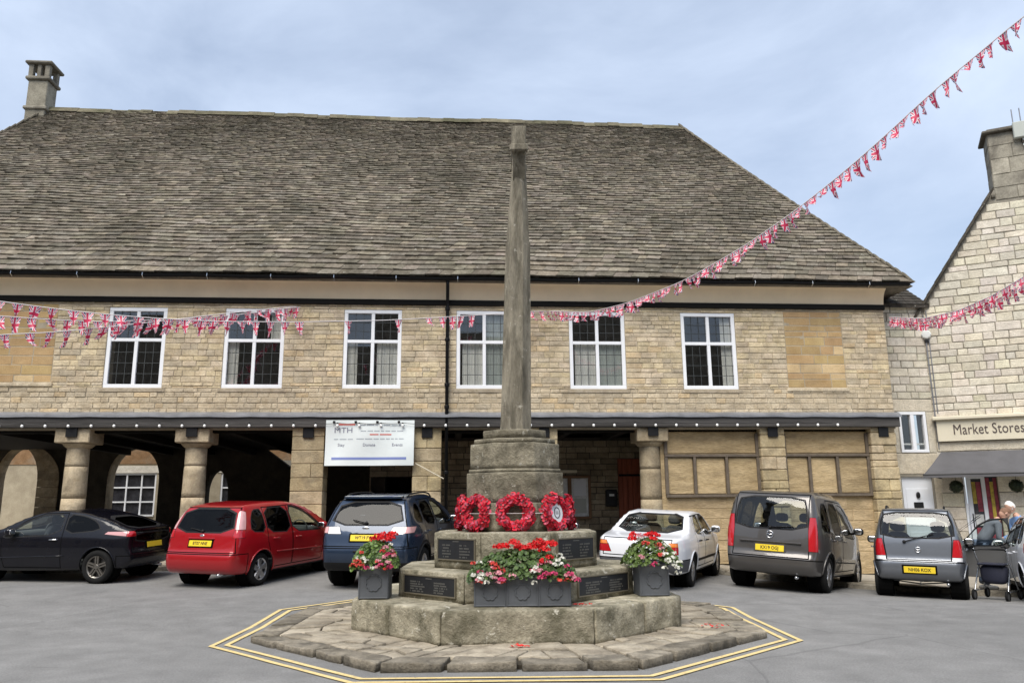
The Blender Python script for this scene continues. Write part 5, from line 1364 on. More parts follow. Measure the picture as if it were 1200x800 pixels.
class Body:
    "a car body as a smooth solid: side outline cut by a width that varies along and up the car"
    def __init__(s, sp):
        s.poly = chaikin(sp['side'], 2, .22); s.plan = soft(sp['plan']); s.sec = soft(sp['sec'], 240, 4); s.w = sp['w']; s.k = sp.get('k', .06); s.br = sp.get('br', .06); s.bf = sp.get('bf', .16); s.wb = sp['wb']
        zs = [p[1] for p in s.poly]; s.zt = max(zs); s.xa = min(p[0] for p in s.poly); s.xb = max(p[0] for p in s.poly)
        s.h = .0125; gx = np.arange(s.xa-.6, s.xb+.6, s.h); gz = np.arange(-.5, s.zt+.6, s.h); s.gx0, s.gz0 = gx[0], gz[0]
        XX, ZZ = np.meshgrid(gx, gz, indexing='ij'); s.G = poly_sdf(np.stack([XX.ravel(), ZZ.ravel()], 1), s.poly).reshape(XX.shape)
    def look(s, x, z):
        a = np.clip((x-s.gx0)/s.h, 0, s.G.shape[0]-1.001); b = np.clip((z-s.gz0)/s.h, 0, s.G.shape[1]-1.001); i = a.astype(int); j = b.astype(int); u = a-i; v = b-j; G = s.G
        return G[i, j]*(1-u)*(1-v)+G[i+1, j]*u*(1-v)+G[i, j+1]*(1-u)*v+G[i+1, j+1]*u*v
    def f(s, P):
        x, y, z = P[:, 0], np.abs(P[:, 1]), P[:, 2]; xm = (s.xa+s.xb)/2
        wr = np.clip((xm-.6-x)/.8, 0, 1); wf = np.clip((x-xm-.5)/.9, 0, 1); xw = x-s.br*y*y*wr+s.bf*y*y*wf
        ds = s.look(xw, z); W = s.w*np.interp(x, *s.plan)*np.interp(z, *s.sec); dw = (y-W)*.97
        h = np.maximum(s.k-np.abs(ds-dw), 0)/s.k; return np.maximum(ds, dw)+h*h*s.k*.25
    def cast(s, O, D, tmax=3.0, steps=50):
        lo = np.zeros(len(O)); hi = np.full(len(O), tmax); done = np.zeros(len(O), bool)
        for i in range(1, steps+1):
            t = tmax*i/steps; v = s.f(O+D*t); new = (~done) & (v > 0); hi[new] = t; lo[new] = tmax*(i-1)/steps; done |= new
        for _ in range(16):
            m = (lo+hi)/2; v = s.f(O+D*m[:, None]); lo = np.where(v <= 0, m, lo); hi = np.where(v > 0, m, hi)
        return O+D*((lo+hi)/2)[:, None]
    def grad(s, P, e=.012):
        g = np.zeros_like(P)
        for a in range(3):
            d = np.zeros(3); d[a] = e; g[:, a] = s.f(P+d)-s.f(P-d)
        return g/np.maximum(np.linalg.norm(g, axis=1, keepdims=True), 1e-9)
    def rear(s, y, z):
        O = np.array([[s.xa+1.2, y, z]]); return s.cast(O, np.array([[-1.0, 0, 0]]))[0]
    def front(s, y, z):
        O = np.array([[s.xb-1.2, y, z]]); return s.cast(O, np.array([[1.0, 0, 0]]))[0]
    def side(s, x, z, sg):
        return s.cast(np.array([[x, 0.0, z]]), np.array([[0, float(sg), 0]]))[0]
    def mesh(s, nu=76, nv=72, ne=26):
        zc = .62; x0, x1 = s.xa+.75, s.xb-.8; O = []; D = []; rows = 0
        th = [2*math.pi*k/nv for k in range(nv)]
        def ring(o, ph):   # ph: 0 = across, +-pi/2 = pole
            for t in th: O.append((o, 0, zc)); D.append((math.sin(ph), math.cos(ph)*math.cos(t), math.cos(ph)*math.sin(t)))
        for i in range(ne): ring(x0, -math.pi/2+.02+(math.pi/2-.02)*i/ne); rows += 1
        for i in range(nu+1): ring(x0+(x1-x0)*i/nu, 0); rows += 1
        for i in range(ne): ring(x1, (math.pi/2-.02)*(i+1)/ne); rows += 1
        P = s.cast(np.array(O), np.array(D)); F = []
        for j in range(rows-1):
            for k in range(nv):
                k2 = (k+1) % nv; F.append([j*nv+k, (j+1)*nv+k, (j+1)*nv+k2, j*nv+k2])
        F.append(list(range(nv))); F.append(list(range((rows-1)*nv, rows*nv))[::-1])
        return Cutter(P, F)
class Cutter:
    "a polygon soup that can be split along lines; faces keep a part tag"
    def __init__(s, P, F):
        s.P = [tuple(map(float, p)) for p in P]; s.F = F; A = np.array(s.P); s.T = [0]*len(F)
        q = A[np.array(F[:-2])]; c = q.mean(1); n = np.cross(q[:, 2]-q[:, 0], q[:, 3]-q[:, 1]); n /= np.maximum(np.linalg.norm(n, axis=1, keepdims=True), 1e-12)
        s.N = [tuple(v) for v in n]; s.C = [tuple(v) for v in c]; sg = 1 if (n[:, 1]*c[:, 1]).sum() > 0 else -1
        for f, d in zip(F[-2:], (-sg, sg)): s.N.append((float(d), 0.0, 0.0)); s.C.append(tuple(A[f].mean(0)))
        if sum(n_[1]*c_[1] for n_, c_ in zip(s.N, s.C)) < 0:
            s.F = [f[::-1] for f in s.F]; s.N = [(-n_[0], -n_[1], -n_[2]) for n_ in s.N[:-2]]+[(-1.0, 0, 0), (1.0, 0, 0)]
    def centre(s, f):
        n = len(f); return (sum(s.P[i][0] for i in f)/n, sum(s.P[i][1] for i in f)/n, sum(s.P[i][2] for i in f)/n)
    def split(s, ids, dist):
        "split faces `ids` where the signed distance changes sign; returns all resulting faces"
        d = {}; new = {}; out_ = []
        for k in ids:
            f = s.F[k]; ds = []
            for i in f:
                v = d.get(i)
                if v is None: v = dist(s.P[i]); v = 0.0 if abs(v) < 1e-6 else v; d[i] = v
                ds.append(v)
            out_.append(k)
            if min(ds) >= 0 or max(ds) <= 0: continue
            a, b = [], []; n = len(f)
            for j in range(n):
                i0, i1, d0, d1 = f[j], f[(j+1) % n], ds[j], ds[(j+1) % n]
                if d0 >= 0: a.append(i0)
                if d0 <= 0: b.append(i0)
                if d0*d1 < 0:
                    e = (i0, i1) if i0 < i1 else (i1, i0); m = new.get(e)
                    if m is None:
                        t = d0/(d0-d1); p, q = s.P[i0], s.P[i1]; m = len(s.P); s.P.append((p[0]+(q[0]-p[0])*t, p[1]+(q[1]-p[1])*t, p[2]+(q[2]-p[2])*t)); new[e] = m
                    a.append(m); b.append(m)
            if len(a) < 3 or len(b) < 3: continue
            s.F[k] = a; s.C[k] = s.centre(a); s.F.append(b); s.N.append(s.N[k]); s.T.append(s.T[k]); s.C.append(s.centre(b)); out_.append(len(s.F)-1)
        return out_
AX = {'L': (0, 2), 'R': (0, 2), 'rear': (1, 2), 'front': (1, 2)}
def cut(cm, poly, view, tid):
    ax, ay = AX[view]; u0_ = min(p[0] for p in poly); u1_ = max(p[0] for p in poly); v0_ = min(p[1] for p in poly); v1_ = max(p[1] for p in poly)
    C = np.array(cm.C); N = np.array(cm.N); m = (C[:, ax] > u0_-.09) & (C[:, ax] < u1_+.09) & (C[:, ay] > v0_-.09) & (C[:, ay] < v1_+.09)
    if view == 'L': m &= (C[:, 1] > .1) & (N[:, 1] > .12)
    elif view == 'R': m &= (C[:, 1] < -.1) & (N[:, 1] < -.12)
    elif view == 'rear': m &= (N[:, 0] < -.22) & (C[:, 0] < 1.2)
    else: m &= (N[:, 0] > .22) & (C[:, 0] > .8)
    ids = [int(i) for i in np.nonzero(m)[0]]; n = len(poly)
    for i in range(n):
        a, b = poly[i], poly[(i+1) % n]; e = (b[0]-a[0], b[1]-a[1]); l = math.hypot(*e)
        if l < 1e-6: continue
        nx_, ny_ = -e[1]/l, e[0]/l; ids = cm.split(ids, lambda p: (p[ax]-a[0])*nx_+(p[ay]-a[1])*ny_)
    for k in ids:
        c = cm.C[k]
        if in_poly(c[ax], c[ay], poly): cm.T[k] = tid
def cut2(cm, rear, side, sg, tid):
    "faces whose rear view lies in `rear` and whose side view lies in `side`"
    y0_ = min(p[0] for p in rear)-.09; y1_ = max(p[0] for p in rear)+.09; z0 = max(min(p[1] for p in rear), min(p[1] for p in side))-.09; z1 = min(max(p[1] for p in rear), max(p[1] for p in side))+.09
    x0 = min(p[0] for p in side)-.09; x1 = max(p[0] for p in side)+.09; C = np.array(cm.C); N = np.array(cm.N)
    m = (C[:, 1] > y0_) & (C[:, 1] < y1_) & (C[:, 2] > z0) & (C[:, 2] < z1) & (C[:, 0] > x0) & (C[:, 0] < x1) & (N[:, 2] > -.75)
    ids = [int(i) for i in np.nonzero(m)[0]]
    for poly, ax in ((rear, 1), (side, 0)):
        n = len(poly)
        for i in range(n):
            a, b = poly[i], poly[(i+1) % n]; e = (b[0]-a[0], b[1]-a[1]); l = math.hypot(*e)
            if l < 1e-6: continue
            nx_, ny_ = -e[1]/l, e[0]/l; ids = cm.split(ids, lambda p: (p[ax]-a[0])*nx_+(p[2]-a[1])*ny_)
    for k in ids:
        c = cm.C[k]
        if in_poly(c[1], c[2], rear) and in_poly(c[0], c[2], side): cm.T[k] = tid
def mirror(poly): return [(-a, b) for a, b in poly][::-1]

def wheel(parent, c, R, w, style, mat, left):
    sg = 1 if left else -1; mb = MB(); rr = R*.66 if style != 'steel' else R*.62
    prof = [(rr, -w*.42), (rr+.015, -w*.5), (R-.035, -w*.5), (R-.012, -w*.42), (R, -w*.28), (R, w*.28), (R-.012, w*.42), (R-.035, w*.5), (rr+.015, w*.5), (rr, w*.42)]
    mb.lathe(prof, 36, axis='y', at=c); wh_ = mb.build('wheel', M['tyre'], parent, smooth=True, world=False)
    rm = MB(); rm.lathe([(rr, -w*.42), (rr-.02, -w*.3), (rr-.03, 0), (rr-.022, w*.34*1), (rr+.006, w*.44)], 36, axis='y', at=c) if left else rm.lathe([(rr, w*.42), (rr-.02, w*.3), (rr-.03, 0), (rr-.022, -w*.34), (rr+.006, -w*.44)], 36, axis='y', at=c)
    rm.lathe([(.001, 0), (R*.60, 0)], 30, axis='y', at=(c[0], c[1]+sg*w*.05, c[2]), m=1)
    n = {'five': 5, 'twin': 5, 'seven': 7, 'multi': 10, 'steel': 12}[style]
    for i in range(n):
        an = 2*math.pi*i/n+.3
        for off in ((-.085, .085) if style == 'twin' else (0,)):
            a = an; hw0, hw1 = {'five': (.030, .050), 'twin': (.014, .017), 'seven': (.022, .03), 'multi': (.013, .02), 'steel': (.012, .016)}[style]
            d = Vector((math.cos(a), 0, math.sin(a))); t = Vector((-math.sin(a), 0, math.cos(a))); y0_, y1_ = sg*w*.40, sg*w*.26
            C = Vector(c)+t*off*R*.9
            def pt(r_, h, y): return C+d*r_+t*h+Vector((0, y, 0))
            q = [pt(R*.10, -hw0, y0_), pt(R*.10, hw0, y0_), pt(rr-.005, hw1, y0_), pt(rr-.005, -hw1, y0_), pt(R*.10, -hw0*1.3, y1_), pt(R*.10, hw0*1.3, y1_), pt(rr-.005, hw1*1.3, y1_), pt(rr-.005, -hw1*1.3, y1_)]
            rm.add(q, [(0, 1, 2, 3), (0, 4, 5, 1), (1, 5, 6, 2), (2, 6, 7, 3), (3, 7, 4, 0)])
    rm.lathe([(.001, sg*w*.44), (R*.13, sg*w*.43), (R*.17, sg*w*.36), (R*.17, sg*w*.2)], 20, axis='y', at=c)
    rm.build('rim', [mat, M['disc']], wh_, smooth=False, world=False)

def car(sp, name, label, cat, pose, pmat, plate=None, group='cars parked by the market house', detail=True, skip_door=None):
    x, y, hd_, s = pose; h_ = rad(hd_); cf, sf = math.cos(h_), math.sin(h_); B = Body(sp); wb, tr = sp['wb'], sp['track']
    hw = lambda a, b: gh(x+(cf*a-sf*b)*s, y+(sf*a+cf*b)*s)
    zr, zf = (hw(0, tr)+hw(0, -tr))/2, (hw(wb, tr)+hw(wb, -tr))/2; zl, zr2 = (hw(0, tr)+hw(wb, tr))/2, (hw(0, -tr)+hw(wb, -tr))/2
    F = Vector((cf, sf, (zf-zr)/(wb*s))).normalized(); Lf = Vector((-sf, cf, (zl-zr2)/(2*tr*s))); U = F.cross(Lf).normalized(); Lf = U.cross(F)
    t = thing(name, label, cat, (0, 0, 0), 0, group)
    t.matrix_world = Matrix(((F.x*s, Lf.x*s, U.x*s, x), (F.y*s, Lf.y*s, U.y*s, y), (F.z*s, Lf.z*s, U.z*s, zr), (0, 0, 0, 1)))
    cm = B.mesh(); PARTS = {}
    TRIM, GAP, LOW, DEL, BOT = 1, 2, 3, 4, 5; nid = [10]
    def reg(nm, mat, kids=None):
        nid[0] += 1; PARTS[nid[0]] = (nm, mat); return nid[0]
    # bumpers and lower cladding first, so that everything after overrides it
    zl_ = sp.get('low', .33)
    cm.split(list(range(len(cm.F))), lambda p: p[2]-zl_)
    for k, c in enumerate(cm.C):
        if c[2] < zl_: cm.T[k] = LOW
    def region(nm, mat, shapes, ring=0, trim=0, rnd=0):
        i = reg(nm, mat)
        for vw, poly in shapes:
            p = chaikin(poly, rnd, .2) if rnd else poly
            if ring:
                cut(cm, p, vw, GAP); p = offset_poly(p, ring)
            if trim: cut(cm, offset_poly(p, -trim), vw, TRIM)
            cut(cm, p, vw, i)
        return i
    if 'bumper' in sp:
        zb_, xe = sp['bumper']; lo_ = sp.get('bumper_low', zl_)
        bid = reg('rear_bumper', M[sp['bumper_mat']] if sp.get('bumper_mat') else pmat)
        for gap_, tid in ((0, GAP), (.018, bid)):
            cut2(cm, rect(-1.2, 1.2, lo_, zb_-gap_), rect(-1.5, xe-gap_, lo_-.01, zb_+.1), 0, tid)
    if 'tailgate' in sp: region('tailgate', pmat, [('rear', sp['tailgate'])], ring=.018)
    for k, d in enumerate(sp.get('doors', ())):
        for vw in ('L', 'R'): region('door', pmat, [(vw, d)], ring=.018)
    if 'strip' in sp:
        z0, z1, xa_, xb_ = sp['strip']
        for vw in ('L', 'R'): region('side_strip', M[sp.get('strip_mat', 'car_plastic')], [(vw, [(xa_, z0), (xb_, z0), (xb_, z1), (xa_, z1)])])
    gl = M['car_glass']
    for nm_, p, dark in sp['glass']:
        for vw in ('L', 'R'): region('side_window', M['car_glass_dark'] if dark else gl, [(vw, p)], trim=.022, rnd=1)
    for p, dark in sp['rear_glass']: region('rear_window', M['car_glass_dark'] if dark else gl, [('rear', p)], trim=.03, rnd=1)
    region('windscreen', gl, [('front', sp['screen'])], trim=.03, rnd=1)
    for nm_, mt, vr, vsd in sp['lights']:
        for sg in (1, -1):
            vr_ = [(p if p < .8 else 1.2, q) for p, q in (vr or rect(.3, 1.2, -.5, 3))]; vs_2 = [(p if p > B.xa+.10 else B.xa-.4, q) for p, q in (vsd or rect(B.xa-.4, B.xa+.5, -.5, 3))]
            if sg < 0: vr_ = mirror(vr_)
            i = reg(nm_, M[mt]); cut2(cm, offset_poly(vr_, -.008), offset_poly(vs_2, -.008), sg, TRIM); cut2(cm, vr_, vs_2, sg, i)
    hl = sp.get('head', [(.42, .64), (.86, .66), (.86, .82), (.5, .80)])
    for sg in (1, -1): region('headlight', M['clear_lens'], [('front', hl if sg > 0 else mirror(hl))], trim=.006, rnd=1)
    R_ = sp['R']; ar = R_+sp.get('arch', .055)
    for xa_ in (0, wb):
        cp_ = [(xa_+ar*math.cos(a), R_+.01+ar*math.sin(a)) for a in [2*math.pi*i/28 for i in range(28)]]; cl = [(xa_+(ar+.03)*math.cos(a), R_+.01+(ar+.03)*math.sin(a)) for a in [2*math.pi*i/28 for i in range(28)]]
        for vw in ('L', 'R'):
            if sp.get('clad'): cut(cm, [(xa_+(ar+.07)*math.cos(a), R_+.01+(ar+.07)*math.sin(a)) for a in [2*math.pi*i/28 for i in range(28)]], vw, LOW)
            cut(cm, cp_, vw, DEL)
    for k, c in enumerate(cm.C):
        nz_ = cm.N[k][2]
        if cm.T[k] == LOW and nz_ < -.6: cm.T[k] = BOT
        for xa_ in (0, wb):    # open the underside round the wheels
            if cm.T[k] in (BOT, LOW) and abs(c[0]-xa_) < ar*.92 and abs(c[1]) > tr-.16 and c[2] < .42 and nz_ < -.3: cm.T[k] = DEL
    P = np.array(cm.P); NRM = B.grad(P)
    groups = {}
    for f, k in zip(cm.F, cm.T): groups.setdefault(k, []).append(f)
    lowm = M[sp.get('low_mat', 'car_plastic')]
    def emit(nm, fl, mats, mi=None, off=0.0, parent=t, flip=False):
        used = sorted({i for q in fl for i in q}); mp_ = {i: k for k, i in enumerate(used)}; V = P[used]+NRM[used]*off; me = bpy.data.meshes.new(nm)
        me.from_pydata([tuple(v) for v in V], [], [tuple(mp_[i] for i in (q[::-1] if flip else q)) for q in fl])
        for m_ in mats: me.materials.append(m_)
        if mi: me.polygons.foreach_set('material_index', mi)
        me.polygons.foreach_set('use_smooth', [True]*len(fl)); me.update()
        nn = NRM[used]*(-1 if flip else 1); me.normals_split_custom_set_from_vertices([tuple(n) for n in nn])
        o = bpy.data.objects.new(nm, me); COL.objects.link(o); o.parent = parent; return o
    bf_, bi = [], []
    for k, m_ in ((0, 0), (TRIM, 1), (GAP, 2), (LOW, 3), (BOT, 3)):
        for q in groups.get(k, []): bf_.append(q); bi.append(m_)
    emit('body', bf_, [pmat, M['car_plastic'], M['gap'], lowm], bi)
    shell = [q for k, fl in groups.items() if k not in (DEL,) and not (k in PARTS and PARTS[k][0] in ('side_window', 'rear_window', 'windscreen')) for q in fl]
    emit('cabin_lining', shell, [M['cabin']], None, -.035, t, True)
    doors_ = []; objs = {}
    for i, (nm, mt) in PARTS.items():
        if i in groups:
            o = emit(nm, groups[i], [mt], None, -.004 if 'window' in nm or nm == 'windscreen' else (.003 if nm in ('tail_light', 'headlight') else 0))
            objs[i] = o
            if nm == 'door': doors_.append(o)
    if skip_door:      # one front door stands open: swing it, its pane and an inner card about the hinge
        ang, hx_ = skip_door; ids = [i for i in PARTS if PARTS[i][0] == 'door']; did = ids[3]; wid = [i for i in PARTS if PARTS[i][0] == 'side_window'][5]
        d_ = objs[did]; hinge = Vector((hx_, -B.w*.97, 0)); Rz = Matrix.Rotation(rad(ang), 4, 'Z'); d_.matrix_local = Matrix.Translation(hinge) @ Rz @ Matrix.Translation(-hinge)
        objs[wid].parent = d_; emit('inner_card', groups[did], [M['cabin']], None, -.055, d_, True)
        vf = [q for q in groups[TRIM] if .9 < np.mean(P[q][:, 0]) < 1.95 and np.mean(P[q][:, 1]) < -.3 and np.mean(P[q][:, 2]) > .9]
        emit('window_surround', vf, [M['car_plastic']], None, .002, d_); emit('window_surround', vf, [M['car_plastic']], None, -.03, d_, True)
    # wheels and wheel arch liners
    for xa_, sty in ((0, sp['rim']), (wb, sp['rim'])):
        for lf in (True, False):
            sg = 1 if lf else -1; wheel(t, (xa_, sg*(tr-.0), R_), R_, sp.get('tw', .2), sty, M[sp.get('rim_mat', 'alloy')], lf)
            lip = []; lm = pmat if not sp.get('clad') else M['car_plastic']
            for q_ in range(17):
                a_ = math.pi*(-.06+1.12*q_/16); X_, Z_ = xa_+(ar+.004)*math.cos(a_), R_+.01+(ar+.004)*math.sin(a_); p_ = B.side(X_, Z_, sg); lip.append((X_, p_[1]+sg*.003, Z_))
            MB().tube(lip, .014, 6).build('arch_lip', lm, t, smooth=True, world=False)
            ln = MB(); ln.lathe([(ar+.0, sg*(tr-.22)), (ar+.002, sg*(tr+.02))], 24, axis='y', at=(xa_, 0, R_+.01)); ln.lathe([(.05, 0), (ar, 0)], 24, axis='y', at=(xa_, sg*(tr-.22), R_+.01)); ln.build('wheel_arch', M['gap'], t, smooth=False, world=False)
    # cabin
    zs = sp.get('seat', .55)
    for sx, sy in ((wb*.56, .36), (wb*.56, -.36), (wb*.22, .36), (wb*.22, -.36)):
        g = MB(); Rm = Matrix.Rotation(rad(-14), 3, 'Y'); g.blob((sx, sy, zs+.26), (.07, .23, .34), 3.4, rot=Rm); g.blob((sx+.22, sy, zs-.02), (.26, .24, .09), 3.4); g.blob((sx-.10, sy, zs+.70), (.05, .13, .09), 3); g.build('seat', M['seat'], t, smooth=True, world=False)
    g = MB(); g.blob((wb*.86, 0, zs+.33), (.22, B.w*.78, .13), 4); g.build('dashboard', M['cabin'], t, smooth=True, world=False)
    g = MB(); g.tube([(wb*.78+.0, -.36+.19*math.cos(a), zs+.42+.17*math.sin(a)) for a in [2*math.pi*i/18 for i in range(19)]], .014, 6, cap=False); g.build('steering_wheel', M['cabin'], t, smooth=True, world=False)
    # number plate
    if plate:
        zp = sp['plate_z']; a = B.rear(0, zp-.05); b = B.rear(0, zp+.05); up_ = Vector(b-a).normalized(); nr = Vector((-up_.z, 0, up_.x)); c = (Vector(a)+Vector(b))/2
        FRm = Frame(c, (0, -1, 0), nr, up_); g = MB(); FRm.box(g, -.26, .26, -.056, .056, .008, .018, b=.003); pl = g.build('number_plate', M['plate'], t, world=False)
        g = MB(); FRm.box(g, -.29, .29, -.078, .085, -.02, .007, b=.004); g.build('plate_recess', M['gap'] if sp.get('plate_dark', True) else pmat, t, world=False)
        if plate in TEXT:
            tv, tf = TEXT[plate]; g = MB(); g.add([FRm.p(q[0]*.88, q[1], .0195+q[2]) for q in tv], tf); g.build('lettering', M['plate_ink'], pl, world=False)
    # mirrors, handles, badge, wipers, exhaust, rails
    xm_, zm = sp['mirror']
    for sg in (1, -1):
        p = B.side(xm_, zm, sg); g = MB(); g.blob((xm_-.02, p[1]+sg*.12, zm+.05), (.075, .10, .075), 2.8); g.tube([(xm_+.02, p[1]-sg*.01, zm-.0), (xm_, p[1]+sg*.08, zm+.02)], .025, 6); mo = g.build('door_mirror', M[sp.get('mirror_mat')] if sp.get('mirror_mat') else pmat, t, smooth=True, world=False)
        g = MB(); g.blob((xm_-.085, p[1]+sg*.12, zm+.05), (.012, .085, .06), 3); g.build('mirror_glass', M['chrome'], mo, smooth=True, world=False)
        for hx, hz in sp.get('handles', ()):
            q = B.side(hx, hz, sg); g = MB(); g.tube([(hx-.09, q[1], hz), (hx-.075, q[1]+sg*.028, hz+.004), (hx+.075, q[1]+sg*.028, hz), (hx+.09, q[1], hz)], .014, 6); g.build('door_handle', M[sp['handle_mat']] if sp.get('handle_mat') else pmat, t, smooth=True, world=False)
        for (ax_, az_, bx_, bz_) in sp.get('rubs', ()):
            pts = []
            for i in range(9):
                X = ax_+(bx_-ax_)*i/8; Z = az_+(bz_-az_)*i/8; q = B.side(X, Z, sg); pts.append((X, q[1]+sg*.004, Z))
            g = MB(); g.tube(pts, .013, 6); g.build('side_moulding', M[sp.get('rub_mat', 'car_plastic')], t, smooth=True, world=False)
        if sp.get('rails'):
            xa_, xb_, off = sp['rails']; pts = []
            for i in range(13):
                X = xa_+(xb_-xa_)*i/12; O = np.array([[X, sg*off, .8]]); q = B.cast(O, np.array([[0, 0, 1.0]]))[0]; pts.append((X, sg*off, q[2]+(.035 if 0 < i < 12 else .0)))
            g = MB(); g.tube(pts, .016, 6); g.build('roof_rail', M['car_plastic'], t, smooth=True, world=False)
        if sp.get('reflector'):
            z0, y0_ = sp['reflector']; q = B.rear(sg*y0_, z0); g = MB(); g.blob((q[0]-.004, sg*y0_, z0), (.014, .09, .022), 3); g.build('reflector', M['red_lens'], t, smooth=True, world=False)
    for (wy0, wz0, wy1, wz1) in sp.get('wiper', ()):
        a = B.rear(wy0, wz0); b = B.rear(wy1, wz1); g = MB(); g.tube([(a[0]-.03, a[1], a[2]), ((a[0]+b[0])/2-.035, (a[1]+b[1])/2, (a[2]+b[2])/2+.004), (b[0]-.025, b[1], b[2])], .010, 6); g.blob((a[0]-.02, a[1], a[2]), (.03, .03, .03), 2); g.build('rear_wiper', M['car_plastic'], t, smooth=True, world=False)
    if 'badge' in sp:
        q = B.rear(0, sp['badge'][0]); r_ = sp['badge'][1]; g = MB()
        if sp['badge'][2] == 'ring':
            g.tube([(q[0]-.012, r_*math.cos(a), sp['badge'][0]+r_*math.sin(a)) for a in [2*math.pi*i/20 for i in range(21)]], .009, 6, cap=False); g.tube([(q[0]-.012, -r_*.95, sp['badge'][0]+.012), (q[0]-.014, 0, sp['badge'][0]-.006), (q[0]-.012, r_*.95, sp['badge'][0]+.02)], .009, 5)
        else: g.blob((q[0]-.004, 0, sp['badge'][0]), (.010, r_, r_*.45), 2)
        g.build('badge', M['chrome'], t, smooth=True, world=False)
    if 'grab' in sp:
        zg, wg = sp['grab']; q = B.rear(0, zg); g = MB(); g.box(q[0]-.022, q[0]+.03, -wg, wg, zg-.016, zg+.016, b=.008); g.build('tailgate_strip', M[sp.get('grab_mat', 'chrome')] if sp.get('grab_mat') != 'paint' else pmat, t, world=False)
    q = B.rear(-.45, .34); g = MB(); g.tube([(q[0]+.35, -.45, .27), (q[0]+.02, -.45, .26)], .03, 10); g.build('exhaust', M['steel'], t, smooth=True, world=False)
    if sp.get('spoiler'):
        xs0, zs0, hw_ = sp['spoiler']; g = MB(); vs = []
        for i in range(13):
            yy = -hw_+2*hw_*i/12; e = 1-(abs(yy)/hw_)**4
            vs += [(xs0+.16, yy, zs0+.03), (xs0-.02-.05*e, yy, zs0+.012), (xs0-.02-.05*e, yy, zs0-.022), (xs0+.16, yy, zs0-.03)]
        g.add(vs, [(4*i+j, 4*i+4+j, 4*i+4+(j+1) % 4, 4*i+(j+1) % 4) for i in range(12) for j in range(4)]+[(0, 1, 2, 3), (51, 50, 49, 48)]); g.build('spoiler', pmat, t, smooth=False, world=False)
    return t, B, doors_

PLAN = lambda xa, xb: [(xa-.05, .76), (xa+.10, .875), (xa+.35, .955), (xa+.75, .992), (xa+1.2, 1.0), (xb-1.25, 1.0), (xb-.8, .975), (xb-.45, .91), (xb-.15, .78), (xb+.05, .6)]
RED_CAR = dict(wb=2.64, track=.77, w=.912, R=.315, rim='five', tw=.2,
    side=[(-.66, .24), (-.80, .33), (-.84, .48), (-.83, .62), (-.765, .70), (-.725, .86), (-.69, 1.02), (-.60, 1.22), (-.47, 1.44), (-.35, 1.535), (.1, 1.58), (.7, 1.60), (1.25, 1.575), (1.7, 1.47), (2.2, 1.24), (2.62, 1.03), (2.95, .95), (3.25, .84), (3.42, .70), (3.50, .52), (3.48, .32), (3.35, .22)],
    sec=[(.2, .93), (.35, .975), (.55, 1.0), (.8, 1.0), (.95, .98), (1.1, .935), (1.3, .85), (1.5, .74), (1.62, .66)], plan=PLAN(-.84, 3.5),
    bumper=(.655, -.42), low=.27, tailgate=[(-.80, .665), (.80, .665), (.76, .98), (.63, 1.51), (-.63, 1.51), (-.76, .98)],
    doors=[[(.34, .32), (1.0, .32), (1.005, 1.515), (.16, 1.50), (.16, .82)], [(1.01, .32), (2.12, .32), (2.18, .6), (2.18, 1.0), (1.68, 1.38), (1.3, 1.515), (1.015, 1.52)]],
    glass=[('q', [(-.30, 1.06), (.11, 1.03), (.12, 1.45), (-.12, 1.44), (-.25, 1.28)], True), ('r', [(.20, 1.02), (.95, .99), (.965, 1.475), (.22, 1.46)], True), ('f', [(1.05, .985), (2.05, .96), (2.12, 1.0), (1.65, 1.34), (1.30, 1.47), (1.055, 1.48)], False)],
    rear_glass=[([(-.66, 1.06), (.66, 1.06), (.56, 1.47), (-.56, 1.47)], True)], screen=[(-.70, 1.06), (.70, 1.06), (.56, 1.50), (-.56, 1.50)],
    lights=[('tail_light', 'pale_lens', [(.70, 1.10), (.86, 1.10), (.76, 1.48), (.62, 1.50)], [(-.66, 1.06), (-.46, 1.10), (-.33, 1.42), (-.46, 1.46)]), ('tail_light', 'red_lens', [(.68, .93), (.92, .93), (.88, 1.10), (.70, 1.10)], [(-.78, .93), (-.50, .95), (-.47, 1.09), (-.70, 1.09)])],
    mirror=(2.0, 1.0), handles=((.42, .88), (1.2, .86)), rubs=((.45, .62, 2.1, .58),), rub_mat='p_red', plate_z=.84, wiper=((0, 1.07, .30, 1.12),), badge=(.985, .055, 'oval'), grab=(.935, .30), grab_mat='paint')
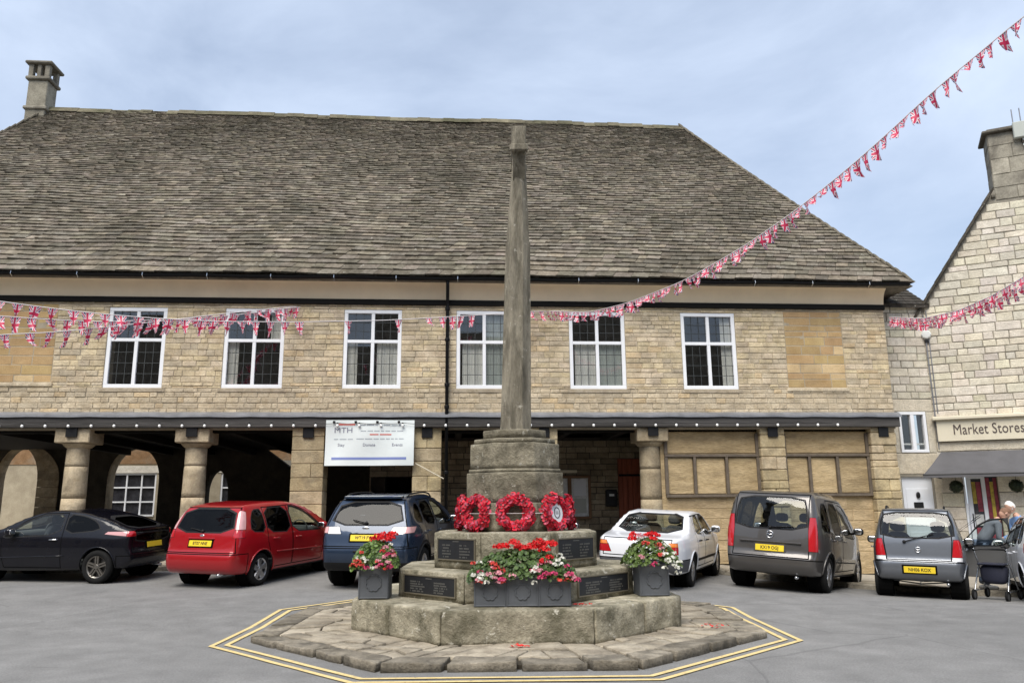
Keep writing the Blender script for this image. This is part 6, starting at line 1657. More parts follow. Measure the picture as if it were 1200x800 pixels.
BLUE_CAR = dict(wb=2.69, track=.79, w=.92, R=.36, rim='five', tw=.23, low=.50, clad=True, seat=.68,
    side=[(-.68, .30), (-.86, .40), (-.93, .56), (-.935, .70), (-.88, .84), (-.83, 1.02), (-.68, 1.28), (-.52, 1.52), (-.40, 1.625), (-.1, 1.668), (.5, 1.69), (1.1, 1.68), (1.6, 1.58), (2.1, 1.36), (2.45, 1.16), (2.8, 1.09), (3.2, 1.0), (3.42, .84), (3.52, .62), (3.5, .40), (3.35, .28)],
    sec=[(.25, .93), (.45, .975), (.7, 1.0), (.95, .995), (1.12, .965), (1.28, .89), (1.45, .81), (1.62, .71), (1.72, .64)], plan=PLAN(-.93, 3.52),
    bumper=(.76, -.45), bumper_low=.50, tailgate=[(-.82, .775), (.82, .775), (.78, 1.1), (.62, 1.60), (-.62, 1.60), (-.78, 1.1)],
    doors=[[(.36, .52), (.90, .52), (.905, 1.60), (.10, 1.59), (.10, .95)], [(.915, .52), (2.0, .52), (2.1, .75), (2.08, 1.06), (1.6, 1.47), (1.2, 1.60), (.92, 1.605)]],
    glass=[('q', [(-.40, 1.22), (.02, 1.16), (.04, 1.52), (-.20, 1.51)], True), ('r', [(.13, 1.15), (.84, 1.10), (.86, 1.555), (.15, 1.54)], True), ('f', [(.96, 1.095), (1.95, 1.05), (2.0, 1.09), (1.56, 1.43), (1.22, 1.55), (.965, 1.56)], False)],
    rear_glass=[([(-.68, 1.17), (.68, 1.17), (.54, 1.55), (-.54, 1.55)], True)], screen=[(-.72, 1.18), (.72, 1.18), (.56, 1.60), (-.56, 1.60)],
    lights=[('tail_light', 'clear_lens', [(.46, 1.00), (.72, 1.00), (.72, 1.12), (.52, 1.12)], None), ('tail_light', 'pale_lens', [(.725, 1.0), (.93, 1.0), (.93, 1.125), (.725, 1.125)], [(-.90, 1.0), (-.58, 1.02), (-.44, 1.12), (-.86, 1.125)])],
    mirror=(1.9, 1.1), handles=((.32, 1.0), (1.12, .97)), rails=(-.2, 1.45, .60), plate_z=.93, badge=(1.10, .07, 'oval'), grab=(.70, .18), grab_mat='car_plastic', wiper=((0, 1.19, .26, 1.24),), spoiler=(-.42, 1.645, .56), head=[(.42, .78), (.86, .80), (.86, .94), (.5, .92)])
WHITE_CAR = dict(wb=2.80, track=.75, w=.87, R=.31, rim='steel', tw=.19, low=.30, k=.05,
    side=[(-.92, .27), (-1.06, .33), (-1.12, .46), (-1.12, .66), (-1.09, .88), (-1.02, .94), (-.9, .955), (-.35, .995), (-.05, 1.10), (.35, 1.31), (.65, 1.395), (1.1, 1.43), (1.5, 1.42), (1.85, 1.36), (2.2, 1.16), (2.5, .99), (2.9, .94), (3.4, .88), (3.58, .80), (3.62, .5), (3.58, .32), (3.45, .24)],
    sec=[(.2, .92), (.4, .97), (.55, 1), (.75, 1.0), (.9, .975), (1.0, .93), (1.2, .84), (1.4, .745), (1.5, .70)], plan=PLAN(-1.12, 3.62), br=.035,
    bumper=(.565, -.38), bumper_low=.28, bumper_mat='car_grey_plastic', tailgate=[(-.66, .60), (.66, .60), (.66, .93), (-.66, .93)],
    doors=[[(.46, .36), (1.15, .36), (1.155, 1.37), (.52, 1.34), (.38, 1.05), (.38, .78)], [(1.165, .36), (2.2, .36), (2.26, .6), (2.24, .97), (1.85, 1.29), (1.6, 1.37), (1.17, 1.375)]],
    glass=[('r', [(.47, 1.01), (1.08, .985), (1.11, 1.335), (.80, 1.325), (.60, 1.22)], False), ('f', [(1.21, .98), (2.14, .95), (1.82, 1.25), (1.6, 1.335), (1.225, 1.34)], False)],
    rear_glass=[([(-.64, 1.035), (.64, 1.035), (.53, 1.365), (-.53, 1.365)], False)], screen=[(-.66, 1.0), (.66, 1.0), (.54, 1.36), (-.54, 1.36)],
    lights=[('tail_light', 'red_lens', [(.50, .665), (.86, .665), (.86, .80), (.56, .80)], [(-1.12, .665), (-.99, .665), (-.99, .80), (-1.12, .80)]), ('tail_light', 'orange_lens', [(.57, .80), (.86, .80), (.86, .865), (.60, .865)], [(-1.12, .80), (-.99, .80), (-.99, .865), (-1.12, .865)])],
    strip=(.47, .525, .38, 2.45), mirror=(2.05, 1.0), mirror_mat='p_white', handles=((.62, .86), (1.36, .85)), handle_mat='car_plastic', plate_z=.72, badge=(.90, .03, 'oval'), head=[(.42, .62), (.82, .62), (.82, .78), (.42, .78)])
VAN = dict(wb=2.79, track=.79, w=.925, R=.335, rim='five', tw=.21, low=.30, low_mat='car_plastic', seat=.65,
    side=[(-.56, .27), (-.72, .34), (-.80, .46), (-.80, .60), (-.745, .68), (-.735, .85), (-.70, 1.10), (-.63, 1.42), (-.54, 1.69), (-.43, 1.795), (0, 1.835), (.8, 1.845), (1.4, 1.82), (1.75, 1.70), (2.25, 1.36), (2.6, 1.13), (3.0, 1.06), (3.4, .93), (3.58, .72), (3.62, .5), (3.55, .3), (3.4, .22)],
    sec=[(.2, .93), (.4, .97), (.6, 1.0), (.9, 1.0), (1.1, .985), (1.3, .945), (1.55, .885), (1.75, .82), (1.86, .77)], plan=PLAN(-.80, 3.62), k=.075,
    bumper=(.585, -.42), bumper_mat='p_van', tailgate=[(-.70, .60), (.70, .60), (.69, 1.1), (.68, 1.76), (-.68, 1.76), (-.69, 1.1)],
    doors=[[(.42, .36), (1.06, .36), (1.065, 1.70), (.20, 1.70), (.20, .85)], [(1.08, .36), (2.2, .36), (2.3, .65), (2.28, 1.02), (1.8, 1.50), (1.5, 1.69), (1.085, 1.70)]],
    glass=[('q', [(-.40, 1.12), (.12, 1.09), (.14, 1.61), (-.20, 1.60), (-.35, 1.40)], True), ('r', [(.27, 1.08), (1.0, 1.06), (1.02, 1.63), (.29, 1.63)], True), ('f', [(1.14, 1.05), (2.2, 1.0), (2.24, 1.04), (1.76, 1.48), (1.5, 1.62), (1.15, 1.635)], False)],
    rear_glass=[([(-.64, 1.12), (.64, 1.12), (.63, 1.45), (.57, 1.68), (-.57, 1.68), (-.63, 1.45)], False)], screen=[(-.74, 1.16), (.74, 1.16), (.62, 1.74), (-.62, 1.74)],
    lights=[('tail_light', 'red_lens', [(.69, .72), (.95, .72), (.95, 1.10), (.88, 1.36), (.70, 1.36), (.68, 1.1)], [(-.80, .74), (-.62, .74), (-.60, 1.1), (-.56, 1.34), (-.68, 1.34)])],
    mirror=(2.1, 1.1), mirror_mat='car_plastic', handles=((.35, .95), (1.28, .93)), rubs=((.45, .55, 2.3, .50),), plate_z=.755, plate_dark=False, badge=(1.0, .062, 'ring'), grab=(.865, .56), grab_mat='paint', wiper=((0, 1.13, -.42, 1.16),), head=[(.45, .70), (.86, .74), (.86, .92), (.55, .88)])
GREY_CAR = dict(wb=2.36, track=.70, w=.81, R=.285, rim='seven', tw=.17, low=.30, low_mat='car_plastic', seat=.62,
    side=[(-.36, .29), (-.49, .35), (-.555, .46), (-.555, .62), (-.515, .70), (-.50, .85), (-.48, 1.03), (-.42, 1.30), (-.35, 1.52), (-.26, 1.62), (.2, 1.655), (.8, 1.66), (1.3, 1.62), (1.6, 1.48), (2.0, 1.20), (2.25, 1.05), (2.55, .98), (2.8, .84), (2.93, .66), (2.95, .45), (2.9, .3), (2.8, .24)],
    sec=[(.2, .93), (.4, .97), (.6, 1.0), (.9, .995), (1.02, .975), (1.3, .88), (1.55, .78), (1.68, .72)], plan=PLAN(-.555, 2.95), br=.05,
    bumper=(.655, -.30), tailgate=[(-.54, .665), (.54, .665), (.58, 1.02), (.56, 1.59), (-.56, 1.59), (-.58, 1.02)],
    doors=[[(.30, .36), (.93, .36), (.935, 1.56), (.10, 1.55), (.10, .82)], [(.945, .36), (1.85, .36), (1.92, .6), (1.92, 1.02), (1.55, 1.42), (1.3, 1.55), (.95, 1.565)]],
    glass=[('r', [(.12, 1.05), (.88, 1.03), (.89, 1.51), (.14, 1.49)], False), ('q', [(-.30, 1.08), (.04, 1.06), (.06, 1.48), (-.14, 1.46)], False), ('f', [(.99, 1.025), (1.84, 1.0), (1.88, 1.03), (1.52, 1.38), (1.3, 1.50), (1.0, 1.52)], False)],
    rear_glass=[([(-.60, 1.09), (.60, 1.09), (.59, 1.35), (.52, 1.53), (-.52, 1.53), (-.59, 1.35)], False)], screen=[(-.62, 1.06), (.62, 1.06), (.52, 1.56), (-.52, 1.56)],
    lights=[('tail_light', 'red_lens', [(.55, .735), (.83, .735), (.83, .92), (.80, 1.06), (.60, 1.06)], [(-.56, .735), (-.40, .735), (-.38, .95), (-.42, 1.05), (-.50, 1.05)]), ('tail_light', 'clear_lens', [(.55, .67), (.83, .67), (.83, .735), (.55, .735)], [(-.56, .67), (-.41, .67), (-.40, .735), (-.56, .735)])],
    mirror=(1.75, 1.02), mirror_mat='car_plastic', handles=((.22, .9), (1.08, .88)), plate_z=.50, badge=(.86, .045, 'ring'), rails=(-.1, 1.25, .50), wiper=((.22, 1.0, -.28, 1.15),), head=[(.40, .66), (.76, .66), (.76, .84), (.46, .82)])
BLACK_CAR = dict(wb=2.63, track=.77, w=.885, R=.335, rim='twin', rim_mat='alloy_dark', tw=.22, low=.24, arch=.045,
    side=[(-.52, .27), (-.66, .33), (-.745, .44), (-.75, .58), (-.70, .70), (-.69, .86), (-.72, 1.00), (-.66, 1.06), (-.40, 1.15), (-.05, 1.28), (.5, 1.405), (1.0, 1.46), (1.4, 1.44), (1.8, 1.33), (2.3, 1.11), (2.7, .97), (3.0, .89), (3.3, .75), (3.45, .58), (3.5, .42), (3.42, .28), (3.3, .2)],
    sec=[(.2, .94), (.35, .98), (.5, 1.0), (.75, .995), (.9, .97), (1.0, .93), (1.15, .86), (1.3, .78), (1.5, .68)], plan=PLAN(-.75, 3.5), br=.12,
    bumper=(.56, -.40), tailgate=[(-.70, .60), (.70, .60), (.66, 1.06), (-.66, 1.06)],
    doors=[[(.80, .30), (2.12, .30), (2.2, .55), (2.24, .92), (1.78, 1.26), (1.4, 1.40), (.86, 1.41)]],
    glass=[('q', [(.02, 1.07), (.80, 1.00), (.83, 1.37), (.45, 1.33), (.15, 1.22)], True), ('f', [(.92, .99), (2.12, .91), (2.2, .935), (1.75, 1.23), (1.4, 1.36), (.93, 1.37)], False)],
    rear_glass=[([(-.56, .83), (.56, .83), (.58, .98), (-.58, .98)], True), ([(-.52, 1.10), (.52, 1.10), (.46, 1.30), (-.46, 1.30)], True)], screen=[(-.68, 1.02), (.68, 1.02), (.52, 1.38), (-.52, 1.38)],
    lights=[('tail_light', 'pale_lens', None, [(-.64, .935), (-.10, .985), (-.16, 1.03), (-.64, 1.035)]), ('tail_light', 'red_lens', [(.60, .93), (.90, .93), (.90, 1.04), (.60, 1.04)], [(-.80, .93), (-.56, .935), (-.56, 1.035), (-.80, 1.04)])],
    mirror=(2.0, .98), handles=((1.02, .87),), handle_mat='chrome', rubs=((.75, .55, 2.3, .50),), rub_mat='p_black', plate_z=.74, spoiler=(-.64, 1.065, .62))
WHITE_HATCH = dict(RED_CAR, lights=[('tail_light', 'red_lens', [(.50, .84), (.95, .84), (.95, 1.02), (.56, 1.02)], [(-.80, .84), (-.48, .86), (-.46, 1.02), (-.80, 1.02)])], low=.44, rub_mat='p_white', reflector=(.56, .66), rubs=(), bumper_low=.44)

car(BLACK_CAR, 'parked_car', 'black three-door hatchback with bronze alloy wheels at the left edge', 'car', (-6.70, 17.2, 167, .95), M['p_black'], 'blank')
car(RED_CAR, 'parked_car', 'red people carrier seen from behind, parked left of the blue SUV', 'car', (-4.38, 16.13, 67.3, .966), M['p_red'], 'plate_red')
car(BLUE_CAR, 'parked_car', 'dark blue SUV parked behind the left planter of the memorial', 'car', (-1.37, 15.62, 76.3, .995), M['p_blue'], 'plate_blue')
car(dict(BLACK_CAR, rim_mat='alloy'), 'parked_car', 'charcoal car mostly hidden behind the memorial plinth and wreaths', 'car', (.95, 15.9, 62, .95), M['p_darkcar'])
car(WHITE_CAR, 'parked_car', 'white old saloon with dark bumper parked right of the memorial', 'car', (3.82, 15.44, 61.8, .965), M['p_white'])
car(VAN, 'parked_car', 'graphite grey passenger van with tall red tail lights', 'car', (6.27, 15.19, 52.3, 1.0), M['p_van'], 'plate_van')
_, GB, _ = car(GREY_CAR, 'parked_car', 'small blue-grey upright hatchback with a driver door open, outside the shop', 'car', (8.56, 14.34, 58, .965), M['p_grey'], 'plate_grey', skip_door=(74, 1.88))
car(WHITE_HATCH, 'parked_car', 'white car cut off by the right edge of the picture', 'car', (10.56, 12.95, 60, .95), M['p_white'])
# ------------------------------------------------------------------ banner, notice board, letter box, lights
bn = thing('banner', 'white vinyl banner with grey print and a blue stripe hung between two pillars', 'banner', (-2.0, 19.34, 2.58))
FB = Frame((0, 19.34, 0), (1, 0, 0), (0, -1, 0)); b0, b1, c0_, c1_ = -3.06, -.93, 2.575, 3.67
def bd(u, v): return .014*math.sin(u*2.2+v*3.5)+.010*math.sin(u*5-v*4)
mb = MB(); vv = []; nu_, nv_ = 44, 22
for i in range(nu_+1):
    for j in range(nv_+1):
        u = b0+(b1-b0)*i/nu_; v = c0_+(c1_-c0_)*j/nv_; vv.append(FB.p(u+.03*(v-c0_)*.2, v, bd(u, v)))
mb.add(vv, [(i*(nv_+1)+j, (i+1)*(nv_+1)+j, (i+1)*(nv_+1)+j+1, i*(nv_+1)+j+1) for i in range(nu_) for j in range(nv_)]); mb.build('sheet', M['banner'], bn, smooth=True)
def ink(name, mat, rects=(), text=None):
    g = MB()
    for (u0_, u1_, v0_, v1_) in rects:
        n = max(1, int((u1_-u0_)/.08))
        for i in range(n):
            a, b = u0_+(u1_-u0_)*i/n, u0_+(u1_-u0_)*(i+1)/n
            g.add([FB.p(p+.03*(q-c0_)*.2, q, bd(p, q)+.003) for p, q in ((a, v0_), (b, v0_), (b, v1_), (a, v1_))], [(0, 1, 2, 3)])
    for (key, u, v, sx, sy) in (text or ()):
        tv, tf = TEXT[key]; g.add([FB.p(u+x*sx, v+y*sy, bd(u+x*sx, v+y*sy)+.004+z) for x, y, z in tv], tf)
    return g.build(name, M[mat], bn)
ink('printed_logo', 'banner_dark', text=(('banner_logo', b0+.20, 3.42, .72, .62),))
ink('blue_stripe', 'banner_blue', ((b0+.16, b1-.18, 2.715, 2.775),))
for q in ((b0+.30, b0+.70, 3.545, 3.585), (b0+1.06, b0+1.27, 3.305, 3.335), (b0+1.30, b0+1.58, 3.305, 3.335)): ink('red_line', 'banner_red', (q,))
rb = random.Random(2); rows_ = []
for (ua, ub, v, h) in ((b0+.78, b1-.2, 3.55, .035), (b0+.84, b1-.25, 3.405, .026), (b0+.74, b1-.22, 3.215, .024), (b0+.2, b0+.68, 3.21, .024)):
    u = ua
    while u < ub:
        l = rb.uniform(.06, .18); rows_.append((u, min(ub, u+l), v-h/2, v+h/2)); u += l+.03
ink('printed_lines', 'banner_grey', rows_)
ink('printed_words', 'banner_dark', text=(('stay', b0+.38, 3.07, 1, 1), ('donate', b0+1.05, 3.07, 1, 1), ('events', b0+1.73, 3.07, 1, 1)))
for k in range(4):
    u = b0+.2+k*.52; g = MB(); FB.box(g, u-.03, u+.03, c1_-.075, c1_-.02, .016, .04, b=.008); g.build('eyelet_clip', M['iron'], bn)
cane = MB().tube([(-.88, 19.30, 2.62), (-.20, 19.26, 2.25)], .012, 6); tagged(cane.build('bamboo_cane', M['sign_cream']), 'thin pale cane leaning on the pillar right of the banner', 'cane')
fl_ = thing('festoon_lights', 'string of small white bulbs along the black beam', 'string lights', (0, 19.3, 3.5))
bulbs = [-10.62+.523*i for i in range(40)]
cab = MB(); pts = []
for a, b in zip(bulbs, bulbs[1:]):
    if b > 10.0: break
    for k in range(4): t_ = k/4; pts.append((a+(b-a)*t_, 19.30, 3.60+.0006*a-.025*math.sin(math.pi*t_)))
cab.tube(pts, .007, 5); cab.build('cable', M['iron'], fl_)
for a in bulbs:
    if a > 9.8: break
    z = 3.60+.0006*a; g = MB().lathe([(.001, z-.105), (.022, z-.098), (.034, z-.075), (.030, z-.05), (.018, z-.03)], 10, at=(a, 19.30, 0)); bo = g.build('bulb', M['bulb'], fl_, smooth=True)
    MB().lathe([(.018, z-.03), (.02, z-.028), (.02, z+.005), (.001, z+.006)], 8, at=(a, 19.30, 0)).build('socket', M['iron'], bo)
nb = thing('notice_board', 'oak framed notice board with pinned papers on the dark inner wall', 'notice board', (3.55, 22.45, 1.25))
FN = Frame((0, 22.47, 0), (1, 0, 0), (0, -1, 0)); u0_, u1_, v0_, v1_ = 2.72, 3.93, 1.22, 2.42
g = MB()
for q in ((u0_, u1_, v0_, v0_+.07), (u0_, u1_, v1_-.07, v1_), (u0_, u0_+.07, v0_+.07, v1_-.07), (u1_-.07, u1_, v0_+.07, v1_-.07), ((u0_+u1_)/2-.05, (u0_+u1_)/2+.05, v0_+.07, v1_-.07)): FN.box(g, *q, .0, .09, b=.006)
g.build('frame', M['oak'], nb); g = MB(); FN.box(g, u0_+.05, u1_-.05, v0_+.05, v1_-.05, .0, .015); g.build('back_panel', M['paper'], nb)
for (p, q, s, e, m) in ((2.84, 3.08, 1.9, 2.28, 'wreath_card'), (2.86, 3.2, 1.4, 1.8, 'wreath_card'), (3.46, 3.80, 1.86, 2.3, 'wreath_card'), (3.45, 3.8, 1.38, 1.78, 'plastic_grey')):
    g = MB(); FN.box(g, p, q, s, e, .016, .02); g.build('notice', M[m], nb)
g = MB(); FN.box(g, 2.75, 3.55, 2.50, 2.58, .0, .03, t=(1, 1, 1)); g.build('header_board', M['sign_cream'], nb)
lbx = thing('letter_box', 'small black wall letter box between the notice board and the red door', 'letter box', (4.5, 22.4, 1.6))
g = MB(); FN.box(g, 4.34, 4.66, 1.55, 2.02, .02, .18, b=.02); g.build('box', M['iron'], lbx); g = MB(); FN.box(g, 4.43, 4.57, 1.84, 1.90, .181, .186); g.build('slot_label', M['plastic_white'], lbx)

# ------------------------------------------------------------------ bunting
def bunting(label, A, B, prof, n, size, seed, droop=1.0, gap=(.0, 1.0), skip=()):
    "prof: list of (t, z) along the plan line A-B"
    t = thing('bunting', label, 'bunting', (A[0], A[1], prof[0][1]), 0, 'union flag bunting over the square'); r = random.Random(seed)
    T = np.linspace(0, 1, 161); X, Z = soft([(p[0], p[1]) for p in prof], 400, 14); zt = np.interp(T, X, Z)
    P = [Vector((A[0]+(B[0]-A[0])*a, A[1]+(B[1]-A[1])*a, z)) for a, z in zip(T, zt)]
    MB().tube(P, .0085, 5).build('cord', M['rope'], t)
    L = np.cumsum([0]+[(P[i+1]-P[i]).length for i in range(160)]); tot = L[-1]; wind = Vector((.35, -.2, 0))
    for i in range(n):
        s = tot*(gap[0]+(gap[1]-gap[0])*(i+.5+r.uniform(-.16, .16))/n)
        if any(a < s/tot < b for a, b in skip): continue
        k = int(np.searchsorted(L, s))-1; k = max(0, min(159, k)); p = P[k].lerp(P[k+1], (s-L[k])/(L[k+1]-L[k])); d = (P[k+1]-P[k]).normalized()
        w, h = size*r.uniform(.78, 1.0), size*1.42*r.uniform(.9, 1.12); curl = r.uniform(-1.5, 1.5); tw = r.uniform(-1.5, 1.5)*droop; sw = r.uniform(-.7, .7)
        side = Vector((d.y, -d.x, 0)).normalized(); g = MB(); g.uv = []; nu_, nv_ = 6, 6; V = []
        for j in range(nv_+1):
            f = j/nv_; ww = w*(1-.5*f); an = tw*f
            for i2 in range(nu_+1):
                u = i2/nu_-.5; ax = d*math.cos(an)+side*math.sin(an); dn = Vector((0, 0, -1))*math.cos(sw*f)+side*math.sin(sw*f)+d*.12*math.sin(sw*2)
                q = p+ax*(u*ww*math.cos(curl*f*u*2.4))+dn*(h*f)+side*(.06*size/.2*math.sin(curl*2+u*5+f*3.2)*f*1.2)
                V.append(q)
        F_ = [(j*(nu_+1)+i2, j*(nu_+1)+i2+1, (j+1)*(nu_+1)+i2+1, (j+1)*(nu_+1)+i2) for j in range(nv_) for i2 in range(nu_)]
        for f_ in F_:
            for vi in f_: g.uv.append(((vi % (nu_+1))/nu_, 1-(vi//(nu_+1))/nv_))
        g.add(V, F_); g.build('flag', M['flag'], t, smooth=True)
    return t
bunting('long bunting string sweeping down from the top right sky to the market house', (7.31, 8.3), (2.36, 19.3),
        [(0, 7.72), (.06, 7.48), (.124, 7.24), (.183, 6.94), (.255, 6.63), (.335, 6.35), (.434, 6.09), (.569, 5.88), (.719, 5.86), (.841, 5.98), (1, 6.45)], 70, .17, 1)
bunting('topmost bunting string at the left, crossing the first window to the downpipe', (-8.75, 14.0), (2.36, 19.3),
        [(0, 5.32), (.061, 5.26), (.16, 5.22), (.245, 5.23), (.356, 5.30), (.477, 5.45), (.649, 5.72), (.787, 6.0), (1, 6.45)], 44, .21, 2, skip=((.50, .56), (.60, .66), (.69, .73), (.83, .90)))
bunting('middle bunting string at the left, ending at the second window', (-8.46, 13.5), (-3.8, 19.35), [(0, 4.86), (.104, 4.95), (.219, 5.05), (.347, 5.19), (.646, 5.70), (.825, 6.09), (1, 6.51)], 26, .20, 3)
bunting('lowest bunting string at the left edge', (-8.08, 13.0), (-3.9, 19.35), [(0, 4.26), (.098, 4.51), (.21, 4.71), (.356, 5.03), (.524, 5.42), (.75, 5.95), (1, 6.52)], 22, .20, 4)
bunting('short dense bunting string from the market house corner to the right across the gable', (11.51, 19.4), (12.62, 14.9), [(0, 6.40), (.229, 6.11), (.455, 6.06), (.665, 6.19), (.861, 6.43), (1, 6.70)], 30, .19, 5)
bunting('second bunting string just below the one across the right gable', (11.50, 19.4), (12.75, 14.9), [(0, 6.36), (.229, 6.04), (.455, 5.97), (.665, 6.09), (.861, 6.33), (1, 6.60)], 26, .17, 6)

# ------------------------------------------------------------------ people at the open car door
def skin_mesh(verts, edges, radii, sub=2):
    me = bpy.data.meshes.new('s'); me.from_pydata(verts, edges, []); o = bpy.data.objects.new('s', me); COL.objects.link(o)
    m = o.modifiers.new('skin', 'SKIN'); m.use_smooth_shade = True; sv = me.skin_vertices[0].data
    for i, r_ in enumerate(radii): sv[i].radius = r_ if isinstance(r_, tuple) else (r_, r_); sv[i].use_root = (i == 0)
    o.modifiers.new('sub', 'SUBSURF').levels = sub; o.modifiers['sub'].render_levels = sub
    dg = bpy.context.evaluated_depsgraph_get(); ev = bpy.data.meshes.new_from_object(o.evaluated_get(dg)); r = ([tuple(v.co) for v in ev.vertices], [tuple(p.vertices) for p in ev.polygons])
    bpy.data.objects.remove(o); bpy.data.meshes.remove(ev); bpy.data.meshes.remove(me); return r
def person(label, loc, rotz, lean, shirt, hair, legs, sc=1.0, arm=.5, bald=False, knee=0.0):
    "local frame: facing +Y; lean in degrees bends the torso forward at the hip"
    t = thing('person', label, 'person', loc, rotz, 'people beside the open car door'); L = rad(lean); c, s = math.cos(L), math.sin(L)
    hip = Vector((0, 0, .92*sc))
    def T(x, y, z): return tuple(hip+Vector((x*sc, (y*c+z*s)*sc, (-y*s+z*c)*sc)))   # torso space: z along the spine
    V = [T(0, 0, 0), T(0, 0, .18), T(0, 0, .36), T(0, 0, .50), T(0, .0, .58), T(0, .02, .66)]
    E_ = [(0, 1), (1, 2), (2, 3), (3, 4), (4, 5)]; R_ = [(.165*sc, .12*sc), (.16*sc, .12*sc), (.175*sc, .125*sc), (.15*sc, .10*sc), (.06*sc, .06*sc), (.058*sc, .06*sc)]
    for sg in (-1, 1):
        b = len(V); sh = T(sg*.19, 0, .47); el = Vector(T(sg*.25, .08, .24))+Vector((0, .10*arm, -.06)); wr = el+Vector((-sg*.03, .22*sc, -.10*sc+.12*arm)); ha = wr+Vector((-sg*.01, .07*sc, -.01))
        V += [sh, tuple(el), tuple(wr), tuple(ha)]; E_ += [(3, b), (b, b+1), (b+1, b+2), (b+2, b+3)]; R_ += [.075*sc, .052*sc, .034*sc, (.042*sc, .026*sc)]
        # five short fingers rooted in the palm
        for k in range(5):
            q = len(V); off = (k-2)*.017; f1 = ha+Vector((sg*off*1.0+(-sg*.03 if k == 0 else 0), .045 if k else .02, -.012)); f2 = f1+Vector((0, .028, -.022)); V += [tuple(f1), tuple(f2)]; E_ += [(b+3, q), (q, q+1)]; R_ += [.010, .008]
    body, faces = skin_mesh(V, E_, R_); ns = Vector(T(0, 0, .56)); up_ = Vector((0, s, c))
    g = MB()
    mi = []
    wrs = [Vector(V[8]), Vector(V[8+14]) if len(V) > 22 else Vector(V[8])]
    for f in faces:
        cc = sum((Vector(body[i]) for i in f), Vector())/len(f); neck = (cc-ns).dot(up_) > .02 and abs(cc.x) < .078
        hand = any((cc-w).dot(Vector((0, 1, 0))) > 0 and abs(cc.x-w.x) < .10 and (cc-w).length < .17 for w in wrs); mi.append(1 if (neck or hand) else 0)
    g.v = body; g.f = faces; g.m = mi; g.t = [(1, 1, 1)]*len(faces); bo = g.build('body', [M[shirt], M['skin']], t, smooth=True, world=False)
    # legs
    V2 = [tuple(hip+Vector((0, 0, .02))), tuple(hip+Vector((-.09*sc, 0, -.04))), (-.10*sc, .05+knee*.12, .50*sc), (-.11*sc, -.02, .10*sc), tuple(hip+Vector((.09*sc, 0, -.04))), (.10*sc, .05, .50*sc), (.11*sc, -.02, .10*sc)]
    b2, f2 = skin_mesh(V2, [(0, 1), (1, 2), (2, 3), (0, 4), (4, 5), (5, 6)], [.15*sc, .105*sc, .075*sc, .06*sc, .105*sc, .075*sc, .06*sc]); g = MB(); g.add(b2, f2); g.build('trousers', M[legs], t, smooth=True, world=False)
    for sg in (-1, 1): MB().blob((sg*.11*sc, .06, .05), (.05, .14, .05), 2.6).build('shoe', M['shoe'], t, smooth=True, world=False)
    # head, with face
    hc = Vector(T(0, .05, .80)); Rm = Matrix.Rotation(-L-rad(12), 3, 'X'); g = MB(); g.blob(hc, (.076*sc, .095*sc, .118*sc), 2.2, 22, 16, rot=Rm)
    def hp(x, y, z): return hc+Rm @ Vector((x*sc, y*sc, z*sc))
    g.blob(hp(0, .098, -.015), (.014, .02, .026), 2, 8, 6, rot=Rm); g.blob(hp(0, .035, -.08), (.055, .055, .045), 2.3, 12, 8, rot=Rm)
    for sg in (-1, 1): g.blob(hp(sg*.078, -.005, -.01), (.010, .022, .034), 2, 8, 6, rot=Rm)
    hd_ = g.build('head', M['skin'], t, smooth=True, world=False)
    g = MB()
    for sg in (-1, 1): g.blob(hp(sg*.030, .088, .015), (.012, .008, .008), 2, 8, 6, rot=Rm)
    g.build('eyes', M['print_dark'], hd_, smooth=True, world=False); MB().blob(hp(0, .090, -.062), (.024, .008, .006), 2, 8, 6, rot=Rm).build('mouth', M['p_red'], hd_, smooth=True, world=False)
    # hair: shell over the back and top
    g = MB(); nu_, nv_ = 26, 16; vs = []; idx = {}; fs = []
    for j in range(nv_+1):
        for i in range(nu_):
            ph = -math.pi/2+math.pi*j/nv_; th = 2*math.pi*i/nu_; n_ = Vector((math.cos(ph)*math.cos(th), math.cos(ph)*math.sin(th), math.sin(ph)))
            vs.append(hc+Rm @ Vector((n_.x*.083*sc, (n_.y*.101-.006)*sc, (n_.z*.124+.004)*sc))+Vector((noise.noise(n_*6), noise.noise(n_*6+Vector((3, 1, 2))), noise.noise(n_*7)))*.006)
    for j in range(nv_):
        for i in range(nu_):
            ph = -math.pi/2+math.pi*(j+.5)/nv_; th = 2*math.pi*(i+.5)/nu_; y_, z_ = math.cos(ph)*math.sin(th), math.sin(ph)
            ok = (z_ > -.35 and y_ < .35+.6*max(0, z_-.2)) if not bald else (-.35 < z_ < .45 and y_ < .1)
            if ok: fs.append((j*nu_+i, j*nu_+(i+1) % nu_, (j+1)*nu_+(i+1) % nu_, (j+1)*nu_+i))
    g.add(vs, fs); g.build('hair', M[hair], hd_, smooth=True, world=False)
    return t
person('person in a grey shirt with cropped brown hair bending over behind the open car door', (10.72, 15.7, gh(10.75, 15.78)+PAVE), rad(-100), 40, 'shirt_grey', 'hair_brown', 'jeans', 1.0, .4)
person('white-haired person in a light blue shirt standing behind the grey-shirted one', (12.18, 16.25, gh(11.85, 16.15)+PAVE), rad(90), 20, 'shirt_blue', 'hair_white', 'trousers', 1.0, .3)

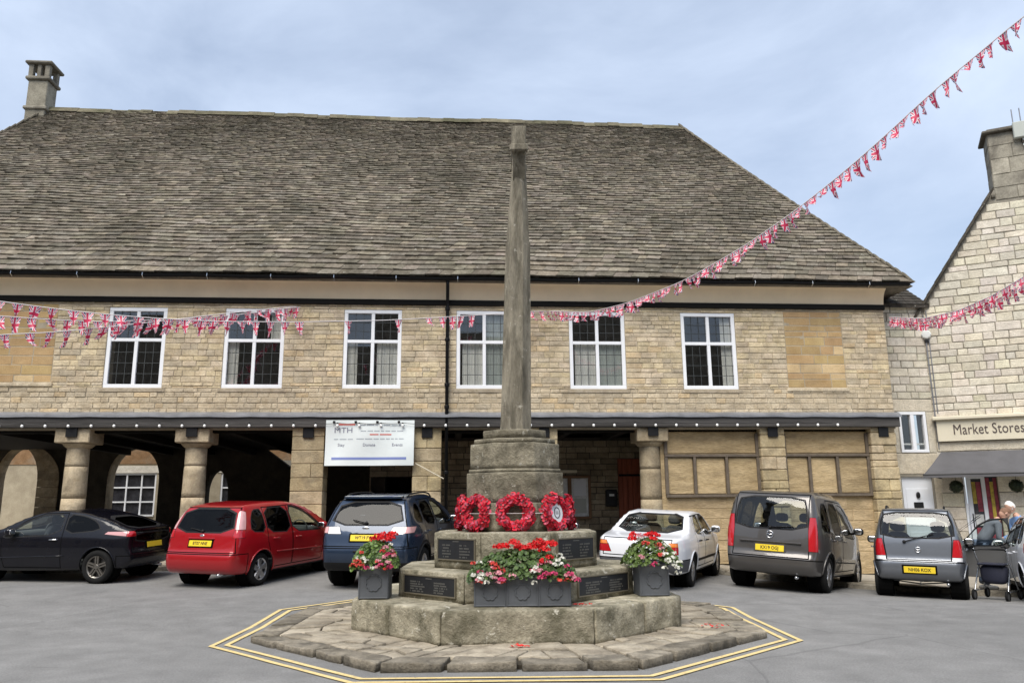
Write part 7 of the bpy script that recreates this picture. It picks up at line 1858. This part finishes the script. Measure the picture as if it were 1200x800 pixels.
# ------------------------------------------------------------------ wheeled walker
wk = thing('walker', 'wheeled walking frame with black bag standing beside the open car door', 'walker', (9.72, 13.95, gh(9.72, 13.95)), rad(35))
def tb(name, pts, r_, mat): return MB().tube(pts, r_, 8).build(name, M[mat], wk, smooth=True, world=False)
for sg in (-1, 1):
    y = sg*.27
    tb('front_leg', [(.30, y, .10), (.24, y, .18), (.02, y*.95, .62), (-.10, y, .90)], .013, 'steel'); tb('rear_leg', [(-.28, y, .10), (-.24, y, .16), (.0, y*.95, .56)], .013, 'steel')
    tb('handle', [(-.10, y, .90), (-.14, y, .93), (-.28, y, .93)], .018, 'iron'); tb('side_rail', [(.26, y, .16), (-.25, y, .16)], .011, 'steel')
    for x in (.30, -.28):
        g = MB().lathe([(.065, -.018), (.088, -.018), (.095, 0), (.088, .018), (.065, .018)], 20, axis='y', at=(x, y, .095)); wl = g.build('wheel', M['tyre'], wk, smooth=True, world=False); MB().lathe([(.001, -.012), (.066, -.012), (.066, .012), (.001, .012)], 16, axis='y', at=(x, y, .095)).build('hub', M['car_grey_plastic'], wl, world=False)
tb('cross_bar', [(.02, -.255, .62), (.02, .255, .62)], .012, 'steel'); tb('cross_bar', [(-.02, -.255, .30), (-.02, .255, .30)], .011, 'steel'); tb('back_strap', [(-.12, -.27, .86), (.02, -.2, .87), (.05, 0, .87), (.02, .2, .87), (-.12, .27, .86)], .016, 'iron')
MB().blob((.02, 0, .44), (.13, .22, .17), 4).build('bag', M['nylon'], wk, smooth=True, world=False); MB().box(-.16, .14, -.22, .22, .60, .635, b=.012).build('seat', M['nylon'], wk, world=False)

# ------------------------------------------------------------------ unseen terrace added behind the viewer to darken reflections and block low sky
ter = thing('reflection_terrace', 'stone terrace added behind the viewer to darken reflections in the glass', 'building', (0, -11, 0))
r9 = random.Random(77); FT = Frame((0, -10, 0), (-1, 0, 0), (0, 1, 0)); hw_ = []
for i in range(-11, 11):
    for (a, b) in ((1.0, 2.6), (3.9, 5.4), (6.4, 7.6)): hw_.append((i*2.6+.7, i*2.6+1.75, a, b))
wall_slab(FT, [rect(-28, 28, -.2, 8.5)]+[rect(*q) for q in hw_], .4, 'wall', M['wall_stone'], ter, d=0)
for q in hw_:
    g = MB(); a, b, c, d = q; FT.box(g, a, b, d-.07, d, -.14, -.05); FT.box(g, a, b, c, c+.07, -.14, -.05); FT.box(g, a, a+.07, c+.07, d-.07, -.14, -.05); FT.box(g, b-.07, b, c+.07, d-.07, -.14, -.05); FT.box(g, (a+b)/2-.03, (a+b)/2+.03, c+.07, d-.07, -.13, -.06)
    g.build('window', M['white_frame'], ter)
g = MB(); FT.box(g, -28, 28, 0, 8, -.45, -.41); g.build('rooms', M['poster_d'], ter)
g = MB(); g.add([(-28.4, -9.6, 8.4), (28.4, -9.6, 8.4), (28.4, -14.5, 13.6), (-28.4, -14.5, 13.6), (28.4, -19.4, 8.4), (-28.4, -19.4, 8.4)], [(0, 1, 2, 3), (3, 2, 4, 5), (0, 3, 5), (1, 4, 2)]); g.build('roof', M['slate'], ter)
g = MB(); g.box(-28, 28, -19, -18.6, 0, 8.4); g.build('wall', M['wall_stone'], ter)
FT2 = Frame((-25, 0, 0), (0, 1, 0), (1, 0, 0)); hw_ = []  # left row, added to darken reflections in the black car's side
for i in range(-5, 6):
    for (a, b) in ((1.0, 2.6), (3.9, 5.4), (6.4, 7.6)): hw_.append((i*2.6+.7, i*2.6+1.75, a, b))
wall_slab(FT2, [rect(-14, 17, -.2, 8.5)]+[rect(*q) for q in hw_], .4, 'wall', M['wall_stone'], ter, d=0)
for q in hw_:
    g = MB(); a, b, c, d = q; FT2.box(g, a, b, d-.07, d, -.14, -.05); FT2.box(g, a, b, c, c+.07, -.14, -.05); FT2.box(g, a, a+.07, c+.07, d-.07, -.14, -.05); FT2.box(g, b-.07, b, c+.07, d-.07, -.14, -.05)
    g.build('window', M['white_frame'], ter)
g = MB(); FT2.box(g, -14, 17, 0, 8, -.45, -.41); g.build('rooms', M['poster_d'], ter)
g = MB(); g.add([(-24.6, -14, 8.4), (-24.6, 17, 8.4), (-29.5, 17, 13), (-29.5, -14, 13)], [(0, 1, 2, 3)]); g.build('roof', M['slate'], ter)
